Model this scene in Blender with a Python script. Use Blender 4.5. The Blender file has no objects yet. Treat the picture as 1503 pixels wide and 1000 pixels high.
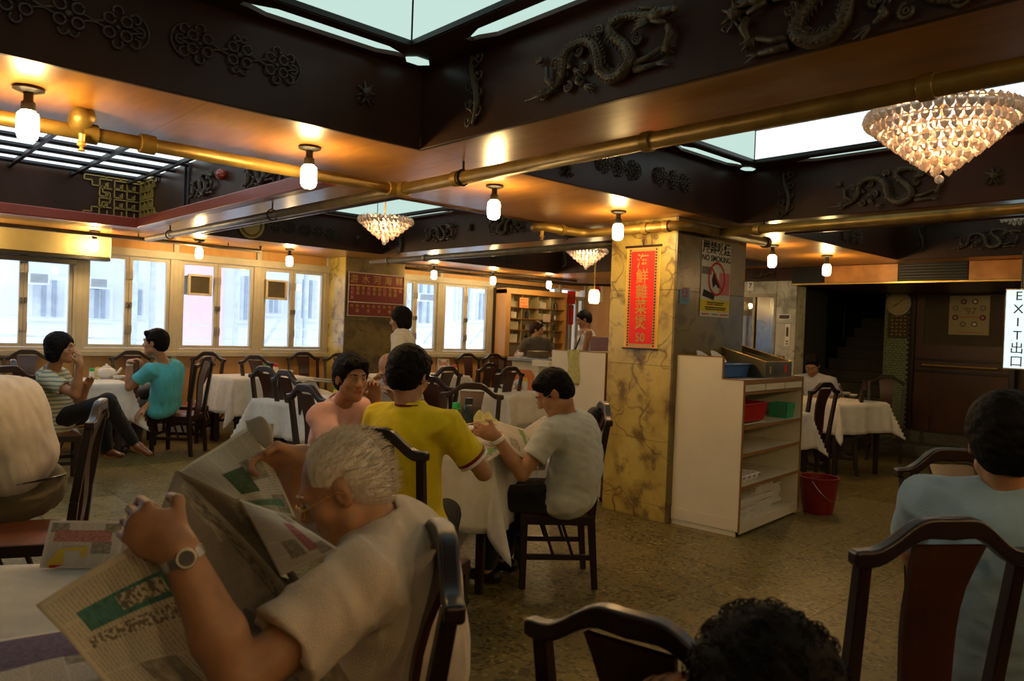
import bpy, bmesh, math, random
import numpy as np
from mathutils import Vector, Matrix
random.seed(7)
SC = bpy.context.scene
COL = SC.collection
R_ = math.radians
# ---------------------------------------------------------------- camera, world, exposure
CAM_H = 1.45
F_PX, YAW, PIT, ROL = 1109.0, R_(47.311), R_(-0.833), R_(2.121)
_f = np.array([math.cos(YAW)*math.cos(PIT), math.sin(YAW)*math.cos(PIT), math.sin(PIT)])
_r = np.array([math.sin(YAW), -math.cos(YAW), 0.0]); _u = np.cross(_r, _f)
_c, _s = math.cos(ROL), math.sin(ROL)
CR, CU = _c*_r+_s*_u, -_s*_r+_c*_u
cam = bpy.data.objects.new('camera', bpy.data.cameras.new('camera')); COL.objects.link(cam)
cam.matrix_world = Matrix(((CR[0], CU[0], -_f[0], 0), (CR[1], CU[1], -_f[1], 0), (CR[2], CU[2], -_f[2], CAM_H), (0, 0, 0, 1)))
cam.data.sensor_width = 36.0
cam.data.lens = 36.0*F_PX/1503.0
cam.data.clip_start = 0.05
cam.data.dof.use_dof = True
cam.data.dof.focus_distance = 4.6
cam.data.dof.aperture_fstop = 5.0
SC.camera = cam
SC.view_settings.view_transform = 'Standard'
SC.view_settings.look = 'None'
SC.view_settings.gamma = 1.0
SC.view_settings.use_curve_mapping = False
SC.view_settings.exposure = 0.60
W = bpy.data.worlds.new('sky'); SC.world = W; W.use_nodes = True
W.node_tree.nodes['Background'].inputs[0].default_value = (0.78, 0.88, 1.0, 1)
W.node_tree.nodes['Background'].inputs[1].default_value = 2.4
BULB_E, TUBE_E, CHAND_E = 100.0, .54, 42.0
ZC = 2.36                      # underside of the beams
ZL = 2.74                      # ledge inside each coffer
YW = 9.60                      # window wall

def ray(x, y):
    return CR*((x-751.5)/F_PX) - CU*((y-500)/F_PX) + _f
CAMP = np.array([0, 0, CAM_H])
def atz(x, y, z): d = ray(x, y); return CAMP + d*((z-CAM_H)/d[2])
def atX(x, y, X): d = ray(x, y); return CAMP + d*(X/d[0])
def atY(x, y, Y): d = ray(x, y); return CAMP + d*(Y/d[1])
def atd(x, y, dep): return CAMP + ray(x, y)*dep

# ---------------------------------------------------------------- materials
MATS = {}
class NT:
    def __init__(s, name):
        s.m = bpy.data.materials.new(name); s.m.use_nodes = True
        s.t = s.m.node_tree; s.n = s.t.nodes; s.l = s.t.links
        s.b = s.n['Principled BSDF']; s.out = s.n['Material Output']
    def new(s, typ, **k):
        n = s.n.new(typ)
        for a, v in k.items(): setattr(n, a, v)
        return n
    def link(s, a, b): s.l.new(a, b)
    def coord(s, kind='Object', scale=(1, 1, 1), rot=(0, 0, 0)):
        if kind == 'World': src = s.new('ShaderNodeNewGeometry').outputs['Position']
        else: src = s.new('ShaderNodeTexCoord').outputs[kind]
        mp = s.new('ShaderNodeMapping'); mp.inputs['Scale'].default_value = scale; mp.inputs['Rotation'].default_value = rot
        s.link(src, mp.inputs['Vector']); return mp.outputs[0]
    def noise(s, v, scale, detail=4, rough=.55, dist=0):
        n = s.new('ShaderNodeTexNoise'); n.inputs['Scale'].default_value = scale; n.inputs['Detail'].default_value = detail
        n.inputs['Roughness'].default_value = rough; n.inputs['Distortion'].default_value = dist
        s.link(v, n.inputs['Vector']); return n.outputs['Fac']
    def ramp(s, fac, stops):
        r = s.new('ShaderNodeValToRGB'); e = r.color_ramp.elements
        while len(e) < len(stops): e.new(0.5)
        for el, (p, c) in zip(e, stops):
            el.position = p; el.color = (c[0], c[1], c[2], 1) if not np.isscalar(c) else (c, c, c, 1)
        s.link(fac, r.inputs[0]); return r.outputs[0]
    def mix(s, fac, a, b, mode='MIX'):
        m = s.new('ShaderNodeMix'); m.data_type = 'RGBA'; m.blend_type = mode
        for sock, val in ((m.inputs[0], fac), (m.inputs[6], a), (m.inputs[7], b)):
            if hasattr(val, 'links'): s.link(val, sock)
            elif np.isscalar(val): sock.default_value = val
            else: sock.default_value = (*val[:3], 1)
        return m.outputs[2]
    def bump(s, h, strength=.3, dist=.01):
        b = s.new('ShaderNodeBump'); b.inputs['Strength'].default_value = strength; b.inputs['Distance'].default_value = dist
        s.link(h, b.inputs['Height']); s.link(b.outputs[0], s.b.inputs['Normal'])
    def base(s, c):
        if hasattr(c, 'links'): s.link(c, s.b.inputs['Base Color'])
        else: s.b.inputs['Base Color'].default_value = (*c[:3], 1)
    def done(s, name, rough=.5, metal=0, spec=.5):
        s.b.inputs['Roughness'].default_value = rough; s.b.inputs['Metallic'].default_value = metal
        s.b.inputs['Specular IOR Level'].default_value = spec
        MATS[name] = s.m; return s.m

def plain(name, col, rough=.5, metal=0, var=.12, scale=8, bump=.0, spec=.5, coat=0):
    if name in MATS: return MATS[name]
    n = NT(name); v = n.coord('Object'); f = n.noise(v, scale)
    lo = tuple(max(0, c*(1-var)) for c in col); hi = tuple(min(1, c*(1+var)) for c in col)
    n.base(n.ramp(f, [(.3, lo), (.7, hi)]))
    if bump: n.bump(f, bump, .01)
    if coat: n.b.inputs['Coat Weight'].default_value = coat; n.b.inputs['Coat Roughness'].default_value = .12
    return n.done(name, rough, metal, spec)

def wood(name, dark, light, rough=.35, scale=(1, 1, 12), coat=.3, kind='Object', spec=.5):
    n = NT(name); v = n.coord(kind, scale)
    f = n.noise(v, 3.0, 6, .6, .6); f2 = n.noise(n.coord(kind, (1.3, 1.3, 1.3)), 1.2, 3)
    c = n.ramp(f, [(.3, dark), (.7, light)])
    c = n.mix(.35, c, n.ramp(f2, [(.3, dark), (.7, light)]))
    n.base(c); n.bump(f, .05, .004)
    n.b.inputs['Coat Weight'].default_value = coat; n.b.inputs['Coat Roughness'].default_value = .18
    return n.done(name, rough, 0, spec)

wood('fascia wood', (.026, .009, .0045), (.064, .025, .012), .38, (1, 1, .35), .06, spec=.22)
wood('soffit wood', (.27, .105, .016), (.46, .215, .042), .33, (6, 1.2, 1), .22)
wood('dark chair wood', (.009, .003, .002), (.028, .0085, .0045), .36, (8, 8, 1), .15)
wood('splat wood', (.030, .007, .004), (.075, .019, .008), .36, (8, 8, 1), .15)
wood('orange panel wood', (.50, .26, .075), (.66, .37, .13), .5, (3, 3, .4), .1)
wood('edge wood', (.22, .10, .025), (.34, .17, .05), .5, (5, 5, 5), 0)
wood('door wood', (.045, .014, .007), (.085, .032, .014), .4, (3, 3, .3), .2)
plain('red trim', (.28, .035, .015), .35, coat=.3)
plain('carving', (.062, .042, .019), .45, var=.5, scale=60, bump=.6)
plain('gold lattice', (.33, .22, .045), .4, var=.2)
plain('dark line', (.012, .014, .022), .5)
plain('brass pipe', (.27, .175, .04), .40, .5, .3, 9, .15)
plain('grey pipe', (.20, .17, .12), .4, .3, .25, 9, .1)
plain('black metal', (.012, .011, .010), .45)
plain('window frame paint', (.50, .47, .37), .45, 0, .08)
plain('window rubber', (.16, .13, .08), .6)
plain('steel', (.45, .42, .36), .3, .8, .2, 5)
plain('steel dark', (.20, .17, .11), .34, .8, .3, 5)
plain('copper duct', (.62, .27, .07), .42, 0, .35, 3, .2)
plain('slot black', (.006, .005, .004), .7)
plain('white laminate', (.70, .66, .53), .42, 0, .07, 2.2)
plain('white panel', (.62, .60, .52), .5, 0, .05, 3)
plain('cushion', (.17, .055, .020), .38, 0, .3, 7, .1, coat=.15)
plain('porcelain', (.72, .71, .68), .15, 0, .03)
plain('blue plastic', (.035, .13, .38), .35); plain('red plastic', (.42, .012, .010), .32)
plain('green plastic', (.05, .42, .22), .4); plain('dark red plastic', (.20, .006, .008), .35)
plain('green cap', (.02, .45, .10), .4); plain('bottle green', (.004, .16, .035), .12)
plain('dark bottle', (.02, .03, .035), .2); plain('red cap', (.6, .02, .03), .4)
plain('yellow plastic', (.75, .55, .03), .4); plain('orange panel', (.62, .20, .06), .5)
plain('cream plastic', (.55, .50, .38), .5); plain('white plastic', (.75, .75, .72), .4)
plain('counter top', (.28, .32, .40), .3, 0, .1); plain('brown box', (.13, .08, .04), .5)
plain('towel', (.42, .43, .17), .95, 0, .2, 40, .5); plain('white cloth bag', (.62, .60, .50), .9, 0, .1, 12, .4)
plain('blind', (.42, .36, .17), .6, 0, .12, 3); plain('green wall', (.010, .014, .009), .8)
plain('plaster dark', (.10, .075, .05), .8); plain('stone step', (.085, .078, .062), .7, 0, .3, 30, .2)
plain('ext wall', (.60, .64, .69), .9, 0, .06, 1); plain('ext pink', (.72, .50, .56), .9, 0, .06, 1)
plain('ext dark', (.26, .31, .38), .6); plain('ext mid', (.46, .51, .56), .7); plain('ac grille', (.10, .09, .06), .7)
plain('gold', (.62, .40, .10), .35, .5); plain('gold letter', (.47, .30, .06), .5)
plain('sign red', (.85, .022, .012), .55, 0, .04); plain('board red', (.16, .008, .015), .5, 0, .1)
plain('paper white', (.66, .64, .58), .8, 0, .04); plain('ink black', (.02, .018, .016), .8); plain('ink red', (.55, .03, .03), .8)
plain('paper blue', (.22, .36, .48), .8); plain('paper yellow', (.72, .58, .04), .8); plain('ink pink', (.62, .22, .25), .8)
plain('poster cream', (.42, .36, .20), .7, 0, .05); plain('poster dark', (.07, .05, .03), .7); plain('ink grey', (.2, .18, .15), .8)
plain('paper orange', (.85, .33, .12), .8); plain('watch glass', (.1, .1, .1), .1)
plain('belt', (.010, .008, .006), .4); plain('chopstick', (.52, .38, .18), .5)
plain('bag black', (.008, .008, .009), .55, 0, .3, 20, .2)

def cloth_mat(name, col, col2=None, stripe=None, rough=.9, trans=0):
    n = NT(name); v = n.coord('World', (1, 1, 1)); f = n.noise(v, 14, 3); w = n.noise(v, 420, 2)
    c = n.ramp(f, [(.3, tuple(x*.9 for x in col)), (.7, tuple(min(1, x*1.06) for x in col))])
    if stripe:
        wv = n.new('ShaderNodeTexWave', wave_type='BANDS', bands_direction='Z'); wv.inputs['Scale'].default_value = stripe
        wv.inputs['Distortion'].default_value = 1.2; wv.inputs['Detail Scale'].default_value = 1.0
        n.link(v, wv.inputs['Vector']); c = n.mix(n.ramp(wv.outputs['Fac'], [(.62, 0.0), (.8, 1.0)]), c, col2)
    n.base(c)
    h = n.new('ShaderNodeMath', operation='ADD'); n.link(n.noise(n.coord('World', (1, 1, .45)), 11, 3, .5, 1.1), h.inputs[0]); n.link(w, h.inputs[1])
    n.bump(h.outputs[0], .5, .016)
    n.b.inputs['Sheen Weight'].default_value = .15
    return n.done(name, rough, 0, .2)
cloth_mat('tablecloth', (.78, .76, .70)); cloth_mat('cream shirt', (.74, .62, .49)); cloth_mat('white shirt', (.78, .73, .67))
cloth_mat('white blouse', (.82, .78, .66)); cloth_mat('yellow shirt', (.93, .72, .012)); cloth_mat('pink shirt', (.86, .52, .46))
cloth_mat('turquoise shirt', (.10, .55, .66)); cloth_mat('grey shirt', (.62, .66, .60)); cloth_mat('blue shirt', (.33, .50, .66))
cloth_mat('striped blouse', (.62, .60, .40), (.20, .26, .26), 9.0); cloth_mat('patterned blouse', (.06, .055, .045), (.2, .17, .12), 14)
cloth_mat('tank top', (.80, .78, .72)); cloth_mat('pale blue shirt', (.40, .42, .48)); cloth_mat('black trousers', (.010, .010, .013))
cloth_mat('khaki trousers', (.17, .14, .08)); cloth_mat('grey trousers', (.10, .095, .10)); cloth_mat('dark shirt', (.05, .045, .04))
cloth_mat('napkin', (.74, .72, .66))

def skin_mat(name, col):
    n = NT(name); v = n.coord('World'); f = n.noise(v, 22, 4)
    n.base(n.ramp(f, [(.3, tuple(c*.82 for c in col)), (.7, tuple(min(1, c*1.1) for c in col))]))
    n.bump(n.noise(v, 160, 3), .10, .004)
    n.b.inputs['Subsurface Weight'].default_value = .06; n.b.inputs['Subsurface Scale'].default_value = .02
    return n.done(name, .48, 0, .4)
skin_mat('skin tan', (.44, .225, .120)); skin_mat('skin light', (.60, .34, .20)); skin_mat('skin dark', (.30, .15, .08))
plain('lip', (.34, .10, .07), .45); plain('eye white', (.38, .35, .31), .25, 0, .02); plain('iris', (.015, .010, .008), .2)
def hair_mat(name, a, b, rough=.45):
    n = NT(name); v = n.coord('World', (60, 60, 8)); f = n.noise(v, 3, 4, .6, 1.5)
    n.base(n.ramp(f, [(.3, a), (.7, b)])); n.bump(f, .6, .006); return n.done(name, rough, 0, .12)
hair_mat('black hair', (.002, .0018, .0016), (.008, .0065, .0055), .6); hair_mat('brown hair', (.02, .009, .005), (.05, .022, .012))
hair_mat('white hair', (.66, .54, .40), (.90, .83, .72), .8)

def emit(name, col, strength, tex=False):
    n = NT(name); n.n.remove(n.b); e = n.new('ShaderNodeEmission'); e.inputs[0].default_value = (*col, 1); e.inputs[1].default_value = strength
    n.link(e.outputs[0], n.out.inputs[0]); MATS[name] = n.m; return n.m
emit('bulb glow', (1.0, .66, .27), BULB_E)
emit('tube panel', (.70, .95, .86), TUBE_E); emit('tube panel bright', (.85, .97, 1.0), TUBE_E*1.9); emit('chandelier lamp', (1.0, .52, .25), CHAND_E)
emit('exit light', (.62, .92, 1.0), 1.0); emit('lantern light', (1.0, .72, .36), 9.0)
def glassy(name, tint=(1, 1, 1), gloss=.08, rough=.02):
    n = NT(name); n.n.remove(n.b); t = n.new('ShaderNodeBsdfTransparent'); t.inputs[0].default_value = (*tint, 1)
    g = n.new('ShaderNodeBsdfGlossy'); g.inputs['Roughness'].default_value = rough
    fr = n.new('ShaderNodeFresnel'); fr.inputs[0].default_value = 1.45
    m = n.new('ShaderNodeMixShader'); a = n.new('ShaderNodeMath', operation='ADD'); a.inputs[1].default_value = gloss-.04; a.use_clamp = True
    ge = n.new('ShaderNodeNewGeometry'); inv = n.new('ShaderNodeMath', operation='SUBTRACT'); inv.inputs[0].default_value = 1.0; n.link(ge.outputs['Backfacing'], inv.inputs[1]); mu = n.new('ShaderNodeMath', operation='MULTIPLY')
    n.link(fr.outputs[0], a.inputs[0]); n.link(a.outputs[0], mu.inputs[0]); n.link(inv.outputs[0], mu.inputs[1]); n.link(mu.outputs[0], m.inputs[0]); n.link(t.outputs[0], m.inputs[1]); n.link(g.outputs[0], m.inputs[2])
    n.link(m.outputs[0], n.out.inputs[0]); MATS[name] = n.m; return n.m
glassy('window glass', (.97, .98, 1), .05); glassy('cabinet glass', (.98, .98, .96), .06); glassy('lift glass', (.62, .60, .55), .14, .12)
def crystal():
    n = NT('crystal'); b = n.b; b.inputs['Base Color'].default_value = (1, .93, .86, 1); b.inputs['Roughness'].default_value = .05
    b.inputs['Transmission Weight'].default_value = .40; b.inputs['IOR'].default_value = 1.5
    return n.done('crystal', .06, 0, .8)
crystal()

def marble(name, base, pale, vein, kind='World'):
    n = NT(name); v = n.coord(kind, (1, 1, 1)); f = n.noise(v, 1.8, 6, .62, .7)
    c = n.ramp(f, [(.32, base), (.62, pale)])
    nz = n.new('ShaderNodeTexNoise'); nz.inputs['Scale'].default_value = 2.2; nz.inputs['Detail'].default_value = 3; n.link(v, nz.inputs['Vector'])
    mv = n.new('ShaderNodeMix'); mv.data_type = 'VECTOR'; mv.inputs[0].default_value = .55; n.link(v, mv.inputs[4]); n.link(nz.outputs['Color'], mv.inputs[5])
    vo = n.new('ShaderNodeTexVoronoi', feature='DISTANCE_TO_EDGE'); vo.inputs['Scale'].default_value = 3.6; n.link(mv.outputs[1], vo.inputs['Vector'])
    vm = n.ramp(vo.outputs['Distance'], [(0.0, .8), (.028, 0.0)])
    gate = n.ramp(n.noise(v, 2.4, 3), [(.36, 0.0), (.52, .95)])
    g2 = n.mix(1.0, vm, gate, 'MULTIPLY')
    c = n.mix(g2, c, vein)
    c = n.mix(n.ramp(n.noise(v, 5, 5), [(.52, 0.0), (.66, .75)]), c, vein)
    n.base(c); n.bump(f, .04, .01)
    n.b.inputs['Coat Weight'].default_value = .25; n.b.inputs['Coat Roughness'].default_value = .2
    return n.done(name, .38)
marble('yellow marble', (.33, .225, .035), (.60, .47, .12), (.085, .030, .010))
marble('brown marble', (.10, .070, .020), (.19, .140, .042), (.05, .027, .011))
marble('white marble', (.36, .37, .30), (.50, .50, .42), (.13, .12, .08))
def terrazzo():
    n = NT('terrazzo'); v = n.coord('World'); vo = n.new('ShaderNodeTexVoronoi'); vo.inputs['Scale'].default_value = 34; n.link(v, vo.inputs['Vector'])
    w = n.new('ShaderNodeRGBToBW'); n.link(vo.outputs['Color'], w.inputs[0])
    size = n.ramp(vo.outputs['Distance'], [(.32, 1.0), (.48, 0.0)])
    chip = n.ramp(w.outputs[0], [(.0, (.06, .045, .02)), (.24, (.08, .055, .025)), (.32, (.17, .13, .042)), (.75, (.225, .18, .065)), (.8, (.31, .26, .12))])
    base = n.ramp(n.noise(v, 3, 4), [(.3, (.135, .100, .020)), (.7, (.185, .142, .033))])
    c = n.mix(size, base, chip)
    vo2 = n.new('ShaderNodeTexVoronoi'); vo2.inputs['Scale'].default_value = 50; n.link(v, vo2.inputs['Vector'])
    w2 = n.new('ShaderNodeRGBToBW'); n.link(vo2.outputs['Color'], w2.inputs[0])
    c = n.mix(n.ramp(w2.outputs[0], [(.25, .95), (.30, 0.0)]), c, (.035, .024, .010))
    oi = n.new('ShaderNodeObjectInfo'); c = n.mix(n.ramp(oi.outputs['Random'], [(0, 0.0), (1, .25)]), c, (.30, .24, .12))
    n.base(c); return n.done('terrazzo', .42, 0, .4)
terrazzo()
def newsprint(name, tint=(.55, .50, .40), banner=None, dens=1.0, bcol=(.05, .22, .22), b2=None, head=None):
    # flat print: columns of text lines, a banner and picture blocks, laid out in UV
    n = NT(name); uv = n.new('ShaderNodeTexCoord').outputs['UV']
    sp = n.new('ShaderNodeSeparateXYZ'); n.link(uv, sp.inputs[0])
    def m(op, a, b=None, c=None):
        q = n.new('ShaderNodeMath', operation=op)
        for i, x in enumerate((a, b, c)):
            if x is None: continue
            if hasattr(x, 'links'): n.link(x, q.inputs[i])
            else: q.inputs[i].default_value = x
        return q.outputs[0]
    u, v = sp.outputs[0], sp.outputs[1]
    lines = m('GREATER_THAN', m('FRACT', m('MULTIPLY', v, 34*dens)), .45)
    gap = m('GREATER_THAN', m('FRACT', m('MULTIPLY', u, 5)), .09)
    words = n.ramp(n.noise(n.coord('UV', (90, 46, 1)), 1.2, 1), [(.42, 0.0), (.5, 1.0)])
    ink = m('MULTIPLY', m('MULTIPLY', lines, gap), .42); 
    c = n.mix(m('MULTIPLY', ink, words), tint, (.10, .09, .08))
    pics = n.new('ShaderNodeTexVoronoi', distance='CHEBYCHEV'); pics.inputs['Scale'].default_value = 2.6; n.link(uv, pics.inputs['Vector'])
    pw = n.new('ShaderNodeRGBToBW'); n.link(pics.outputs['Color'], pw.inputs[0])
    pic = m('MULTIPLY', m('LESS_THAN', pics.outputs['Distance'], .34), m('LESS_THAN', pw.outputs[0], .36))
    pc = n.ramp(n.noise(n.coord('UV', (1, 1, 1)), 16, 4), [(.3, (.08, .09, .08)), (.5, (.22, .20, .14)), (.7, (.42, .38, .30))])
    c = n.mix(m('MULTIPLY', pic, .75), c, pc)
    mu = m('MULTIPLY', m('GREATER_THAN', u, .04), m('LESS_THAN', u, .96)); mv = m('MULTIPLY', m('GREATER_THAN', v, .04), m('LESS_THAN', v, .95))
    c = n.mix(m('MULTIPLY', mu, mv), tint, c)
    for bn, bc in ((banner, bcol), (b2, (.05, .11, .04))):
        if bn:
            a = m('MULTIPLY', m('GREATER_THAN', u, bn[0]), m('LESS_THAN', u, bn[1])); b = m('MULTIPLY', m('GREATER_THAN', v, bn[2]), m('LESS_THAN', v, bn[3]))
            tex = n.ramp(n.noise(n.coord('UV', (1, 1, 1)), 22, 3), [(.35, tuple(x*.55 for x in bc)), (.6, bc)])
            c = n.mix(m('MULTIPLY', m('MULTIPLY', a, b), .9), c, tex)
    for hd in head or ():
        a = m('MULTIPLY', m('GREATER_THAN', u, hd[0]), m('LESS_THAN', u, hd[1])); b = m('MULTIPLY', m('GREATER_THAN', v, hd[2]), m('LESS_THAN', v, hd[3]))
        blob = n.ramp(n.noise(n.coord('UV', (1, 1, 1)), hd[4], 2), [(.46, 0.0), (.52, 1.0)])
        c = n.mix(m('MULTIPLY', a, b), c, tint); c = n.mix(m('MULTIPLY', m('MULTIPLY', a, b), m('MULTIPLY', blob, .8)), c, (.08, .07, .06))
    n.base(c); n.bump(n.noise(n.coord('Object'), 9, 3), .25, .01)
    return n.done(name, .85, 0, .2)
newsprint('news left', (.64, .58, .46), (.17, .31, .16, .92), bcol=(.03, .22, .20), head=((.34, .42, .1, .95, 38), (.19, .28, .45, .8, 26)))
newsprint('news mid', (.20, .17, .135), head=((.1, .9, .84, .93, 30), (.55, .8, .3, .6, 12))); newsprint('news fold', (.70, .67, .60), (.3, .85, .62, .8), .6, (.50, .17, .20))  # middle page: dark tint paints the shadow on its inner side
newsprint('news far', (.62, .57, .45), (.04, .9, .80, .88), bcol=(.14, .30, .18), b2=(.35, .62, .36, .70))
newsprint('news table', (.62, .58, .53), (.02, .98, .42, .95), bcol=(.13, .09, .22)); newsprint('news small', (.50, .46, .38), (.05, .95, .78, .9), bcol=(.15, .33, .12))
newsprint('menu print', (.74, .69, .64), (.1, .85, .55, .8), 1.0, (.60, .25, .22)); newsprint('magazine', (.45, .38, .26), (.1, .5, .2, .5), bcol=(.45, .22, .05))

# ---------------------------------------------------------------- mesh helpers
class MB:
    def __init__(s): s.v = []; s.f = []; s.uv = {}
    def add(s, vs, fs):
        b = len(s.v); s.v += [tuple(map(float, p)) for p in vs]; s.f += [tuple(b+i for i in f) for f in fs]; return s
    def box(s, lo, hi, M=None):
        x0, y0, z0 = lo; x1, y1, z1 = hi
        vs = [(x, y, z) for z in (z0, z1) for y in (y0, y1) for x in (x0, x1)]
        if M is not None: vs = [tuple(M @ Vector(p)) for p in vs]
        return s.add(vs, [(0, 2, 3, 1), (4, 5, 7, 6), (0, 1, 5, 4), (2, 6, 7, 3), (0, 4, 6, 2), (1, 3, 7, 5)])
    def bar(s, a, b, w, d, up=(0, 0, 1), w2=None, d2=None):
        a, b = Vector(a), Vector(b); t = (b-a).normalized(); u = Vector(up)
        if abs(t.dot(u)) > .98: u = Vector((0, 1, 0))
        x = t.cross(u).normalized(); y = x.cross(t).normalized(); w2 = w2 or w; d2 = d2 or d
        vs = []
        for p, ww, dd in ((a, w, d), (b, w2, d2)):
            for sx, sy in ((-1, -1), (1, -1), (1, 1), (-1, 1)): vs.append(p + x*(sx*ww/2) + y*(sy*dd/2))
        return s.add(vs, [(3, 2, 1, 0), (4, 5, 6, 7), (0, 1, 5, 4), (1, 2, 6, 5), (2, 3, 7, 6), (3, 0, 4, 7)])
    def tube(s, pts, rad, n=10, flat=1.0, axis=None, caps=True):
        P = [Vector(p) for p in pts]; rr = rad if hasattr(rad, '__len__') else [rad]*len(P)
        rings = []; ref = None
        for i, p in enumerate(P):
            t = (P[min(i+1, len(P)-1)]-P[max(i-1, 0)]).normalized()
            if ref is None:
                ref = Vector(axis) if axis else (Vector((0, 0, 1)) if abs(t.z) < .9 else Vector((1, 0, 0)))
            x = ref - t*ref.dot(t)
            if x.length < 1e-5: x = Vector((1, 0, 0)) - t*t.x
            x.normalize(); y = t.cross(x)
            if not axis: ref = x
            rings.append([p + x*(rr[i]*math.cos(2*math.pi*k/n)*flat) + y*(rr[i]*math.sin(2*math.pi*k/n)) for k in range(n)])
        vs = [q for r in rings for q in r]; fs = []
        for i in range(len(P)-1):
            for k in range(n): a = i*n+k; b = i*n+(k+1) % n; fs.append((a, b, b+n, a+n))
        if caps: fs.append(tuple(range(n))[::-1]); fs.append(tuple(range((len(P)-1)*n, len(P)*n)))
        return s.add(vs, fs)
    def lathe(s, prof, n=20, c=(0, 0, 0), close=True):
        vs = []; fs = []
        for r, z in prof:
            for k in range(n): a = 2*math.pi*k/n; vs.append((c[0]+r*math.cos(a), c[1]+r*math.sin(a), c[2]+z))
        for i in range(len(prof)-1):
            for k in range(n): a = i*n+k; b = i*n+(k+1) % n; fs.append((a, b, b+n, a+n))
        if close:
            if prof[0][0] > 1e-5: fs.append(tuple(range(n))[::-1])
            if prof[-1][0] > 1e-5: fs.append(tuple(range((len(prof)-1)*n, len(prof)*n)))
        return s.add(vs, fs)
    def prism(s, poly, d0, d1, fn):
        n = len(poly); vs = [fn(a, b, d0) for a, b in poly] + [fn(a, b, d1) for a, b in poly]
        fs = [tuple(range(n)), tuple(range(n, 2*n))[::-1]] + [(i, n+i, n+(i+1) % n, (i+1) % n) for i in range(n)]
        return s.add(vs, fs)
    def grid(s, fn, nu, nv, uv=True):
        b = len(s.v)
        for j in range(nv+1):
            for i in range(nu+1):
                s.v.append(tuple(map(float, fn(i/nu, j/nv)))); s.uv[len(s.v)-1] = (i/nu, j/nv)
        for j in range(nv):
            for i in range(nu): a = b+j*(nu+1)+i; s.f.append((a, a+1, a+nu+2, a+nu+1))
        return s
    def sphere(s, c, r, n=10, m=7, M=None):
        r = r if hasattr(r, '__len__') else (r, r, r); vs = []; fs = []
        for j in range(m+1):
            th = math.pi*j/m
            for k in range(n):
                a = 2*math.pi*k/n; p = Vector((r[0]*math.sin(th)*math.cos(a), r[1]*math.sin(th)*math.sin(a), r[2]*math.cos(th)))
                if M is not None: p = M @ p
                vs.append((c[0]+p.x, c[1]+p.y, c[2]+p.z))
        for j in range(m):
            for k in range(n): a = j*n+k; b = j*n+(k+1) % n; fs.append((a, a+n, b+n, b))
        return s.add(vs, fs)

def mesh_of(name, mb, mat, smooth=False):
    me = bpy.data.meshes.new(name); me.from_pydata(mb.v, [], mb.f)
    me.materials.append(MATS[mat] if isinstance(mat, str) else mat)
    if mb.uv:
        l = me.uv_layers.new(name='UVMap')
        for lp in me.loops: l.data[lp.index].uv = mb.uv.get(lp.vertex_index, (0, 0))
    bm = bmesh.new(); bm.from_mesh(me); bmesh.ops.remove_doubles(bm, verts=bm.verts, dist=1e-6) if not mb.uv else None
    bmesh.ops.recalc_face_normals(bm, faces=bm.faces); bm.to_mesh(me); bm.free()
    if smooth:
        me.polygons.foreach_set('use_smooth', [True]*len(me.polygons))
    me.update(); return me
def link(name, me, parent=None):
    o = bpy.data.objects.new(name, me); COL.objects.link(o)
    if parent is not None: o.parent = parent
    return o
def obj(name, mb, mat, parent=None, bevel=0, smooth=False, solid=0, seg=2, sub=0):
    me = mesh_of(name, mb, mat, smooth or bevel > 0); o = link(name, me, parent)
    if smooth and not bevel and not solid and not sub:
        md = None
    if solid: md = o.modifiers.new('solid', 'SOLIDIFY'); md.thickness = solid; md.offset = 0
    if bevel:
        md = o.modifiers.new('bevel', 'BEVEL'); md.width = bevel; md.segments = seg; md.limit_method = 'ANGLE'; md.angle_limit = R_(35); md.harden_normals = True
    if sub: md = o.modifiers.new('sub', 'SUBSURF'); md.levels = sub; md.render_levels = sub
    return o
def empty(name, loc=(0, 0, 0), rz=0, label=None, cat=None, group=None, kind=None):
    o = bpy.data.objects.new(name, None); COL.objects.link(o); o.location = loc; o.rotation_euler = (0, 0, rz); o.empty_display_size = .1
    return tag(o, label, cat, group, kind)
def tag(o, label=None, cat=None, group=None, kind=None):
    for k, v in (('label', label), ('category', cat), ('group', group), ('kind', kind)):
        if v: o[k] = v
    return o
def kids(o): return [c for c in COL.objects if c.parent == o]
def copy_tree(o, loc=None, rz=None, label=None, group=None, cat=None, scale=None):
    ch = {}
    def rec(a, par):
        c = a.copy(); COL.objects.link(c)
        if par is not None: c.parent = par
        for k in a.children: rec(k, c)
        return c
    r = rec(o, None)
    if loc is not None: r.location = loc
    if rz is not None: r.rotation_euler = (0, 0, rz)
    if scale is not None: r.scale = scale
    tag(r, label, cat, group); return r
def text(body, size, mat, M, parent=None, name='lettering', ext=.001, align='CENTER', bold=0):
    cu = bpy.data.curves.new(name, 'FONT'); cu.body = body; cu.size = size; cu.extrude = ext; cu.align_x = align; cu.align_y = 'CENTER'; cu.offset = bold
    cu.resolution_u = 3; cu.materials.append(MATS[mat]); o = bpy.data.objects.new(name, cu); COL.objects.link(o)
    if parent is not None: o.parent = parent
    o.matrix_local = M; return o
def frameM(o, ex, ey):          # matrix with local x = ex, y = ey
    ex, ey = Vector(ex).normalized(), Vector(ey).normalized(); ez = ex.cross(ey)
    return Matrix(((ex.x, ey.x, ez.x, o[0]), (ex.y, ey.y, ez.y, o[1]), (ex.z, ey.z, ez.z, o[2]), (0, 0, 0, 1)))
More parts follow.
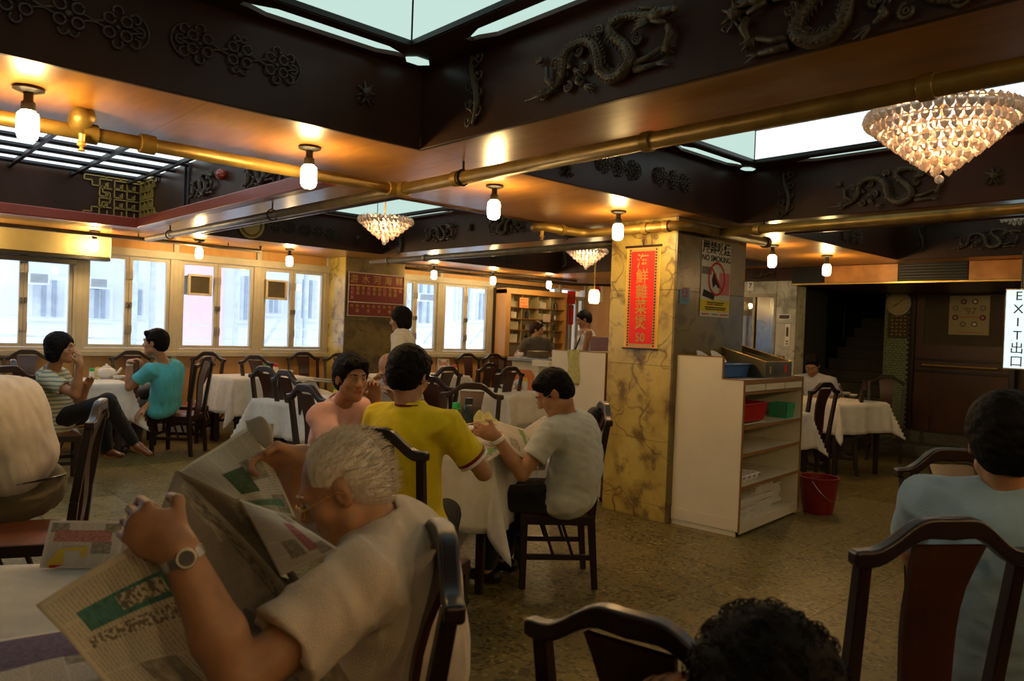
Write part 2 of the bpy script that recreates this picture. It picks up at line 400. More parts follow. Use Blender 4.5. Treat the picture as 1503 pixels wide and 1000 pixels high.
# ================================================================ the shell
def B(lo, hi, M=None): return MB().box(lo, hi, M)
fl = tag(obj('floor', B((-3.6, -2.6, -.12), (14.5, 10.0, -.004)), 'slot black'), kind='structure')
TS = 0.60
tile_me = None
tiles = []
for i in range(-1, 18):
    for j in range(-1, 17):
        x, y = i*TS, j*TS
        if x > 10.6 or (x+y < 1.0): continue
        q = CR@np.array([x+.3, y+.3, -CAM_H]); d = _f@np.array([x+.3, y+.3, -CAM_H])
        if d < -.2 or abs(q) > abs(d)*.72+1.0: continue
        if tile_me is None:
            g = .0015
            tile_me = mesh_of('floor_tile', B((g, g, -.02), (TS-g, TS-g, 0)), 'terrazzo')
        tiles.append((x, y))
for x, y in tiles:
    o = link('floor_tile', tile_me, fl); o.location = (x, y, 0)
print('tiles', len(tiles))
tag(obj('wall_back', B((-3.7, -2.8, 0), (14.5, -2.6, 3.3)), 'plaster dark'), kind='structure')
tag(obj('wall_left', B((-3.8, -2.8, 0), (-3.6, 10.0, 3.3)), 'plaster dark'), kind='structure')
clg = tag(obj('ceiling', B((-3.8, -2.8, 3.16), (14.5, 10.1, 3.3)), 'plaster dark'), kind='structure')
# soffit boards of the beams (the coffers are the holes)
cof = dict(c1=(-.12, 2.25, -.7, 3.18), c3=(2.86, 5.32, -.7, 3.18), c6=(6.1, 8.5, -.7, 3.18),
           c2=(-.10, 2.40, 4.42, 8.22), c4=(3.05, 5.30, 4.55, 8.25), c5=(6.15, 8.5, 4.55, 8.25))
def soffit(x0, x1, y0, y1): obj('soffit_panel', B((x0+.001, y0+.001, ZC), (x1-.001, y1-.001, ZC+.05)), 'soffit wood', clg)
soffit(-3.6, 11.0, -2.6, -.7); soffit(-3.6, -.12, -.7, 3.18); soffit(2.25, 2.86, -.7, 3.18); soffit(5.32, 6.1, -.7, 3.18); soffit(8.5, 11, -.7, 3.18)
for a, b in ((-3.6, -.1), (2.40, 3.05), (3.05, 4.7), (4.7, 6.15), (6.15, 8.5), (8.5, 11)): soffit(a, b, 3.18, 4.55)
soffit(-.1, 1.2, 3.18, 4.42); soffit(1.2, 2.4, 3.18, 4.42)
soffit(-3.6, -.1, 4.55, 8.25); soffit(2.40, 3.05, 4.55, 8.25); soffit(5.30, 6.15, 4.55, 8.25); soffit(8.5, 11, 4.55, 8.25)
for a, b in ((-3.6, -.1), (-.1, 1.9), (1.9, 4.0), (4.0, 6.15), (6.15, 8.5), (8.5, 11)): soffit(a, b, 8.25, YW)
obj('soffit_panel', B((-.1, 8.22, ZC), (2.4, 8.25, ZC+.05)), 'soffit wood', clg)
def cart(L, hw, n=0):            # outline of the cartouche opening, centred, long axis first
    return [(-L, 0), (-L+.02, hw*.45), (-L+.07, hw*.5), (-L+.12, hw), (L-.12, hw), (L-.07, hw*.5), (L-.02, hw*.45), (L, 0),
            (L-.02, -hw*.45), (L-.07, -hw*.5), (L-.12, -hw), (-L+.12, -hw), (-L+.07, -hw*.5), (-L+.02, -hw*.45)]
def coffer(k, style='box'):
    x0, x1, y0, y1 = cof[k]; t = .025
    for a, b in (((x0, y0-t), (x1, y0)), ((x0, y1), (x1, y1+t)), ((x0-t, y0-t), (x0, y1+t)), ((x1, y0-t), (x1+t, y1+t))):
        obj('fascia_board', B((a[0], a[1], ZC-.012), (b[0], b[1], 3.16)), 'fascia wood', clg, bevel=.004, seg=1)
    if style != 'box': return
    w = .24                       # ledge ring
    ix0, ix1, iy0, iy1 = x0+w, x1-w, y0+w, y1-w
    def ledge(rx0, rx1, ry0, ry1): obj('ledge_board', B((rx0, ry0, ZL), (rx1, ry1, ZL+.02)), 'fascia wood', clg)
    # ledges are built round their lit openings
    def side(horizontal, c, a0, a1):
        half = w/2; hw = .055; L = (a1-a0)*.17; mids = [a0+(a1-a0)*q for q in (.25, .75)]
        cuts = [a0]; 
        for m_ in mids: cuts += [m_-L, m_+L]
        cuts.append(a1)
        def bx(p0, p1, q0, q1):
            if horizontal: ledge(p0, p1, q0, q1)
            else: ledge(q0, q1, p0, p1)
        for i in range(0, len(cuts), 2): bx(cuts[i], cuts[i+1], c-half, c+half)
        for m_ in mids:
            bx(m_-L, m_+L, c-half, c-hw); bx(m_-L, m_+L, c+hw, c+half)
            for sg in (-1, 1):    # shaped ends of each opening
                for s2 in (-1, 1):
                    poly = [(m_+sg*L, c+s2*hw), (m_+sg*L, c+s2*hw*.35), (m_+sg*(L-.04), c+s2*hw*.4), (m_+sg*(L-.07), c+s2*hw*.6), (m_+sg*(L-.13), c+s2*hw)]
                    fn = (lambda p, q, d: (p, q, d)) if horizontal else (lambda p, q, d: (q, p, d))
                    obj('opening_corner', MB().prism(poly, ZL, ZL+.02, fn), 'fascia wood', clg)
    side(True, iy1+w/2, x0, x1); side(True, iy0-w/2, x0, x1); side(False, x0+w/2, iy0, iy1); side(False, x1-w/2, iy0, iy1)
    L = empty('ceiling_light', ((x0+x1)/2, (y0+y1)/2, ZL), label=dict(
        c1='large square light box overhead nearest the camera with pale green panels', c3='lit ceiling recess above the large crystal chandelier at right',
        c6='lit ceiling recess beyond the second beam, at the right edge', c4='lit ceiling recess above the chandelier in the middle of the room',
        c5='lit ceiling recess above the far chandelier left of the marble pillar')[k], cat='ceiling light', group='fluorescent light boxes in the ceiling recesses')
    ox, oy = (x0+x1)/2, (y0+y1)/2
    def part(n, lo, hi, m, **kw): return obj(n, B((lo[0]-ox, lo[1]-oy, lo[2]-ZL), (hi[0]-ox, hi[1]-oy, hi[2]-ZL)), m, L, **kw)
    h0, h1 = ZL+.03, ZL+.24
    for i in range(2):
        xa, xb = (ix0, ox) if i == 0 else (ox, ix1); ya, yb = (iy0, oy) if i == 0 else (oy, iy1)
        part('diffuser_panel', (xa+.006, iy1, h0), (xb-.006, iy1+.01, h1), 'tube panel'); part('diffuser_panel', (xa+.006, iy0-.01, h0), (xb-.006, iy0, h1), 'tube panel')
        part('diffuser_panel', (ix1, ya+.006, h0), (ix1+.01, yb-.006, h1), 'tube panel bright' if k == 'c3' else 'tube panel')
        part('diffuser_panel', (ix0-.01, ya+.006, h0), (ix0, yb-.006, h1), 'tube panel')
    for lo_, hi_ in (((ix0+.02, iy1-.24, 3.05), (ix1-.02, iy1-.02, 3.06)), ((ix1-.24, iy0+.3, 3.05), (ix1-.02, iy1-.26, 3.06))): part('diffuser_panel', lo_, hi_, 'tube panel')
    for z in (ZL+.005, h1):
        hh = .025
        part('frame', (ix0-.02, iy1-.008, z), (ix1+.02, iy1+.02, z+hh), 'black metal'); part('frame', (ix0-.02, iy0-.02, z), (ix1+.02, iy0+.008, z+hh), 'black metal')
        part('frame', (ix1-.008, iy0, z), (ix1+.02, iy1, z+hh), 'black metal'); part('frame', (ix0-.02, iy0, z), (ix0+.008, iy1, z+hh), 'black metal')
    # light seen through the ledge openings
    for a in ((x0+.02, iy1+.05, x1-.02, y1-.02), (x0+.02, y0+.02, x1-.02, iy0-.05)): part('diffuser_panel', (a[0], a[1], ZL+.022), (a[2], a[3], ZL+.03), 'tube panel')
    for a in ((x0+.02, iy0, ix0-.05, iy1), (ix1+.05, iy0, x1-.02, iy1)): part('diffuser_panel', (a[0], a[1], ZL+.022), (a[2], a[3], ZL+.03), 'tube panel')
    cx_, cy_ = x1-w*.5-ox, y1-w*.5-oy
    obj('corner_opening', MB().prism([(cx_+.07*math.cos(t), cy_+.05*math.sin(t)) for t in [i*math.pi/3 for i in range(6)]], -.004, 0, lambda a, b, d: (a, b, d)), 'tube panel', L)
for k in ('c1', 'c3', 'c6', 'c4', 'c5'): coffer(k)
coffer('c2', 'louvre')
x0, x1, y0, y1 = cof['c2']
L = empty('ceiling_light', (x0, y0, 2.78), label='ceiling recess with long dark louvres over a white light, top left', cat='ceiling light', group='louvred light')
obj('diffuser_panel', B((0, 0, .034), (x1-x0, y1-y0, .044)), 'tube panel bright', L)
for k in range(10):
    yy = (y1-y0)*(k+.5)/10
    obj('louvre_blade', MB().prism([(-.04, .012), (-.025, 0), (.025, 0), (.04, .012), (.035, .033), (-.035, .033)], 0, x1-x0, lambda a, b, d: (d, yy+a, b)), 'dark line', L)
for k in range(5):
    xx = (x1-x0)*(k+.75)/5
    obj('cross_bar', B((xx-.016, 0, -.02), (xx+.016, y1-y0, .012)), 'black metal', L)
# red edge moulding round the louvred recess
mo = empty('trim_1', (x0, y0, ZC), kind='structure')
w_, d_ = x1-x0, y1-y0
for lo, hi in (((-.05, d_-.06, -.03), (w_+.05, d_+.05, .07)), ((w_-.05, -.05, -.03), (w_+.05, d_-.06, .07)), ((-.05, .05, -.03), (.05, d_-.06, .07))):
    obj('moulding', B(lo, hi), 'red trim', mo, bevel=.012)

# ---------------------------------------------------------------- window wall
ZB, ZT, ZS = 1.08, 2.13, 1.0
wf = empty('wall_window_side', (0, YW, 0), kind='structure')
def wb(n, x0, x1, z0, z1, m, d0=0, d1=.12, **kw): return obj(n, B((x0, d0, z0), (x1, d1, z1)), m, wf, **kw)
KX = YW/9.85
edges = [(-3.6, -2.3), (-2.3, -1.05), (-1.05, .2), (.2, 1.2), (1.2, 2.24), (2.24, 3.31), (3.31, 4.39), (4.39, 5.44), (6.70, 7.47), (7.47, 8.56), (8.56, 10.27), (10.27, 10.98)]
edges = [(a*KX, b*KX) for a, b in edges]
for a, b in edges:
    wb('wainscot_panel', a+.03, b-.03, .16, ZS-.03, 'orange panel wood', .02, .10, bevel=.004)
    if b <= 8.4 or a > 8.3: wb('upper_panel', a+.03, b-.03, 2.235, ZC+.04, 'orange panel wood', .02, .10, bevel=.004)
    wb('post', b-.03, b+.03, 0, ZC+.04, 'window frame paint', -.02, .12, bevel=.004)
wb('core', -3.6, 11, 0, .98, 'plaster dark', .10, .2); wb('core', 5.3, 6.5, .9, 2.5, 'plaster dark', .10, .2)
wb('lintel', -3.6, 11, 2.225, 2.6, 'plaster dark', .10, .2)
wb('core', 8.60*KX, 10.10*KX, .9, 2.3, 'plaster dark', .10, .2)
bs = tag(obj('baseboard_window_side', B((-3.6, YW-.025, 0), (11, YW, .15)), 'white marble', bevel=.004), kind='structure')
sl = tag(obj('trim_2', B((-3.6, YW-.05, ZS-.03), (11, YW+.02, ZS+.03)), 'window frame paint', bevel=.006), kind='structure')
tr = tag(obj('trim_3', B((-3.6, YW-.035, 2.150), (8.4, YW+.02, 2.24)), 'window frame paint', bevel=.006), kind='structure')
wn = [0]
def window(x0, x1, split, zb=ZB, zt=ZT, latch=True, open_=False):
    wn[0] += 1
    w = empty('window_%d' % wn[0], (x0, YW, 0), kind='structure'); W_ = x1-x0
    def part(n, lo, hi, m, par=w, **kw): return obj(n, B(lo, hi), m, par, **kw)
    f = .035
    part('window_frame', (0, -.02, zb-.05), (W_, .07, zb-.05+f), 'window frame paint', bevel=.003); part('window_frame', (0, -.02, zt+.05-f), (W_, .07, zt+.05), 'window frame paint', bevel=.003)
    part('window_frame', (0, -.02, zb-.05+f), (f, .07, zt+.05-f), 'window frame paint', bevel=.003); part('window_frame', (W_-f, -.02, zb-.05+f), (W_, .07, zt+.05-f), 'window frame paint', bevel=.003)
    s = split
    for a, b, sd in ((f+.004, s-.003, 1), (s+.003, W_-f-.004, 0)):
        sh = MB(); t = .036; z0, z1 = zb-.05+f+.004, zt+.05-f-.004
        sh.box((a, .0, z0), (b, .05, z0+t)); sh.box((a, .0, z1-t), (b, .05, z1)); sh.box((a, .0, z0+t), (a+t, .05, z1-t)); sh.box((b-t, .0, z0+t), (b, .05, z1-t))
        so = obj('sash', sh, 'window frame paint', w)
        obj('pane', B((a+t, .022, z0+t), (b-t, .028, z1-t)), 'window glass', so)
        if latch:
            xx = b-t/2 if sd else a+t/2
            obj('latch', MB().box((xx-.012, -.03, (z0+z1)/2-.06), (xx+.012, 0, (z0+z1)/2+.0)), 'window rubber', so, bevel=.003)
            for zz in (z0+.22, z1-.22): obj('hinge', MB().box((xx-.02, -.012, zz-.05), (xx+.02, 0, zz+.05)), 'steel', so, bevel=.002)
    return w
for a, b, s in ((.23, 1.17, .47), (1.23, 2.21, .46), (2.27, 3.28, .50), (3.34, 4.36, .50), (4.42, 5.41, .47), (6.73, 7.44, .24), (7.50, 8.53, .50)): window(a*KX, b*KX, s*KX)
window(-1.0, .16, .6); window(-2.22, -1.05, .6)
window(10.17*KX, 10.52*KX, .17, 1.0, 2.06, False); window(10.55*KX, 10.96*KX, .2, 1.0, 2.06, False)
# roller shutter box and blind at the far left window
bl = empty('window_blind', (0, YW-.22, 0), label='olive roller blind box across the top of the leftmost window', cat='blind')
p0 = atY(0, 340, YW-.22); p1 = atY(160, 392, YW-.22)
obj('blind_box', B((-1.2, 0, 2.09), (p1[0], .16, ZC-.01)), 'blind', bl, bevel=.008)
obj('rail', B((-1.2, -.012, 2.05), (p1[0]+.01, .16, 2.085)), 'black metal', bl, bevel=.004)
obj('bottom_rail', B((-1.2, .01, 1.985), (p1[0]-.32, .10, 2.045)), 'black metal', bl, bevel=.004)
obj('end_cap', B((p1[0], .0, 2.09), (p1[0]+.02, .16, ZC-.01)), 'cream plastic', bl, bevel=.004)
# ---------------------------------------------------------------- marble pillars clad in slabs
def pillar(name, x0, x1, y0, y1, ml, mr, joints, lab, z1=ZC):
    p = empty(name, (x0, y0, 0), kind='structure'); t = .02
    obj('core', B((t, t, 0), (x1-x0-t, y1-y0-t, z1)), 'plaster dark', p)
    zs = [0]+joints+[z1]
    for a, b in zip(zs, zs[1:]):
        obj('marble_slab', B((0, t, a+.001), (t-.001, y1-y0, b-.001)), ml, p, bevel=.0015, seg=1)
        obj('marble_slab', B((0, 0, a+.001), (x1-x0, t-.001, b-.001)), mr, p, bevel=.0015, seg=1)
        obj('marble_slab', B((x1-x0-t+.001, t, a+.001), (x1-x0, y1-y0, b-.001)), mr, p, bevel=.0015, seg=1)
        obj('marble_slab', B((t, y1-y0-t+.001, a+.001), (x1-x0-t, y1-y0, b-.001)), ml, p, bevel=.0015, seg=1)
    return p
P1 = (4.83, 5.82, 3.41, 4.06)
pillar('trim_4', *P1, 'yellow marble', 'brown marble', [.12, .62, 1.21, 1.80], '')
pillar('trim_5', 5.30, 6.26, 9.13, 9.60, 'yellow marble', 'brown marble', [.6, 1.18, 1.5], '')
# ---------------------------------------------------------------- right side: lift wall, stairs, tiled pier, door
XR = 11.0
XC = 10.72
wr = tag(obj('wall_right', B((XC, 6.6, 0), (XC+.2, 10, 3.2)), 'orange panel wood'), kind='structure')
wr2 = tag(obj('wall_right_front', B((XR+.12, -2.8, 0), (XR+.3, 3.9, 3.2)), 'plaster dark'), kind='structure')
# orange partition left of the pillar (wall with a hatch panel), beyond the counter
lw = empty('wall_lift', (9.1, 4.62, 0), kind='structure')
def lb(n, y0, y1, z0, z1, m, d0=0, d1=.14, **kw): return obj(n, B((d0, y0-4.62, z0), (d1, y1-4.62, z1)), m, lw, **kw)
lb('core', 4.64, 4.87, 0, ZC, 'plaster dark', .02, .14); lb('core', 5.42, 6.5, 0, ZC, 'plaster dark', .02, .14); lb('core', 4.87, 5.42, 2.03, ZC, 'plaster dark', .02, .14)
for z0, z1 in ((0, .55), (.55, 1.12), (1.12, 1.66), (1.66, 2.28)): lb('marble_slab', 4.62, 4.865, z0+.001, z1-.001, 'white marble', 0, .02, bevel=.0015, seg=1); lb('marble_slab', 5.43, 6.5, z0+.001, z1-.001, 'white marble', 0, .02, bevel=.0015, seg=1)
lb('marble_slab', 4.87, 5.43, 2.04, 2.28, 'white marble', 0, .02)
lb('side_slab', 4.60, 4.62, 0, 2.2, 'white marble', 0, .25)
lt = lb('lintel', 4.64, 6.5, 2.2, ZC, 'fascia wood', -.05, 0, bevel=.01)
ld = empty('door_1', (9.1, 4.87, 0), kind='structure')
obj('door_frame', MB().box((.0, -.0, 2.0), (.06, .56, 2.04)).box((0, 0, 0), (.06, .03, 2.0)).box((0, .30, 0), (.06, .335, 2.0)).box((0, .53, 0), (.06, .56, 2.0)), 'steel dark', ld)
obj('pane', B((.03, .03, 0), (.036, .30, 2.0)), 'lift glass', ld); obj('pane', B((.03, .335, 0), (.036, .53, 2.0)), 'window glass', ld)
# lift lobby behind the glass
lob = tag(obj('wall_lobby', MB().box((10.0, 4.72, 0), (10.1, 6.6, 3.0)), 'white laminate'), kind='structure')
o = obj('poster', B((9.97, 5.42, 1.2), (9.985, 5.66, 2.1)), 'sign red'); tag(o, 'tall red banner hanging behind the lift lobby glass', 'poster')
o = empty('lobby_fill_lamp', (9.6, 5.8, 2.9), label='unseen lamp added to light the lobby behind the glass door', cat='lamp')  # added lamp, brightens the lobby wall behind the door glass
lbm = MB(); lbm.lathe([(0, -.2), (.09, -.18), (.12, -.08), (.06, 0)], 14); obj('lamp_globe', lbm, 'lantern light', o); obj('ceiling_rose', MB().lathe([(.05, 0), (.05, .03)], 12), 'black metal', o)
# stairs going up to the back
st = empty('staircase', (10.15, 4.26, 0), label='dark stone stairs climbing away behind the dining room', cat='stairs')
st['kind'] = 'structure'; st.name = 'trim_6'
del st['label']; del st['category']
for k in range(11):
    obj('stair_step', B((.30*k, 0, 0), (.30*k+.31, 1.2, .17*(k+1))), 'stone step', st, bevel=.01)
hr = MB().tube([(0, 1.15, 1.0), (3.0, 1.15, 2.75)], .02, 8)
for k in range(5): hr.tube([(.1+.7*k, 1.15, .3+.4*k), (.1+.7*k, 1.15, 1.05+.41*k)], .01, 6)
obj('handrail', hr, 'black metal', st)
tag(obj('wall_stairs', MB().box((9.36, 4.66, 0), (10.1, 4.71, 3.1)).box((10.1, 5.47, 0), (14.4, 5.6, 3.2)).box((14.3, 4.2, 0), (14.4, 5.5, 3.2)).box((11.2, 4.15, 0), (14.4, 4.24, 3.2)), 'green wall'), kind='structure')
# tiled pier with a clock and a notice board
tp = empty('trim_7', (XR-.05, 3.90, 0), kind='structure')
obj('core', B((.012, 0, 0), (.4, .33, ZC)), 'dark line', tp)
tl = MB()
for k in range(68):
    for j in range(6):
        a = .004+j*.0545 + (.027 if k % 2 else 0); b = min(a+.051, .33)
        if a < .33: tl.box((0, a, .03+k*.034), (.014, b, .03+k*.034+.029))
n = NT('green tile'); c = n.noise(n.coord('World', (9, 9, 9)), 4, 2); n.base(n.ramp(c, [(.3, (.17, .21, .11)), (.7, (.30, .36, .20))])); n.done('green tile', .25)
t_ = obj('mosaic_tiles', tl, 'green tile', tp); t_['kind'] = 'stuff'
# door with a raised step
dr = empty('door_2', (XR-.02, 2.72, .30), kind='structure'); dw = 1.13; dh = 1.98
obj('door_frame', MB().box((0, -.06, -.1), (.14, 0, dh)).box((0, dw, -.1), (.14, dw+.05, dh)).box((0, -.06, dh-.08), (.14, dw+.05, dh)), 'dark chair wood', dr, bevel=.006)
obj('door_leaf', MB().box((.05, 0, 0), (.10, dw, 1.15)).box((.05, 0, 1.15), (.10, .10, dh-.09)).box((.05, dw-.10, 1.15), (.10, dw, dh-.09)).box((.05, .10, dh-.17), (.10, dw-.10, dh-.09)), 'door wood', dr, bevel=.004)
obj('pane', B((.07, .10, 1.15), (.08, dw-.10, dh-.17)), 'poster dark', dr)
obj('push_bar', MB().tube([(-.02, .12, .88), (-.02, dw-.12, .88)], .012, 8).tube([(-.02, .14, .88), (.06, .14, .88)], .01, 6).tube([(-.02, dw-.14, .88), (.06, dw-.14, .88)], .01, 6), 'gold', dr)
obj('kick_rail', MB().box((.03, 0, .78), (.05, dw, .82)).box((.03, 0, .94), (.05, dw, .97)), 'dark chair wood', dr, bevel=.004)
stp = empty('trim_8', (0, 0, 0), kind='structure')
obj('step_slab', B((10.45, 2.1, 0), (11.1, 4.15, .15)), 'stone step', stp, bevel=.01); obj('step_slab', B((10.75, 2.3, .15), (11.1, 3.95, .30)), 'stone step', stp, bevel=.01)
# copper clad air duct across the right side
dc = empty('air_duct', (9.0, 4.62, 2.14), label='copper coloured air duct box above the stairs and door', cat='duct')
DL = 4.62+2.0
obj('duct_body', B((0, -DL, 0), (2.0, 0, ZC-2.14-.001)), 'fascia wood', dc)
for a, b in ((-.02, -.42), (-1.27, -.43), (-1.93, -1.28), (-DL, -1.95)):
    pass
segs = [(-1.27, -.42, 'p'), (-.42, -.02, 'v'), (-1.98, -1.27, 'v'), (-3.4, -1.98, 'p'), (-DL, -3.4, 'p')]
for a, b, t in segs:
    if t == 'p': obj('copper_sheet', B((-.012, a+.004, .018), (0, b-.004, ZC-2.14-.004)), 'copper duct', dc, bevel=.003)
    else:
        obj('vent_back', B((-.004, a, .018), (0, b, ZC-2.14-.004)), 'slot black', dc)
        for k in range(6): obj('vent_slat', B((-.014, a+.01, .03+k*.032), (-.004, b-.01, .037+k*.032)), 'black metal', dc)
obj('edge_strip', B((-.018, -DL, -.004), (.01, 0, .014)), 'gold', dc)
# ================================================================ carvings on the fascias
def dragon_mb():
    mb = MB()
    def T(x, y, d=.022): return Vector(((x-620)*.00073, -d, -(y-(450-.26*(x-620)))*.00050))
    ctl = [(90, 810), (180, 785), (260, 760), (340, 690), (392, 590), (400, 470), (450, 385), (540, 345), (620, 400), (652, 500), (672, 600), (740, 655), (830, 610), (872, 520), (830, 420), (745, 330), (735, 250), (820, 195), (930, 200), (1000, 215)]
    rr = [.003, .007, .010, .013, .015, .017, .019, .021, .022, .022, .024, .026, .026, .025, .022, .020, .018, .018, .018, .022]
    P = []; R = []; n = len(ctl)
    for i in range(n-1):              # Catmull-Rom through the control points
        p0, p1, p2, p3 = [Vector((*ctl[min(max(j, 0), n-1)], 0)) for j in (i-1, i, i+1, i+2)]
        for k in range(4):
            t = k/4; q = .5*((2*p1)+(-p0+p2)*t+(2*p0-5*p1+4*p2-p3)*t*t+(-p0+3*p1-3*p2+p3)*t**3)
            P.append(T(q.x, q.y, .022+.006*math.sin(i*1.7))); R.append(rr[i]*(1-t)+rr[i+1]*t)
    mb.tube(P, R, 8)
    for i in range(6, len(P)-3):
        t = (P[i+1]-P[i-1]).normalized(); nr = Vector((-t.z, 0, t.x)); a = P[i]+nr*R[i]*.85
        mb.bar(a, a+nr*.018-t*.010, .010, .010, (0, 1, 0), .002, .002)
        for q_ in (-.6, 0, .6): mb.sphere(tuple(P[i]+nr*R[i]*q_+Vector((0, -R[i]*.8, 0))), (.0055, .005, .0055), 5, 3)
    h = T(1040, 215, .034)
    mb.sphere(tuple(h), (.045, .022, .024), 10, 6); mb.bar(h, T(1150, 195, .036), .030, .026, (0, 1, 0), .020, .02); mb.bar(T(1010, 250, .034), T(1095, 285, .034), .024, .02, (0, 1, 0), .012, .014)
    mb.sphere(tuple(T(1150, 200, .04)), (.014, .012, .012), 8, 5); mb.sphere(tuple(T(1050, 190, .052)), (.008, .006, .008), 6, 4)
    mb.tube([T(1140, 180, .03), T(1135, 100, .03), T(1175, 35, .025)], [.005, .004, .002], 6); mb.tube([T(1010, 170, .03), T(930, 150, .03), T(900, 120, .028)], [.008, .006, .002], 6)
    for k in range(6): mb.tube([T(1020-10*k, 205+14*k, .03), T(960-8*k, 200+20*k, .034), T(905-6*k, 190+28*k, .028)], [.009, .006, .002], 5)
    mb.tube([T(1100, 300, .028), T(1120, 360, .03), T(1095, 430, .028), T(1100, 515, .02)], [.012, .016, .011, .004], 7)
    for pts, claw, ang in (([(330, 690), (265, 640), (262, 530)], (225, 480), (-1.9, -2.3, -2.7, -3.1, -3.5)), ([(440, 560), (430, 520), (450, 560)], (480, 570), (.3, .8, 1.3)), ([(520, 640), (500, 670), (545, 700)], (560, 705), (-.2, .4, 1.0)), ([(900, 560), (980, 520), (1060, 455)], (1070, 450), (.6, 1.1, 1.6, -.1)), ([(900, 600), (960, 590), (1040, 568)], (1040, 568), (.2, -.4))):
        mb.tube([T(*p, .022) for p in pts], [.016, .012, .009], 7)
        for an in ang: mb.bar(T(*claw, .024), T(claw[0]+75*math.cos(an), claw[1]+75*math.sin(an), .016), .012, .012, (0, 1, 0), .003, .003)
    for x, y in ((900, 370), (640, 275), (325, 505), (545, 560), (240, 760), (430, 700), (500, 420)):
        c = T(x, y, .016); ring_mb(mb, tuple(c), .020, .007, x, x+5.2); ring_mb(mb, tuple(c), .008, .005)
    return mb
def ring_mb(mb, c, r, t, a0=0, a1=2*math.pi, n=12):
    P = [(c[0]+r*math.cos(a0+(a1-a0)*k/n), c[1], c[2]+r*math.sin(a0+(a1-a0)*k/n)) for k in range(n+1)]
    mb.tube(P, t, 5)
def cloud_mb():
    mb = MB()
    for cx, e in ((-.165, -1), (0, 0), (.165, 1)):
        for sx in (-1, 1):
            for sz in (-1, 1): 
                ring_mb(mb, (cx+sx*.030, -.014, sz*.027), .020, .0055); mb.tube([(cx+sx*.045, -.012, sz*.014), (cx+sx*.070, -.012, sz*.004), (cx+sx*.095, -.010, 0)], [.006, .005, .004], 5)
        if e:
            for dx, dz in ((.062, .046), (.062, -.046), (.078, 0), (0, .062), (0, -.062)): ring_mb(mb, (cx+e*dx, -.012, dz), .018, .0055, math.atan2(dz, e*dx)-2.3, math.atan2(dz, e*dx)+2.3)
            ring_mb(mb, (cx+e*.040, -.010, 0), .072, .005, (0 if e > 0 else math.pi)-1.3, (0 if e > 0 else math.pi)+1.3)
            mb.sphere((cx, -.012, 0), (.010, .008, .010), 8, 5)
        else:
            for dx in (-.014, .014): ring_mb(mb, (dx, -.012, .066), .013, .005); ring_mb(mb, (dx*1.3, -.012, -.062), .016, .005, math.pi*.9, math.pi*2.1)
            mb.bar((-.012, -.01, 0), (.012, -.01, 0), .024, .008, (0, 1, 0))
    return mb
def scroll_mb():
    mb = MB()
    P = [(.03*math.sin(5*t), -.018, -.19+.38*t) for t in [i/20 for i in range(21)]]; mb.tube(P, [.008+.012*math.sin(math.pi*i/20) for i in range(21)], 7)
    for i in range(8):
        z = -.17+.048*i; s = 1 if i % 2 else -1
        sp = [(s*(.012+.050*t)*1.0+s*.018*math.cos(9*t), -.018, z+.026*math.sin(9*t)) for t in [k/10 for k in range(11)]]
        mb.tube(sp, [.010-.0006*k for k in range(11)], 6)
        mb.bar((0, -.015, z), (-s*.05, -.02, z+.03), .02, .014, (0, 1, 0), .004, .004)
    return mb
def flower_mb():
    mb = MB(); mb.sphere((0, -.02, 0), (.03, .022, .03), 10, 6)
    for k in range(7):
        a = 2*math.pi*k/7; mb.bar((0, -.012, 0), (.065*math.cos(a), -.016, .065*math.sin(a)), .022, .014, (0, 1, 0), .006, .006)
    for s in (-1, 1): mb.tube([(0, -.015, -.03), (s*.03, -.015, -.07), (s*.055, -.015, -.05), (s*.04, -.015, -.035)], [.009, .008, .007, .004], 6)
    return mb
CM = {k: mesh_of(k, f(), 'carving', True) for k, f in (('dragon_carving', dragon_mb), ('cloud_carving', cloud_mb), ('scroll_carving', scroll_mb), ('flower_carving', flower_mb))}
CATS = {'dragon_carving': 'carving'}
def carve(kind, face, plane, px, lab, mirror=False, s=1.0, z=None):
    # face 'Y': board facing -Y at that Y; face 'X': board facing -X at that X
    p = atY(px[0], px[1], plane) if face == 'Y' else atX(px[0], px[1], plane)
    o = link(kind, CM[kind]); zz = z if z is not None else float(p[2])
    if face == 'Y': o.location = (p[0], plane-.001, zz)
    else: o.location = (plane-.001, p[1], zz); o.rotation_euler = (0, 0, -math.pi/2)
    o.scale = ((-s if mirror else s)*SCL[kind], 1, s*SCL[kind])
    tag(o, lab, 'carving', 'carved relief ornaments on the wooden ceiling boards'); return o
SCL = dict(dragon_carving=1.0, cloud_carving=1.0, scroll_carving=.85, flower_carving=.85)
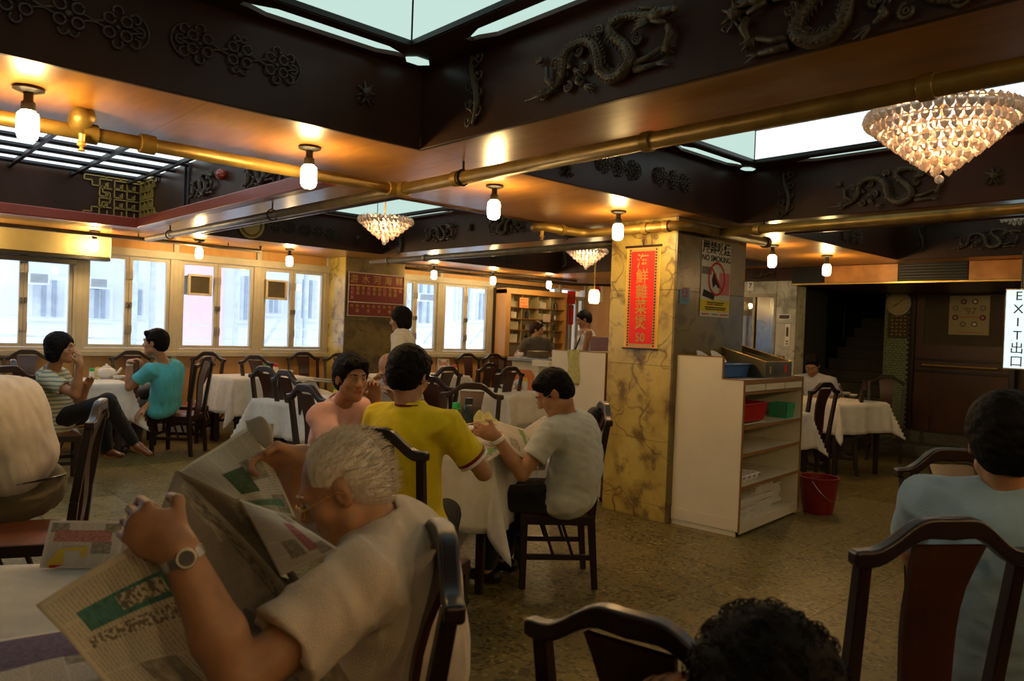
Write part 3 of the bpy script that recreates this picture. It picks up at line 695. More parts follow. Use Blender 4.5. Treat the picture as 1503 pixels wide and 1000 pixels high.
for a in (('cloud_carving', 'Y', 3.18, (350, 82), 'carved cloud cluster on the dark board above the top left light bulbs'), ('cloud_carving', 'Y', 3.18, (100, 22), 'carved cloud cluster at the top left corner of the picture'),
          ('flower_carving', 'Y', 3.18, (535, 137), 'small carved leaf ornament near the inner corner of the nearest ceiling recess'), ('scroll_carving', 'X', 2.25, (700, 133), 'upright carved scroll beside the large dragon overhead'),
          ('dragon_carving', 'X', 2.25, (878, 80), 'large carved dragon with claws on the nearest ceiling board'), ('flower_carving', 'X', 2.25, (1083, 22), 'small carved flaming pearl right of the large dragon'),
          ('dragon_carving', 'X', 2.25, (1262, -12), 'second carved dragon cut off by the top edge of the picture', True),
          ('flower_carving', 'Y', 3.18, (832, 245), 'small carved leaf ornament half hidden by the brass pipe'), ('cloud_carving', 'Y', 3.18, (908, 245), 'carved cloud cluster left of two above the red paper banner pillar', False, .8),
          ('cloud_carving', 'Y', 3.18, (987, 264), 'carved cloud cluster right of two above the marble pillar', False, .8), ('scroll_carving', 'X', 5.32, (1155, 285), 'upright carved scroll on the board below the large crystal chandelier'),
          ('dragon_carving', 'X', 5.32, (1298, 274), 'carved dragon just left below the large crystal chandelier'), ('flower_carving', 'X', 5.32, (1460, 258), 'small carved pearl below right of the large chandelier'),
          ('cloud_carving', 'Y', 8.25, (405, 332), 'carved cloud cluster nearest the round medallion over the windows', False, .9), ('cloud_carving', 'Y', 8.25, (468, 341), 'carved cloud cluster left of the middle chandelier', False, .9),
          ('flower_carving', 'Y', 8.25, (524, 350), 'small carved leaf ornament under the middle chandelier'), ('scroll_carving', 'X', 5.30, (589, 354), 'upright carved scroll right below the middle chandelier'),
          ('dragon_carving', 'X', 5.30, (645, 341), 'carved coiled dragon first to the right of the middle chandelier', False, .8), ('flower_carving', 'X', 5.30, (692, 333), 'small carved pearl between two dragons right of the middle chandelier', False, .8),
          ('dragon_carving', 'X', 5.30, (748, 329), 'carved dragon partly behind the pipe right of the bulb', True, .8), ('scroll_carving', 'X', 5.30, (835, 333), 'carved scroll just left of the bulb by the pillar', False, .8),
          ('cloud_carving', 'Y', 8.25, (738, 379), 'dim carved cloud cluster left of the far chandelier', False, .8), ('scroll_carving', 'X', 8.5, (830, 380), 'dim upright scroll behind the far chandelier', False, .8),
          ('cloud_carving', 'Y', 3.18, (1250, 347), 'dim carved cloud cluster in the recess beyond the right beam', False, .8), ('scroll_carving', 'X', 8.5, (1353, 352), 'dim upright scroll above the copper air duct', False, .8),
          ('dragon_carving', 'X', 8.5, (1445, 350), 'dim carved dragon above the right end of the air duct', False, .8),
          ('dragon_carving', 'X', 2.40, (382, 252), 'carved dragon on the board lit by the louvres, nearer one', False, .75), ('dragon_carving', 'X', 2.40, (298, 272), 'carved dragon on the louvre side board, farther one', False, .75)):
    carve(a[0], a[1], a[2], a[3], a[4], *(a[5:]))
mbp = MB().sphere((0, -.03, 0), .045, 12, 8); p = atX(328, 258, 2.40)
tag(obj('pearl_carving', mbp, 'red trim'), 'round red pearl carving between the two dragons by the louvres', 'carving').location = (2.37, p[1], p[2])
me_ = MB(); me_.lathe([(0, .02), (.10, .02), (.115, .0), (.13, .02), (.15, .02), (.15, 0)], 24, close=False)
p = atY(368, 331, 8.24); o = obj('round_medallion', me_, 'gold lattice'); o.rotation_euler = (R_(90), 0, 0); o.location = (p[0], 8.24, p[2])
tag(o, 'round pale medallion on the board above the row of windows', 'medallion')
# fret lattice of stepped bars at the far corner of the louvred recess, and one on the side board
def fret(w, h):
    mb = MB(); t = .012
    def hb(x0, x1, z): mb.box((x0, -.016, z-t/2), (x1, 0, z+t/2))
    def vb(x, z0, z1): mb.box((x-t/2, -.016, z0), (x+t/2, 0, z1))
    hb(0, w, h/2); hb(0, w, -h/2); vb(w, -h/2, h/2)
    for s in (-1, 1):
        st = [(0, .5), (.12, .5), (.12, .38), (.24, .38), (.24, .26), (.40, .26), (.40, .12), (.52, .12), (.52, 0)]
        for (a, b), (c, d) in zip(st, st[1:]):
            if b == d: hb(a*w, c*w, s*b*h)
            else: vb(a*w, min(s*b*h, s*d*h), max(s*b*h, s*d*h))
        for cx in (.45, .68, .88):
            for cz in (.34, .12):
                z = s*cz*h; q = .055
                hb(cx*w-q, cx*w+q, z+q*.7); vb(cx*w-q, z-q*.7, z+q*.7); hb(cx*w-q, cx*w+q*.3, z-q*.7); vb(cx*w+q*.3, z-q*.7, z+.01); vb(cx*w, z+q*.7, z+q*.7+.05)
    return mb
p0, p1 = atY(112, 258, 8.2), atY(214, 326, 8.2)
o = obj('fret_lattice', fret(2.39-p0[0], .40), 'gold lattice'); o.location = (p0[0], 8.215, 2.60); tag(o, 'yellow stepped fret lattice in the corner of the louvred recess', 'lattice')
o = obj('fret_lattice', fret(.55, .40), 'gold lattice'); o.rotation_euler = (0, 0, -math.pi/2); o.scale = (-1, 1, 1); o.location = (2.395, 7.62, 2.60); tag(o, 'fret lattice on the side board seen edge-on beside the corner one', 'lattice')
for i, (x, lab) in enumerate(((.95, 'dark blue chevron moulding between the dragon and the yellow lattice'),)):
    mb = MB()
    for dx in (0, .06): mb.bar((x+dx, -.008, -.2), (x+dx+.13, -.008, 0), .022, .014, (0, 1, 0)); mb.bar((x+dx+.13, -.008, 0), (x+dx, -.008, .2), .022, .014, (0, 1, 0))
    o = obj('chevron_moulding', mb, 'dark line'); o.location = (0, 8.215, 2.60); tag(o, lab, 'moulding')
o = link('dragon_carving', mesh_of('dragon_carving', dragon_mb(), 'gold lattice', True)); o.location = (.45, 8.21, 2.60); o.scale = (.8, 1, .8); tag(o, 'yellow dragon carving left of the chevrons at the left edge', 'carving')
for Y_, lab in ((6.85, 'far'), (5.05, 'near')):
    mb = MB()
    for dy in (0, .1): mb.box((2.385, Y_+dy, ZC+.05), (2.40, Y_+dy+.02, 2.80))
    tag(obj('upright_moulding', mb, 'dark line'), 'pair of thin dark uprights at the %s end of the louvred side board' % lab, 'moulding')

# ================================================================ bulbs
def make_bulb():
    r = empty('light_bulb', cat='light bulb', group='bare bulbs under the ceiling beams')
    obj('ceiling_rose', MB().lathe([(.0, 0), (.055, 0), (.058, -.012), (.03, -.022), (0, -.022)], 16), 'black metal', r, smooth=False)
    obj('socket', MB().lathe([(.018, -.02), (.018, -.055), (.026, -.062), (.028, -.095), (.0, -.095)], 14), 'black metal', r)
    obj('glass_bulb', MB().lathe([(.024, -.095), (.038, -.108), (.041, -.125), (.041, -.185), (.036, -.205), (.02, -.216), (0, -.219)], 18), 'bulb glow', r, smooth=True)
    return r
bproto = make_bulb(); first = True
BL = [(.62, 3.62, 'at top left in front of the louvres'), (1.87, 3.63, 'hanging over the middle of the left beam'), (3.15, 3.63, 'just under the pipe hanger at the beam crossing'), (4.38, 3.63, 'just left of the red paper banner'),
      (6.80, 3.70, 'right of the pillar, the larger of the pair there'), (7.88, 3.66, 'farther of the pair right of the pillar'), (2.23, 9.22, 'in front of the roller blind at the left windows'), (3.28, 9.0, 'above the windows under the pipe end'),
      (4.37, 8.92, 'just left of the menu board pillar'), (6.63, 8.92, 'first right of the menu board'), (7.83, 8.98, 'second right of the menu board'), (8.85, 8.75, 'above the glass display cabinet'), (1.05, 9.2, 'outside the left edge over the blind'), (-.65, -1.3, 'unseen behind the camera, left'), (.62, -1.3, 'unseen behind the camera, middle'), (1.87, -1.3, 'unseen behind the camera, right'), (3.15, -1.3, 'unseen, far right behind the camera'), (4.6, -1.3, 'unseen outside the right edge of the picture, nearer'), (6.9, -1.3, 'unseen outside the right edge of the picture, farther'), (8.8, .8, 'unseen outside the right edge near the exit sign')]  # rear and right-edge bulbs are assumed, added to brighten foreground and right side
for x, y, lab in BL:
    o = bproto if first else copy_tree(bproto); first = False
    o.location = (x, y, ZC); o['label'] = 'glowing bare bulb '+lab

# ================================================================ chandeliers
def make_chandelier(R, H, tiers, stem):
    r = empty('chandelier', cat='chandelier', group='crystal chandeliers')
    drop = MB().lathe([(0, .0), (.30, -.18), (.5, -.5), (.36, -.8), (0, -1.0)], 6)
    dm = mesh_of('crystal_drop', drop, 'crystal')
    fr = MB()
    for t in range(tiers):
        q = t/(tiers-1); rr = R*(1-q*.92); z = -H*q**.9*.80
        fr.tube([(rr*math.cos(a), rr*math.sin(a), z) for a in [2*math.pi*k/24 for k in range(25)]], .004, 5)
        n = max(1, int(2*math.pi*rr/(.043)))
        for k in range(n):
            a = 2*math.pi*(k+.5*(t % 2))/n
            d = link('crystal_drop', dm, r); s = .046 if t else .052
            d.scale = (s, s, s*1.55); d.location = ((rr+.01)*math.cos(a), (rr+.01)*math.sin(a), z+.025); d.rotation_euler = (R_(-16)*math.sin(-a)*-1, R_(16)*math.cos(a)*-1, a)
    obj('frame', fr, 'gold', r)
    obj('stem', MB().tube([(0, 0, 0), (0, 0, stem)], .008, 8).lathe([(.06, stem-.10), (.06, stem-.07), (.02, stem-.04)], 14), 'gold', r)
    for k in range(7):
        a = k*math.pi/3; c = (R*.50*math.cos(a), R*.50*math.sin(a), -H*.14) if k < 6 else (0, 0, -H*.42)
        obj('lamp_globe', MB().sphere(c, .035, 10, 7), 'chandelier lamp', r, smooth=True)
    obj('finial', MB().sphere((0, 0, -H*.98), .022, 10, 7), 'crystal', r)
    return r
ch = make_chandelier(.335, .33, 8, .50); c = atd(1383, 160, 3.80); ch.location = (c[0], c[1], c[2]-.03); ch['label'] = 'large crystal chandelier hanging at upper right'
c2 = make_chandelier(.245, .24, 6, .68); c = atd(565, 322, 7.5); c2.location = c; c2['label'] = 'middle crystal chandelier hanging above the waitress'
for px, dep, lab, s in (((861, 367), 9.7, 'far crystal chandelier just left of the pillar', .98), ((1506, 322), 7.4, 'crystal chandelier cut off by the right edge', 1.0)):
    o = copy_tree(c2, label=lab, scale=(s, s, s)); o.location = atd(px[0], px[1], dep)

# ================================================================ pipes
def hang(mb, x, y, z, r): mb.tube([(x, y, z+r), (x, y, ZC)], .006, 6); mb.lathe([(.03, 0), (.03, -.012)], 10, (x, y, ZC)); mb.lathe([(r+.008, -.014), (r+.008, .014)], 12, (0, 0, 0)) if 0 else None
ZP = 2.27
pipe = empty('ceiling_pipe', (0, 0, ZC), label='brass coloured sprinkler pipe running under the near beams with a junction', cat='pipe')
Yp = float(atz(590, 280, ZP)[1]); Xp = float(atz(592, 278, ZP)[0])
def ptube(par, pts, r, m='brass pipe', n='pipe_run'): return obj(n, MB().tube([(a, b, c-ZC) for a, b, c in pts], r, 14), m, par, smooth=True)
def flange(par, p, axis, r, m='brass pipe', w=.05):
    p = Vector((p[0], p[1], p[2]-ZC)); d = Vector((1, 0, 0)) if axis == 'X' else Vector((0, 1, 0)) if axis == 'Y' else Vector((0, 0, 1))
    obj('coupling', MB().tube([p-d*w/2, p+d*w/2], r, 14), m, par, bevel=.004)
ptube(pipe, [(-1.2, Yp, ZP), (Xp, Yp, ZP)], .033); ptube(pipe, [(Xp, -1.5, ZP), (Xp, Yp, ZP)], .036); ptube(pipe, [(Xp, Yp, ZP), (Xp, 8.6, ZP)], .030, 'grey pipe')
flange(pipe, (Xp, Yp-.05, ZP), 'Y', .046); flange(pipe, (Xp-.06, Yp, ZP), 'X', .044)
for x in (.9, 1.15): flange(pipe, (x, Yp, ZP), 'X', .046, w=.07)
for y in (.9, 2.0, 3.3): flange(pipe, (Xp, y, ZP), 'Y', .044)
tee = float(atz(133, 182, ZP)[0])
obj('tee_joint', MB().tube([(tee, Yp, ZP-ZC), (tee, Yp-.02, ZP-ZC+.05), (tee, Yp-.10, ZP-ZC+.06)], [.05, .05, .045], 14), 'brass pipe', pipe, smooth=True)
obj('sprinkler_head', MB().lathe([(.014, 0), (.012, -.03), (.020, -.045), (.020, -.05), (.006, -.06), (.016, -.075), (0, -.078)], 10, (tee, Yp-.06, ZP-ZC-.02)), 'gold', pipe)
for y in (3.25, 5.6, 7.9): 
    m = MB(); m.tube([(Xp, y, ZP-ZC+.03), (Xp, y, 0)], .007, 6); m.tube([(Xp+.042*math.cos(a), y, ZP-ZC+.042*math.sin(a)) for a in [k*math.pi/8 for k in range(17)]], .006, 5); obj('pipe_hanger', m, 'black metal', pipe)
pipe2 = empty('ceiling_pipe', (0, 0, ZC), label='brass pipe bending around the top of the marble pillar', cat='pipe')
xa, ya = 4.70, 3.29
ptube(pipe2, [(4.20, 4.35, ZP), (4.20, 4.30, ZP), (4.25, 4.25, ZP), (4.62, 4.25, ZP), (4.70, 4.17, ZP), (xa, ya+.10, ZP), (xa+.03, ya+.03, ZP), (xa+.10, ya, ZP), (5.95, ya, ZP)], .036)
flange(pipe2, (xa, 3.62, ZP), 'Y', .046); flange(pipe2, (xa, 3.42, ZP), 'Y', .046); flange(pipe2, (5.92, ya, ZP), 'X', .05); flange(pipe2, (4.42, 4.25, ZP), 'X', .046)
obj('sprinkler_head', MB().lathe([(.014, 0), (.012, -.03), (.020, -.045), (.006, -.06), (.016, -.07), (0, -.073)], 10, (4.22, 4.27, ZP-ZC-.03)), 'gold', pipe2)
pipe3 = empty('ceiling_pipe', (0, 0, ZC), label='dark pipe under the second beam leading right past the pillar', cat='pipe')
X3 = float(atz(1300, 322, ZP)[0])
ptube(pipe3, [(X3, 3.9, ZP), (X3, -1.0, ZP)], .034); flange(pipe3, (X3, 2.95, ZP), 'Y', .044)
for y in (2.9, 1.2):
    m = MB(); m.tube([(X3, y, ZP-ZC+.03), (X3, y, 0)], .007, 6); obj('pipe_hanger', m, 'black metal', pipe3)
pipe4 = empty('ceiling_pipe', (0, 0, ZC), label='dark pipe under the far beam between the menu board and the pillar', cat='pipe')
X4 = float(atz(740, 370, ZP)[0])
ptube(pipe4, [(X4, 8.6, ZP), (X4, 4.35, ZP)], .034, 'grey pipe'); flange(pipe4, (X4, 7.4, ZP), 'Y', .044, 'grey pipe'); flange(pipe4, (X4, 8.2, ZP), 'Y', .044, 'grey pipe')
pipe5 = empty('ceiling_pipe', (0, 0, ZC), label='thin dark pipe along the ceiling above the row of windows', cat='pipe')
ptube(pipe5, [(-1.5, 8.95, ZP+.03), (4.0, 8.95, ZP+.03), (4.0, 8.95, ZC)], .022, 'grey pipe'); ptube(pipe5, [(6.0, 9.3, ZP+.03), (10.0, 9.3, ZP+.03), (10.4, 8.6, ZP+.03)], .020, 'black metal')
for x in (.8, 2.6, 3.6, 6.6, 7.6, 9.0):
    m = MB(); m.tube([(x, 8.95 if x < 5 else 9.3, ZP-ZC+.04), (x, 8.95 if x < 5 else 9.3, 0)], .006, 6); obj('pipe_hanger', m, 'black metal', pipe5)
obj('track', B((6.0, 9.0, -.035), (9.8, 9.04, -.01)), 'black metal', pipe5)

# ================================================================ outside the windows
fac = empty('apartment_facade', (0, 14.0, 0), label='pale apartment building across the street behind the windows', cat='building')
def fp(n, lo, hi, m, **kw): return obj(n, B(lo, hi), m, fac, **kw)
fp('wall', (-8, 0, -6), (30, .4, 9), 'ext wall')
pk = [atY(x, 500, 14.0)[0] for x in (262, 322)]
fp('pink_wall', (pk[0], -.12, -5), (pk[1], 0, 8), 'ext pink')
def ewin(xa, ya, xb, yb):
    a, b = atY(xa, ya, 14.0), atY(xb, yb, 14.0); lo = (min(a[0], b[0]), 0, min(a[2], b[2])); hi = (max(a[0], b[0]), 0, max(a[2], b[2]))
    f = fp('window', (lo[0]-.06, -.06, lo[2]-.06), (hi[0]+.06, 0, hi[2]+.06), 'ext wall')
    obj('pane', B((lo[0], -.075, lo[2]), (hi[0], -.06, hi[2])), 'ext mid', f)
    for k in range(1, 3):
        x = lo[0]+(hi[0]-lo[0])*k/3; obj('mullion', B((x-.03, -.09, lo[2]), (x+.03, -.075, hi[2])), 'ext dark', f)
for r in ((48, 410, 92, 466), (131, 425, 158, 468), (193, 425, 207, 463), (352, 405, 372, 470), (388, 425, 410, 460), (434, 410, 462, 468), (604, 415, 636, 475), (672, 410, 690, 470), (697, 430, 712, 470), (840, 415, 852, 470)): ewin(*r)
def acunit(xa, ya, xb, yb, lab):
    a, b = atY(xa, ya, 13.6), atY(xb, yb, 13.6); w, h = b[0]-a[0], a[2]-b[2]
    r = empty('air_conditioner', (a[0], 13.55, b[2]), label=lab, cat='air conditioner', group='air conditioners outside')
    obj('case', B((0, 0, 0), (w, .42, h)), 'cream plastic' if 'yellowed' in lab else 'ext wall', r, bevel=.01)
    obj('grille', B((w*.1, -.012, h*.12), (w*.9, 0, h*.86)), 'ac grille' if 'yellowed' in lab else 'ext dark', r)
    for k in range(5): obj('slat', B((w*.1, -.02, h*(.18+.14*k)), (w*.9, -.012, h*(.2+.14*k))), 'cream plastic', r)
for a in ((41, 399, 72, 418, 'small white air conditioner on the facade behind the leftmost window'), (130, 407, 158, 424, 'white air conditioner behind the second window'), (613, 430, 637, 443, 'air conditioner high behind the windows right of the menu board')): acunit(*a)
# the two yellowed units sit in the window panes
for xa, ya, xb, yb, lab in ((277, 402, 311, 435, 'yellowed air conditioner set into the pink window pane'), (391, 410, 422, 441, 'yellowed air conditioner in the window nearest the menu pillar')):
    a, b = atY(xa, ya, YW-.05), atY(xb, yb, YW-.05); w, h = b[0]-a[0], a[2]-b[2]
    r = empty('air_conditioner', (a[0], YW-.05, b[2]), label=lab, cat='air conditioner', group='air conditioners in the windows')
    obj('case', MB().box((0, 0, 0), (w, .04, h*.1)).box((0, 0, h*.9), (w, .04, h)).box((0, 0, h*.1), (w*.1, .04, h*.9)).box((w*.9, 0, h*.1), (w, .04, h*.9)), 'cream plastic', r, bevel=.004)
    obj('body', B((w*.06, .04, h*.06), (w*.94, .5, h*.94)), 'ac grille', r)
    for k in range(9): obj('slat', B((w*.1, .012, h*(.13+.085*k)), (w*.9, .02, h*(.155+.085*k))), 'window rubber', r)
dp = empty('drain_pipes', (0, 13.6, 0), label='drain pipes and slanting brace on the facade outside', cat='pipe')
for xa in (196, 222, 345, 437, 447): x = atY(xa, 500, 13.6)[0]; obj('pipe_run', MB().tube([(x, 0, -4), (x, 0, 6)], .05, 8), 'ext mid', dp)
for (xa, ya, xb, yb) in ((410, 470, 388, 505), (622, 505, 640, 480), (690, 505, 712, 480), (835, 470, 860, 500)):
    a, b = atY(xa, ya, 13.6), atY(xb, yb, 13.6); obj('brace', MB().tube([(a[0], 0, a[2]), (b[0], 0, b[2])], .035, 6), 'ext mid', dp)
wires = MB()
for z0_, z1_ in ((1.35, .95), (1.15, 1.2), (1.6, 1.3)): wires.tube([(-3+1.3*k, -.0, z0_+(z1_-z0_)*k/10-.1*math.sin(math.pi*k/10)) for k in range(11)], .008, 5)
o = obj('overhead_wires', wires, 'ext mid'); o.location = (0, 13.3, 0); tag(o, 'thin sagging wires outside behind the left windows', 'wire')
# ================================================================ chairs
def make_chair():
    r = empty('dining_chair', cat='chair')
    m = MB().box((-.215, -.20, .365), (.215, .215, .42)); m.box((-.20, .17, .33), (.20, .20, .37)); obj('seat_frame', m, 'dark chair wood', r, bevel=.006)
    m = MB().grid(lambda u, v: (-.205+.41*u, -.195+.40*v, .42+.028*(1-(2*u-1)**6)*(1-(2*v-1)**6)), 8, 8, False); m.box((-.207, -.197, .405), (.207, .207, .421)); obj('seat_cushion', m, 'cushion', r, smooth=True)
    for s in (-1, 1):
        obj('leg', MB().bar((s*.185, .185, 0), (s*.19, .19, .37), .034, .034, (0, 1, 0), .044, .044), 'dark chair wood', r, bevel=.004)
        post = MB()
        P = [(s*.185, -.225, 0), (s*.188, -.19, .40), (s*.195, -.21, .60), (s*.205, -.262, .95)]
        for a, b, w0, w1 in zip(P, P[1:], (.034, .042, .036), (.042, .036, .032)): post.bar(a, b, w0, w0, (0, 1, 0), w1, w1)
        obj('back_post', post, 'dark chair wood', r, bevel=.004)
        m = MB().box((s*.187-.011, -.19, .165), (s*.187+.011, .17, .195))
        for y in (-.06, .05): m.bar((s*.187, y-.03, .195), (s*.187, y+.03, .365), .016, .016, (1, 0, 0))
        obj('stretcher', m, 'dark chair wood', r)
    m = MB().box((-.17, .176, .20), (.17, .20, .23))
    for x in (-.06, .06): m.bar((x, .188, .23), (x*1.8, .188, .34), .016, .016, (0, 1, 0))
    obj('stretcher', m, 'dark chair wood', r)
    # crest rail: drooping ends, raised middle
    def zc(t): return .945+.075*(.5+.5*math.cos(math.pi*min(1, max(0, (abs(t)-.22)/.62))))
    m = MB(); n = 24; top = []; bot = []
    for i in range(n+1):
        t = -1+2*i/n; e = max(0, (abs(t)-.86)/.14)
        th = .030+.012*(1-abs(t)) ; th2 = th*(1-.35*e*e)+.006*e
        top.append((.238*t, zc(t)+th2*.5+.006)); bot.append((.238*t, zc(t)-th2*.6))
    poly = top+bot[::-1]
    m.prism(poly, -.285, -.245, lambda a, b, d: (a, d-.02*(1-min(1, abs(a)/.24)), b)); obj('crest_rail', m, 'dark chair wood', r, bevel=.009, seg=3)
    def sy(z): t = (z-.42)/.54; return -.195-.022*t-.06*t*t-.012*math.sin(math.pi*2*t)
    m = MB(); k = 10
    for i in range(k):
        za, zb = .42+.56*i/k, .42+.56*(i+1)/k
        wa, wb2 = [.060+.020*(z-.42)/.56+.012*max(0, (z-.86)/.12) for z in (za, zb)]
        m.add([(-wa, sy(za)-.008, za), (wa, sy(za)-.008, za), (wa, sy(za)+.008, za), (-wa, sy(za)+.008, za), (-wb2, sy(zb)-.008, zb), (wb2, sy(zb)-.008, zb), (wb2, sy(zb)+.008, zb), (-wb2, sy(zb)+.008, zb)],
              [(0, 1, 5, 4), (1, 2, 6, 5), (2, 3, 7, 6), (3, 0, 4, 7)])
    obj('splat', m, 'splat wood', r); return r
chair0 = make_chair(); used = []
def chair(x, y, face, lab, group='carved wooden dining chairs'):
    # face = compass of the sitter's gaze in degrees (0 = +X)
    o = chair0 if not used else copy_tree(chair0); used.append(o)
    o.location = (x, y, 0); o.rotation_euler = (0, 0, R_(face-90)); o['label'] = lab; o['group'] = group; return o
def chair_px(px, py, z, face, lab, ref='back'):
    # ref 'back': the pixel is the middle of the crest rail; 'seat': the middle of the seat
    p = atz(px, py, z); a = R_(face)
    if ref == 'back': p = p + np.array([math.cos(a), math.sin(a), 0])*.265
    return chair(p[0], p[1], face, lab)
VD = 47.3
def chair_w(px, Y, face, lab): p = atY(px, 515, Y+.2); return chair(float(p[0]), Y, face, lab)
CH = {}
CH['grey'] = chair(3.20, 3.06, 142, 'dark chair of the man in grey shirt, beside the marble pillar')
p = atd(552, 628, 3.00); CH['yel'] = chair(p[0]+.265*math.cos(R_(25)), p[1]+.265*math.sin(R_(25)), 25, 'chair whose back stands behind the man in the yellow shirt')
CH['old'] = None
p = atd(650, 800, 1.56)
CH['old'] = chair(p[0]-.29*math.cos(R_(152))*-1, p[1]+.26*math.sin(R_(152)), 152, 'near chair seen edge-on behind the white-haired newspaper reader')
p = atd(932, 905, 1.40); CH['bot'] = chair(p[0]+.265*math.cos(R_(12)), p[1]+.265*math.sin(R_(12)), 12, 'chair back rising from the bottom edge beside the dark curly head')
CH['bot'].scale = (1, 1, .90)
p = atd(1386, 780, 1.80); CH['blue'] = chair(p[0]+.265*math.cos(R_(56)), p[1]+.265*math.sin(R_(56)), 56, 'near chair at lower right behind the man in the blue shirt')
CH['behindblue'] = chair_px(1400, 676, 1.0, 232, 'small dark chair back just left of the blue shirt shoulder')
p = atd(138, 600, 3.60); CH['lfg'] = chair(p[0]+.25*math.cos(R_(158)), p[1]+.25*math.sin(R_(158)), 158, 'chair seen edge-on behind the man in white shirt at the left edge')
CH['lady'] = chair_px(47, 528, 1.0, VD-75+12, 'chair behind the woman in the striped blouse')
CH['lady2'] = chair_px(8, 546, 1.0, 120, 'dark chair back at the left edge behind the white-shirted back')
CH['lw'] = chair_w(192, 9.15, 262, 'chair at the window between the talking couple')
CH['lw2'] = chair_w(36, 9.15, 262, 'chair by the window hidden behind the woman in stripes')
CH['tq'] = chair(2.86, 8.30, 137, 'chair of the man in the turquoise shirt, seen from behind')
CH['tq2'] = chair_w(277, 9.10, 215, 'chair against the window panel just behind the turquoise man')
CH['e370'] = chair_px(376, 527, 1.0, 28, 'chair with open back in front of the empty window table')
CH['e395'] = chair_px(390, 545, 1.0, 10, 'first of two chairs close together behind the raised newspaper')
CH['e420'] = chair_px(420, 551, 1.0, 2, 'second of two chairs close together, left of the pink shirt')
CH['e455'] = chair_px(451, 574, 1.0, 4, 'chair back just left of the person in the pink shirt')
CH['w448'] = chair_w(448, 9.15, 268, 'chair against the panel under the window nearest the menu pillar')
CH['w495'] = chair_w(494, 8.85, 250, 'chair in front of the menu board pillar')
CH['facing'] = chair_px(693, 571, 1.0, 222, 'chair facing the camera across the table behind the green bottle')
CH['e660'] = chair_px(656, 544, 1.0, 100, 'chair with its back to us at the right window table')
CH['e640'] = chair_px(632, 560, 1.0, 15, 'dark chair half hidden right of the yellow shirt man head')
CH['e718'] = chair_px(718, 538, 1.0, 102, 'left one of two chairs standing close behind the reader in grey')
CH['e748'] = chair_px(749, 544, 1.0, 98, 'right one of two chairs standing close behind the reader in grey')
CH['f688'] = chair_w(688, 9.10, 262, 'bluish lit chair under the windows right of the menu board')
CH['f728'] = chair_w(727, 9.00, 262, 'bluish lit chair in front of the display cabinet')
CH['g1210'] = chair_px(1210, 568, 1.0, 80, 'chair just right of the service cabinet at the far right table')
CH['g1290'] = chair_px(1268, 563, 1.0, 115, 'chair at the right end of the far right table')
CH['g1300'] = chair_px(1302, 556, 1.0, 200, 'chair beyond the far right table beside the tiled pier')
# stool under the windows
s = empty('wooden_stool', (3.72, 9.15, 0), label='low brown seat with fretted stretcher under the windows', cat='stool')
obj('seat', MB().box((-.26, -.2, .40), (.26, .2, .46)), 'cushion', s, bevel=.012); obj('apron', MB().box((-.25, -.19, .33), (.25, .19, .40)), 'dark chair wood', s)
for sx in (-1, 1):
    for sy_ in (-1, 1): obj('leg', MB().bar((sx*.23, sy_*.17, 0), (sx*.23, sy_*.17, .35), .04, .04), 'dark chair wood', s, bevel=.004)
    m = MB().box((sx*.23-.01, -.16, .18), (sx*.23+.01, .16, .21)); m.bar((sx*.23, -.05, .21), (sx*.23, .05, .33), .015, .015, (1, 0, 0)); obj('stretcher', m, 'dark chair wood', s)
m = MB().box((-.22, -.18, .22), (.22, -.16, .25)); [m.bar((x, -.17, .25), (x+.07, -.17, .34), .014, .014, (0, 1, 0)) for x in (-.15, -.05, .05)]; obj('stretcher', m, 'dark chair wood', s)
# steel armed baby chair with a white bag on it
p = atz(468, 552, .80); s = empty('metal_armchair', (p[0], p[1], 0), R_(-25), label='chrome tubular high chair left of the pink shirt, white bag on it', cat='chair')
for y in (-.2, .2): obj('frame', MB().tube([(-.22, y, 0), (-.22, y, .62), (-.20, y, .73), (-.14, y, .76), (.18, y, .74), (.22, y, .70), (.22, y, 0)], .013, 8), 'steel', s, smooth=True)
obj('tray', B((-.22, -.2, .52), (.22, .2, .545)), 'steel dark', s, bevel=.006); obj('crossbar', MB().tube([(-.22, -.2, .62), (-.22, .2, .62)], .012, 8), 'steel', s)
bg = MB().grid(lambda u, v: ((u-.5)*.46, (v-.5)*.36, .10*max(0, math.sin(math.pi*u))**.5*max(0, math.sin(math.pi*v))**.6*(1+.5*math.sin(5*u+3*v)*.5+.25*math.sin(11*u-7*v))), 18, 14, False).box((-.2, -.16, -.0), (.2, .16, .01))
o = obj('cloth_bag', bg, 'white cloth bag', smooth=True); o.location = (p[0], p[1], .546); o.rotation_euler = (0, 0, R_(-25)); tag(o, 'crumpled white cloth bag lying on the chrome high chair', 'bag')

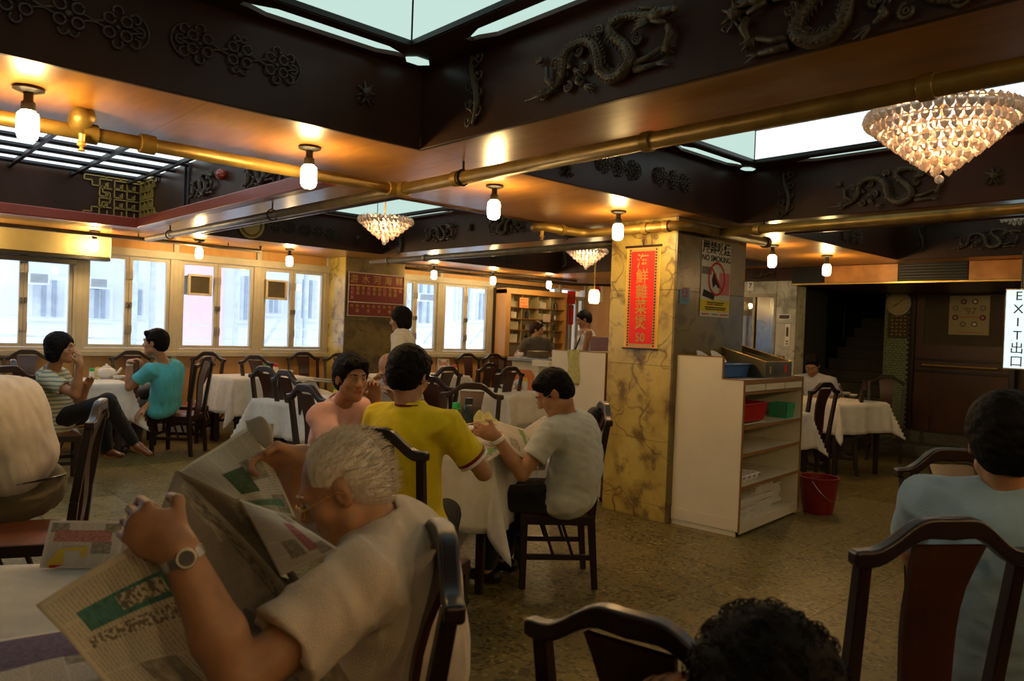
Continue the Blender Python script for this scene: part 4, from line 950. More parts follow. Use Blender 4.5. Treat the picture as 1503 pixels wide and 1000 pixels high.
# ================================================================ tables under white cloths
def table(x, y, ang, a, lab, clab, s=.30, z=.755, b=None, seed=1, raised=None):
    b = b or a
    t = empty('dining_table', (x, y, 0), R_(ang), label=lab, cat='table', group='square dining tables')
    obj('tabletop', B((-a, -b, z-.035), (a, b, z-.006)), 'dark chair wood', t, bevel=.004)
    for sx in (-1, 1):
        for sy_ in (-1, 1): obj('leg', MB().bar((sx*(a-.07), sy_*(b-.07), 0), (sx*(a-.07), sy_*(b-.07), z-.035), .04, .04, (0, 1, 0), .055, .055), 'dark chair wood', t, bevel=.004)
    rnd = random.Random(seed); ph = [rnd.uniform(0, 6.3) for _ in range(6)]
    def fn(u, v):
        U, V = (2*u-1)*(a+s), (2*v-1)*(b+s)
        cu, cv = max(-a, min(a, U)), max(-b, min(b, V)); du, dv = U-cu, V-cv; L = math.hypot(du, dv)
        if L < 1e-6: return (cu, cv, z+.001*math.sin(9*U+ph[0])*math.sin(7*V))
        ox, oy = du/L, dv/L; tpar = U if abs(dv) > abs(du) else V
        w = min(1, L/.2); fo = .020*w*math.sin(13*tpar+ph[1])+.012*w*math.sin(29*tpar+ph[2])
        q = min(abs(du), abs(dv))/max(abs(du), abs(dv)); k_ = .10+.34*q
        out = .010+k_*L+fo*(1-q)
        return (cu+ox*out, cv+oy*out, z-L*math.sqrt(1-k_*k_)+.004)
    n = 44
    o = obj('tablecloth', MB().grid(fn, n, n), 'tablecloth', smooth=True, solid=.003); o.location = (x, y, 0); o.rotation_euler = (0, 0, R_(ang))
    tag(o, clab, 'tablecloth', 'white tablecloths'); return t
def tpx(px, py, z, ang, a, b, lab, clab, dx=1, dy=1, **k):
    p = atz(px, py, z); c, s_ = math.cos(R_(ang)), math.sin(R_(ang))
    x = p[0]+c*a*dx-s_*b*dy; y = p[1]+s_*a*dx+c*b*dy
    table(x, y, ang, a, lab, clab, z=z, b=b, **k); return (x, y, z)
T1 = tpx(722, 670, .77, 30, .46, .46, 'square table between the yellow and grey shirts', 'white cloth with a pointed corner hanging beside the grey shirt man', s=.41, seed=2)
T2 = tpx(190, 563, .76, -6, .42, .42, 'table of the talking couple by the left windows', 'white cloth on the table between the striped blouse and turquoise shirt', dx=-1, s=.38, seed=3)
T3 = tpx(344, 556, .79, 0, .48, .36, 'empty window table with red capped shaker', 'long white cloth on the empty table under the windows, left of the pink shirt', s=.42, seed=4)
T5 = tpx(468, 600, .76, 8, .52, .48, 'table where the bald man eats', 'white cloth on the bald man\'s table, behind the pink shirt', s=.3, seed=5)
T4 = tpx(690, 552, .79, 0, .60, .34, 'long table under the windows right of the menu board', 'white cloth on the table carrying the folded menu card', dx=-1, s=.33, seed=6)
T6 = tpx(796, 575, .76, 20, .42, .42, 'table in front of the orange panelled counter', 'white cloth on the small table in front of the cashier counter', dx=-1, s=.33, seed=7)
T7 = tpx(1303, 591, .80, 78, .42, .42, 'far right table in front of the stairs', 'white cloth on the far right table near the tiled pier', dx=1, dy=1, s=.33, seed=8)
T8 = tpx(1188, 606, .76, 5, .40, .40, 'table mostly hidden behind the service cabinet', 'white cloth corner showing right of the service cabinet', dx=-1, dy=1, s=.34, seed=9)
pf = (0.10, 2.30); 
p = atz(150, 803, .76); 
T0 = (p[0]-.50*math.cos(R_(-20)), p[1]-.62, .76)
table(-.02, 2.02, 62, .52, 'large table at the lower left under the newspaper reader', 'white cloth of the nearest table at the lower left corner', s=.3, z=.76, b=.62, seed=10)

# ================================================================ service cabinets
def cabinet(loc, ang, w, d, lab, lo=1.14, hi=1.30, step=.17, full=True):
    c = empty('service_cabinet', loc, R_(ang), label=lab, cat='cabinet')
    t = .02
    def side(x):
        poly = [(0, .04), (0, lo), (step, lo), (step, hi), (d, hi), (d, .04)]
        m = MB().prism(poly, x, x+t, lambda a, b, q: (q, a, b)); m.box((x+.004, .02, 0), (x+t-.004, d-.02, .04)); return m
    obj('side_panel', side(0), 'white laminate', c); obj('side_panel', side(w-t), 'white laminate', c)
    obj('back_panel', B((t, d-t, .05), (w-t, d, hi-.005)), 'white laminate', c)
    obj('side_strip', B((-.004, .002, .04), (0, d-.002, .13)), 'white laminate', c)
    for x in (-.002, w-t-.002):
        m = MB().box((x, -.006, .04), (x+t+.004, 0, lo+.003)).box((x, -.004, lo), (x+t+.004, step, lo+.008)).box((x, step-.006, lo), (x+t+.004, step, hi+.004)).box((x, step, hi), (x+t+.004, d, hi+.008))
        obj('edge_banding', m, 'edge wood', c)
    obj('top', B((t, 0, lo-.02), (w-t, d-t, lo)), 'counter top', c); obj('top_edge', B((0, -.008, lo-.026), (w, 0, lo+.006)), 'edge wood', c)
    obj('drawer_rail', B((t, 0, lo-.105), (w-t, .012, lo-.085)), 'edge wood', c)
    for k in range(3):
        x = t+.01+k*(w-2*t)/3; obj('drawer', B((x, -.004, lo-.082), (x+(w-2*t)/3-.02, .3, lo-.03)), 'white laminate', c, bevel=.003)
    obj('drawer_floor', B((t, .012, lo-.10), (w-t, d-t, lo-.088)), 'white laminate', c)
    for z in (.09, .36, .60, .80):
        s = obj('shelf', B((t, .006, z-.018), (w-t, d-t, z)), 'white laminate', c)
        obj('shelf_edge', B((t, -.003, z-.02), (w-t, .006, z+.002)), 'edge wood', s) if z > .1 else obj('shelf_edge', B((t, -.003, .02), (w-t, .006, z+.002)), 'white laminate', s)
    return c
CW, CD = 1.16, .58
CA = R_(6); CX, CY = 4.94, 2.87
cabinet((CX, CY, 0), 6, CW, CD, 'white service cabinet with open shelves standing in front of the marble pillar')
cabinet((4.97, 4.20, 0), 0, .95, .64, 'second white service cabinet behind the pillar with a towel over its edge', 1.12, 1.275, .0001)
def cab(x, y, z=0): c, s_ = math.cos(CA), math.sin(CA); return (CX+c*x-s_*y, CY+s_*x+c*y, z)
obj_ = obj('side_shelf', B((0, 0, 0), (.1, .22, .05)), 'white laminate'); obj_.location = (4.95, 4.86, 1.12); tag(obj_, 'small white ledge at the left end of the second service cabinet', 'ledge')
tw = MB().grid(lambda u, v: (-.012-.004*math.sin(9*u)-.02*(v < .5)*0, .0+.13*u+.012*math.sin(6*v+2*u), 0 if False else (-.30*v if True else 0)), 10, 16, False)
tw.grid(lambda u, v: (-.012+.05*v, .13*u, .006-.002*v), 10, 3, False)
o = obj('towel', tw, 'towel', solid=.006, smooth=True); o.location = (4.975, 4.50, 1.284); tag(o, 'yellow green towel draped over the second service cabinet', 'towel')

# cashier counter
c = empty('cashier_counter', (7.50, 7.56, 0), label='white cashier counter with orange octagonal panels and grey top', cat='counter')
obj('counter_body', B((0, 0, 0), (2.2, .55, 1.0)), 'white panel', c, bevel=.004); obj('counter_top', B((-.06, -.06, 1.0), (2.25, .6, 1.05)), 'counter top', c, bevel=.006)
def octo(w, h, q): return [(-w+q, -h), (w-q, -h), (w, -h+q), (w, h-q), (w-q, h), (-w+q, h), (-w, h-q), (-w, -h+q)]
obj('orange_panel', MB().prism(octo(.20, .33, .07), -.012, 0, lambda a, b, d: (d, .275+a, .55+b)), 'orange panel', c)
for k in range(3): obj('orange_panel', MB().prism(octo(.26, .33, .07), -.012, 0, lambda a, b, d: (.38+.7*k+a, d, .55+b)), 'orange panel', c)
o = obj('cash_box', B((-.13, -.1, 0), (.13, .1, .10)), 'steel dark', bevel=.01); p = atz(781, 520, 1.05); o.location = (7.72, 7.80, 1.052); tag(o, 'dark metal box standing on the cashier counter', 'box')
o = obj('white_cup', MB().lathe([(.03, 0), (.045, .07), (.04, .07), (.026, .008), (0, .008)], 16), 'porcelain', smooth=True); o.location = (7.56, 8.0, 1.052); tag(o, 'small white cup on the cashier counter', 'cup')

# display cabinet against the window wall
d0, d1 = 8.42, 9.88; Y_ = YW-.30
c = empty('display_cabinet', (d0, Y_, 0), label='glass fronted display cabinet with crowded shelves on the window wall', cat='cabinet'); w = d1-d0
obj('back_panel', B((.03, .24, 1.0), (w-.03, .26, 2.12)), 'white panel', c); obj('side_panel', B((0, 0, 1.0), (.10, .26, 2.12)), 'orange panel wood', c); obj('side_panel', B((w-.03, 0, 1.0), (w, .26, 2.12)), 'orange panel wood', c)
obj('top_board', B((0, -.01, 2.05), (w, .26, 2.14)), 'orange panel wood', c); obj('base_cabinet', B((0, 0, 0), (w, .26, .98)), 'brown box', c); obj('bottom_board', B((-.02, -.02, .98), (w+.02, .26, 1.01)), 'edge wood', c)
sh = []
for z in (1.22, 1.44, 1.63, 1.82): s = obj('shelf', B((.10, .03, z), (w-.03, .24, z+.016)), 'edge wood', c)
for x in (.40, .78, 1.1): obj('divider', B((x, .05, 1.236), (x+.015, .24, 2.05)), 'poster cream', c)
obj('pane', B((.10, .0, 1.24), (w-.03, .006, 2.05)), 'cabinet glass', c)
rnd = random.Random(5); gi = 0
GN = [('white carton', 'white plastic', 'box'), ('dark bottle', 'dark bottle', 'bottle'), ('cream carton', 'cream plastic', 'box'), ('grey tin', 'steel', 'tin')]
for zi, z in enumerate((1.236, 1.456, 1.646, 1.836)):
    for xi, (xa, xb) in enumerate(((.12, .38), (.43, .76), (.81, 1.08), (1.13, 1.45))):
        k = GN[(zi*2+xi) % 4]; ww = min(xb-xa-.03, .12+.12*rnd.random()); hh = .09+.07*rnd.random()
        if k[2] == 'bottle': m = MB().lathe([(.035, 0), (.035, hh*.65), (.012, hh*.8), (.012, hh), (0, hh)], 10)
        elif k[2] == 'tin': m = MB().lathe([(.05, 0), (.05, hh*.8), (.046, hh*.85), (0, hh*.85)], 12)
        else: m = MB().box((-ww/2, -.04, 0), (ww/2, .05, hh)).box((-ww/2+.004, -.042, hh*.3), (ww/2-.004, -.04, hh*.7))
        o = obj('display_'+k[2], m, k[1]); o.location = (d0+(xa+xb)/2, Y_+.12, z)
        tag(o, '%s on the %s shelf of the display cabinet, %s bay' % (k[0], ('lowest', 'second', 'third', 'top')[zi], ('leftmost', 'left middle', 'right middle', 'rightmost')[xi]), k[2], 'goods in the display cabinet')
o = obj('toy_jar', MB().lathe([(.05, 0), (.055, .05), (.05, .09), (0, .09)], 14), 'red plastic'); o.location = (9.0, Y_+.10, 1.012); tag(o, 'small red topped jar under the display shelves', 'jar')
def notice(x, z, w, h, m, lab, lines, plane_y, inkm='ink red'):
    s = empty('paper_notice', (x, plane_y, z), label=lab, cat='notice'); obj('sheet', B((-w/2, -.002, -h/2), (w/2, 0, h/2)), m, s)
    for k in range(lines):
        zz = h*(.32-.64*k/max(1, lines-1)); obj('print_line', B((-w*.38, -.003, zz-h*.03), (w*(.38-.1*(k % 2)), -.002, zz+h*.03)), inkm, s)
notice(8.82, 1.91, .20, .17, 'paper orange', 'orange notice stuck at the top left of the display glass', 3, Y_-.002)
notice(9.38, 1.67, .17, .13, 'paper white', 'white notice with red print on the display glass', 4, Y_-.002)
# red hanging scroll between the last two windows
s = empty('red_banner', (10.24, YW-.06, 2.2), label='small red paper scroll hanging between the two narrow windows', cat='banner')
obj('scroll', MB().box((-.10, -.02, -.24), (.10, 0, 0)).box((-.06, -.015, -.62), (.07, -.005, -.26)), 'sign red', s); 
for k, chh in enumerate('福貴吉祥'[:3]): text(chh, .11, 'gold letter', frameM((0, -.024, -.12-.20*k), (1, 0, 0), (0, 0, 1)), s, ext=.002)
# lantern near the counter
p = atd(872, 435, 10.6); s = empty('pendant_lamp', tuple(p), label='bright yellow pendant lamp in front of the sticker by the right wall', cat='lamp')
obj('lamp_globe', MB().lathe([(0, -.10), (.06, -.10), (.075, -.07), (.075, .05), (.05, .09), (0, .09)], 12), 'lantern light', s, smooth=True); obj('stem', MB().tube([(0, 0, .09), (0, 0, .30)], .006, 6).tube([(0, 0, .28), (0, 0, .70)], .012, 8), 'gold', s)
s = empty('wall_sticker', (XC-.004, float(atX(875, 430, XC)[1]), float(atX(875, 430, XC)[2])), label='white framed red and yellow picture behind the pendant lamp', cat='picture')
obj('sheet', B((-.004, -.17, -.17), (0, .17, .17)), 'paper white', s); obj('yellow_print', B((-.007, -.13, -.14), (-.004, .14, .15)), 'paper yellow', s); obj('red_print', MB().prism([(.09*math.cos(a), .09*math.sin(a)) for a in [k*math.pi/6 for k in range(12)]], -.010, -.007, lambda a, b, d: (d, a-.03, b+.04)), 'ink red', s)
ob = obj('brown_chair_back', MB().box((-.02, -.2, 0), (.02, .2, .45)).box((-.02, -.2, -.95), (.02, -.16, 0)).box((-.02, .16, -.95), (.02, .2, 0)), 'cushion', bevel=.03); p = atd(884, 500, 10.2); ob.location = (p[0], p[1], .95); tag(ob, 'brown padded chair back near the right wall behind the tank top man', 'chair')
# menu board on the second pillar
_a, _b = atY(512, 400, 9.11), atY(590, 466, 9.11)
s = empty('menu_board', (float(_a[0]), 9.11, float(_b[2])), label='maroon menu board with gold Chinese writing on the far pillar', cat='sign'); bw, bh = float(_b[0]-_a[0]), float(_a[2]-_b[2])
obj('board', B((0, -.012, 0), (bw, 0, bh)), 'board red', s)
fr = MB().box((-.012, -.02, -.012), (bw+.012, .0, 0)).box((-.012, -.02, bh), (bw+.012, 0, bh+.012)).box((-.012, -.02, 0), (0, 0, bh)).box((bw, -.02, 0), (bw+.012, 0, bh)); obj('frame', fr, 'steel', s, bevel=.002)
obj('gold_rail', B((0, -.018, bh*.705), (bw, -.012, bh*.725)), 'gold', s); obj('steel_rail', B((0, -.018, bh*.30), (bw, -.012, bh*.325)), 'steel', s)
for k, chh in enumerate('游水河海鮮'): text(chh, .125, 'gold letter', frameM((bw*(.09+.205*k), -.014, bh*.855), (1, 0, 0), (0, 0, 1)), s)
items = ['石斑魚', '龍躉', '青衣', '黃腳', '鱸魚', '桂魚', '紅斑', '花蟹', '龍蝦', '蜆']
for k, it in enumerate(items):
    for q, chh in enumerate(it): text(chh, .058, 'gold letter' if k % 3 else 'ink pink', frameM((bw*(.06+.098*k), -.014, bh*(.64-.11*q)), (1, 0, 0), (0, 0, 1)), s)
    for q, chh in enumerate(['時', '價'][:1+k % 2]): text(chh, .052, 'gold letter', frameM((bw*(.06+.098*k), -.014, bh*(.22-.11*q)), (1, 0, 0), (0, 0, 1)), s)
# red paper banner on the near pillar
xs = P1[0]
a, b = atX(921, 364, xs-.01), atX(963, 513, xs-.01)
s = empty('paper_banner', (xs-.006, (a[1]+b[1])/2, (a[2]+b[2])/2), label='tall red paper banner with gold characters and 50 on the marble pillar', cat='banner')
bw, bh = abs(a[1]-b[1])/2*1.03, abs(a[2]-b[2])/2
def yb(n, y0, y1, z0, z1, m, d, t=.002): return obj(n, B((-d-t, y0, z0), (-d, y1, z1)), m, s)
yb('backing', -bw, bw, -bh, bh, 'paper yellow', -.004); yb('sheet', -bw*.93, bw*.93, -bh*.985, bh*.985, 'paper orange', -.002); yb('gold_border', -bw*.84, bw*.84, -bh*.955, bh*.955, 'gold', 0); yb('red_field', -bw*.70, bw*.70, -bh*.91, bh*.91, 'sign red', .002)
m = MB()
for k in range(34):
    z = -bh*.94+bh*1.88*k/33
    for sg in (-1, 1): m.box((-.004, sg*bw*.77-.006, z-.008), (-.002, sg*bw*.77+.006, z+.006))
obj('border_print', m, 'ink black', s)
obj('top_rod', MB().box((-.012, -bw*1.06, bh-.004), (0, bw*1.06, bh+.012)), 'dark chair wood', s); obj('bottom_rod', MB().box((-.010, -bw*1.04, -bh-.008), (0, bw*1.04, -bh+.004)), 'dark chair wood', s)
for k, chh in enumerate('海鮮雜菜煲'): text(chh, .125, 'gold letter', frameM((-.006, 0, bh*(.70-.30*k)), (0, -1, 0), (0, 0, 1)), s, ext=.001, bold=.001)
text('50', .095, 'gold letter', frameM((-.006, 0, -bh*.79), (0, -1, 0), (0, 0, 1)), s, bold=.002)
obj('hook', MB().tube([(-.004, 0, bh+.06), (-.02, 0, bh+.045), (-.006, 0, bh+.01)], .004, 6), 'black metal', s)
# no smoking poster
yf = P1[2]-.003
a, b = atY(1031, 352, yf), atY(1069, 467, yf); s = empty('poster', (float(a[0]), yf, float(b[2])), label='tall no smoking poster with a barred red circle on the dark pillar face', cat='poster')
pw, ph = float(b[0]-a[0]), float(a[2]-b[2])
def yp(n, x0, x1, z0, z1, m, d=0): return obj(n, B((x0*pw, -.002-d, z0*ph), (x1*pw, -d, z1*ph)), m, s)
yp('sheet', 0, 1, 0, 1, 'paper white'); yp('yellow_band', .0, 1, .07, .225, 'paper yellow', .002); yp('pink_print', .62, .98, .30, .60, 'ink pink', .0015); yp('grey_print', .02, .34, .56, .66, 'ink grey', .0015)
for k, chh in enumerate('嚴禁吸煙'): text(chh, pw*.25, 'ink black', frameM((pw*(.14+.24*k), -.003, ph*.91), (1, 0, 0), (0, 0, 1)), s, bold=.002)
text('NO SMOKING', pw*.155, 'ink black', frameM((pw*.5, -.003, ph*.775), (1, 0, 0), (0, 0, 1)), s, bold=.001)
rg = MB(); cx, cz, rr = pw*.52, ph*.51, pw*.29
rg.add([(cx+q*math.cos(a_), -.006, cz+q*1.12*math.sin(a_)) for q in (rr, rr*.86) for a_ in [k*math.pi/16 for k in range(32)]], [(k, (k+1) % 32, 32+(k+1) % 32, 32+k) for k in range(32)])
rg.bar((cx-rr*.62, -.006, cz+rr*.70), (cx+rr*.62, -.006, cz-rr*.70), rr*.13, .001, (0, 1, 0)); obj('red_circle', rg, 'ink red', s)
obj('hand_print', MB().prism([(cx-rr*.55, cz-rr*.1), (cx-rr*.35, cz+rr*.45), (cx-.1*rr, cz+rr*.35), (cx+rr*.05, cz-rr*.15), (cx+rr*.45, cz-rr*.5), (cx+.25*rr, cz-rr*.6), (cx-.1*rr, cz-rr*.35), (cx-rr*.4, cz-.6*rr)], -.0045, -.003, lambda a_, b_, d: (a_, d, b_)), 'ink black', s)
obj('lighter_print', MB().prism([(pw*.06, ph*.27), (pw*.10, ph*.36), (pw*.48, ph*.30), (pw*.44, ph*.225)], -.004, -.002, lambda a_, b_, d: (a_, d, b_)), 'ink black', s)
for k, (z, w0, w1, m) in enumerate(((.19, .22, .8, 'ink black'), (.165, .22, .45, 'ink red'), (.165, .47, .75, 'ink black'), (.125, .15, .88, 'ink black'), (.10, .18, .85, 'ink black'), (.035, .05, .3, 'ink red'), (.035, .4, .6, 'ink grey'), (.035, .68, .95, 'ink red'))): yp('print_line', w0, w1, z-.007, z+.007, m, .003)
a, b = atY(998, 420, yf), atY(1011, 447, yf); s = empty('sticker', (float(a[0]), yf, float(b[2])), label='small torn blue no smoking sticker left of the tall poster', cat='sticker'); w_, h_ = float(b[0]-a[0]), float(a[2]-b[2])
obj('sheet', MB().prism([(0, 0), (w_, 0), (w_, h_), (w_*.75, h_*.93), (w_*.3, h_*.86), (0, h_*.80)], -.002, 0, lambda q, r, d: (q, d, r)), 'paper blue', s)
m = MB(); m.add([(w_*.5+q*math.cos(t), -.0035, h_*.68+q*math.sin(t)) for q in (w_*.30, w_*.22) for t in [k*math.pi/8 for k in range(16)]], [(k, (k+1) % 16, 16+(k+1) % 16, 16+k) for k in range(16)]); m.bar((w_*.3, -.0035, h_*.72), (w_*.7, -.0035, h_*.64), .006, .001, (0, 1, 0)); obj('red_circle', m, 'ink red', s)
for k in range(3): obj('print_line', B((w_*.15, -.003, h_*(.4-.12*k)), (w_*.85, -.002, h_*(.45-.12*k))), 'ink grey', s)
# right side fittings
s = empty('wall_clock', (XR-.06, 4.045, 2.0), label='round pale wall clock at the top of the green tiled pier', cat='clock')
def disc(r, d0_, d1_, n=28): return MB().prism([(r*math.cos(2*math.pi*k/n), r*math.sin(2*math.pi*k/n)) for k in range(n)], d0_, d1_, lambda a_, b_, d: (d, a_, b_))
obj('rim', disc(.165, -.035, .0), 'steel', s, bevel=.006); obj('dial', disc(.145, -.038, -.034), 'poster cream', s)
m = MB(); [m.bar((-.04, .118*math.cos(t), .118*math.sin(t)), (-.04, .134*math.cos(t), .134*math.sin(t)), .004, .012, (1, 0, 0)) for t in [k*math.pi/6 for k in range(12)]]; obj('hour_marks', m, 'ink black', s)
obj('clock_hand', MB().bar((-.042, .07, -.06), (-.042, -.09, .08), .004, .010, (1, 0, 0)), 'ink black', s); obj('clock_hand', MB().bar((-.044, 0, 0), (-.044, .08, -.03), .004, .012, (1, 0, 0)), 'ink black', s)
s = empty('notice_board', (XR-.055, 3.91, 1.53), label='small black letter board under the clock on the tiled pier', cat='sign')
obj('board', B((-.02, 0, 0), (-.002, .27, .34)), 'poster dark', s, bevel=.003)
m = MB(); [m.box((-.023, .03+.055*i, .04+.05*j), (-.02, .05+.055*i+.01*((i+j) % 2), .055+.05*j)) for i in range(4) for j in range(6)]; obj('print_line', m, 'gold letter', s)
s = empty('poster', (XR+.045, 2.98, 1.60), label="cream poster with '97 and a ring of round dishes on the door glass", cat='poster'); pw, ph = .47, .54
obj('sheet', B((-.003, 0, 0), (0, pw, ph)), 'poster cream', s); text("'97", .13, 'ink grey', frameM((-.005, pw*.48, ph*.56), (0, -1, 0), (0, 0, 1)), s, bold=.002)
for k in range(8):
    t = math.pi/8+k*math.pi/4; q = empty('x') if 0 else None
    pl = obj('round_picture', MB().prism([(pw*.5+.165*math.cos(t)*1.05+.037*math.cos(a_), ph*.53+.16*math.sin(t)+.037*math.sin(a_)) for a_ in [i*math.pi/8 for i in range(16)]], -.005, -.003, lambda a_, b_, d: (d, a_, b_)), ('ink grey', 'poster dark', 'cushion')[k % 3], s)
    obj('dish', MB().prism([(pw*.5+.165*math.cos(t)*1.05+.02*math.cos(a_), ph*.53+.16*math.sin(t)+.02*math.sin(a_)) for a_ in [i*math.pi/4 for i in range(8)]], -.007, -.005, lambda a_, b_, d: (d, a_, b_)), ('poster cream', 'ink pink', 'white plastic')[k % 3], pl)
obj('print_line', MB().box((-.005, .1, ph*.42), (-.003, pw-.12, ph*.435)).box((-.005, .06, ph*.05), (-.003, pw-.1, ph*.062)).box((-.005, .05, ph*.955), (-.003, pw-.06, ph*.985)), 'ink red', s)
a, b = atX(1483, 433, 8.2), atX(1482, 540, 8.2); s = empty('exit_sign', (8.2, float(a[1])-.085, float(b[2])), label='tall glowing white exit light box at the right edge', cat='sign'); h_ = float(a[2]-b[2])+.04
obj('light_box', B((-.06, -.10, 0), (.0, .10, h_)), 'exit light', s, bevel=.004); obj('case', B((0, -.105, -.01), (.06, .105, h_+.01)), 'steel dark', s)
m = MB().box((-.065, -.105, -.012), (.0, .105, 0)).box((-.065, -.105, h_), (0, .105, h_+.012)).box((-.065, -.105, 0), (0, -.10, h_)).box((-.065, .10, 0), (0, .105, h_)); obj('frame', m, 'steel', s)
for k, chh in enumerate('EXIT出口'): text(chh, .115, 'ink grey', frameM((-.063, 0, h_*(.92-.168*k)), (0, -1, 0), (0, 0, 1)), s, bold=.001)
obj('bracket', MB().tube([(.03, 0, h_), (.03, 0, 2.36-float(b[2]))], .012, 8), 'black metal', s)
s = empty('lift_call_panel', (9.098, 4.66, 1.37), label='slim white lift call panel on the pale marble wall', cat='panel'); 
obj('plate', B((-.012, -.0, 0), (0, .07, .28)), 'white plastic', s, bevel=.003); obj('display', B((-.015, .02, .12), (-.012, .05, .24)), 'poster dark', s); obj('button', B((-.018, .02, .05), (-.012, .05, .07)), 'steel dark', s); obj('button', B((-.018, .02, .02), (-.012, .05, .035)), 'steel dark', s)
s = empty('name_plate', (9.098, 4.645, 1.70), label='small ornate dark plate above the lift call panel', cat='plate'); obj('plate', MB().prism(octo(.085, .035, .02), -.008, 0, lambda a_, b_, d: (d, .1+a_, .04+b_)), 'steel', s); obj('inner_plate', MB().prism(octo(.07, .024, .015), -.011, -.008, lambda a_, b_, d: (d, .1+a_, .04+b_)), 'poster dark', s)
s = empty('floor_number_sign', (9.098, 5.20, 2.08), label='small white sign with a single figure above the lift door', cat='sign'); obj('plate', B((-.01, 0, 0), (0, .085, .13)), 'white plastic', s); text('7', .09, 'ink black', frameM((-.012, .04, .065), (0, -1, 0), (0, 0, 1)), s, bold=.002)
lc = link('scroll_carving', CM['scroll_carving']); lc.rotation_euler = (0, R_(90), -math.pi/2); lc.location = (9.048, 5.05, 2.285); lc.scale = (.8, 1, .9); tag(lc, 'carved scroll lying along the lintel above the lift door', 'carving', 'carved relief ornaments on the wooden ceiling boards')
# ================================================================ people: smooth signed-distance bodies meshed once at script time
def V3(*a): return np.array(a, float)
def unit(v): v = np.array(v, float); return v/(np.linalg.norm(v)+1e-12)
class SDF:
    def __init__(s): s.p = []
    def cap(s, a, b, ra, rb, k=.02, op=1, flat=None):     # flat = (axis, factor): squash across an axis
        s.p.append(('cap', np.array(a, float), np.array(b, float), ra, rb, k, op, flat)); return s
    def cyl(s, a, b, ra, rb, k=.01, op=1): s.p.append(('cyl', np.array(a, float), np.array(b, float), ra, rb, k, op, None)); return s
    def ell(s, c, r, R=None, k=.02, op=1): s.p.append(('ell', np.array(c, float), np.array(r, float), np.eye(3) if R is None else R, 0, k, op, None)); return s
    def bounds(s, h):
        lo, hi = np.full(3, 1e9), np.full(3, -1e9)
        for q in s.p:
            if q[6] < 0: continue
            a, b = s.bb(q); lo = np.minimum(lo, a); hi = np.maximum(hi, b)
        return lo-3*h, hi+3*h
    def bb(s, q):
        if q[0] == 'ell':
            e = np.abs(q[3]) @ q[2]; return q[1]-e, q[1]+e
        r = max(q[3], q[4])*1.1; return np.minimum(q[1], q[2])-r, np.maximum(q[1], q[2])+r
    def mesh(s, h, disp=None):
        lo, hi = s.bounds(h); n = np.ceil((hi-lo)/h).astype(int)+1
        F = np.full(n, .2, np.float32); ax = [lo[i]+h*np.arange(n[i]) for i in range(3)]
        for q in s.p:
            a, b = s.bb(q); m = q[5]+3*h
            i0 = np.maximum(0, np.floor((a-m-lo)/h).astype(int)); i1 = np.minimum(n, np.ceil((b+m-lo)/h).astype(int)+1)
            if np.any(i1 <= i0): continue
            sl = tuple(slice(i0[i], i1[i]) for i in range(3))
            X, Y, Z = np.meshgrid(*[ax[i][sl[i]].astype(np.float32) for i in range(3)], indexing='ij', sparse=True)
            if q[0] == 'ell':
                c, r, R = q[1], q[2], q[3]; P = [X-c[0], Y-c[1], Z-c[2]]; L = [P[0]*R[0, j]+P[1]*R[1, j]+P[2]*R[2, j] for j in range(3)]
                k0 = np.sqrt(sum((L[j]/r[j])**2 for j in range(3))); k1 = np.sqrt(sum((L[j]/r[j]**2)**2 for j in range(3)))+1e-9; d = k0*(k0-1)/k1
            else:
                A, Bq, ra, rb = q[1], q[2], q[3], q[4]; ba = Bq-A; L2 = ba@ba+1e-12; P = [X-A[0], Y-A[1], Z-A[2]]
                t = (P[0]*ba[0]+P[1]*ba[1]+P[2]*ba[2])/L2
                if q[0] == 'cap':
                    tc = np.clip(t, 0, 1); D = [P[j]-tc*ba[j] for j in range(3)]
                    if q[7] is not None:
                        axs, fct = q[7]; dd = D[0]*axs[0]+D[1]*axs[1]+D[2]*axs[2]; D = [D[j]+dd*axs[j]*(fct-1) for j in range(3)]
                    d = np.sqrt(D[0]**2+D[1]**2+D[2]**2)-(ra+tc*(rb-ra))
                else:
                    D = [P[j]-t*ba[j] for j in range(3)]; rad = np.sqrt(D[0]**2+D[1]**2+D[2]**2)-(ra+np.clip(t, 0, 1)*(rb-ra))
                    L = math.sqrt(L2); d = np.maximum(rad, np.maximum(-t*L, (t-1)*L))
            f = F[sl]; k = max(q[5], 1e-4)
            if q[6] > 0: hh = np.maximum(k-np.abs(f-d), 0)/k; F[sl] = np.minimum(f, d)-hh*hh*k*.25
            else: d = -d; hh = np.maximum(k-np.abs(f-d), 0)/k; F[sl] = np.maximum(f, d)+hh*hh*k*.25
        if disp is not None:
            X, Y, Z = np.meshgrid(*[a_.astype(np.float32) for a_ in ax], indexing='ij', sparse=True); F = F+disp(X, Y, Z)
        return surfnet(F, lo, h)
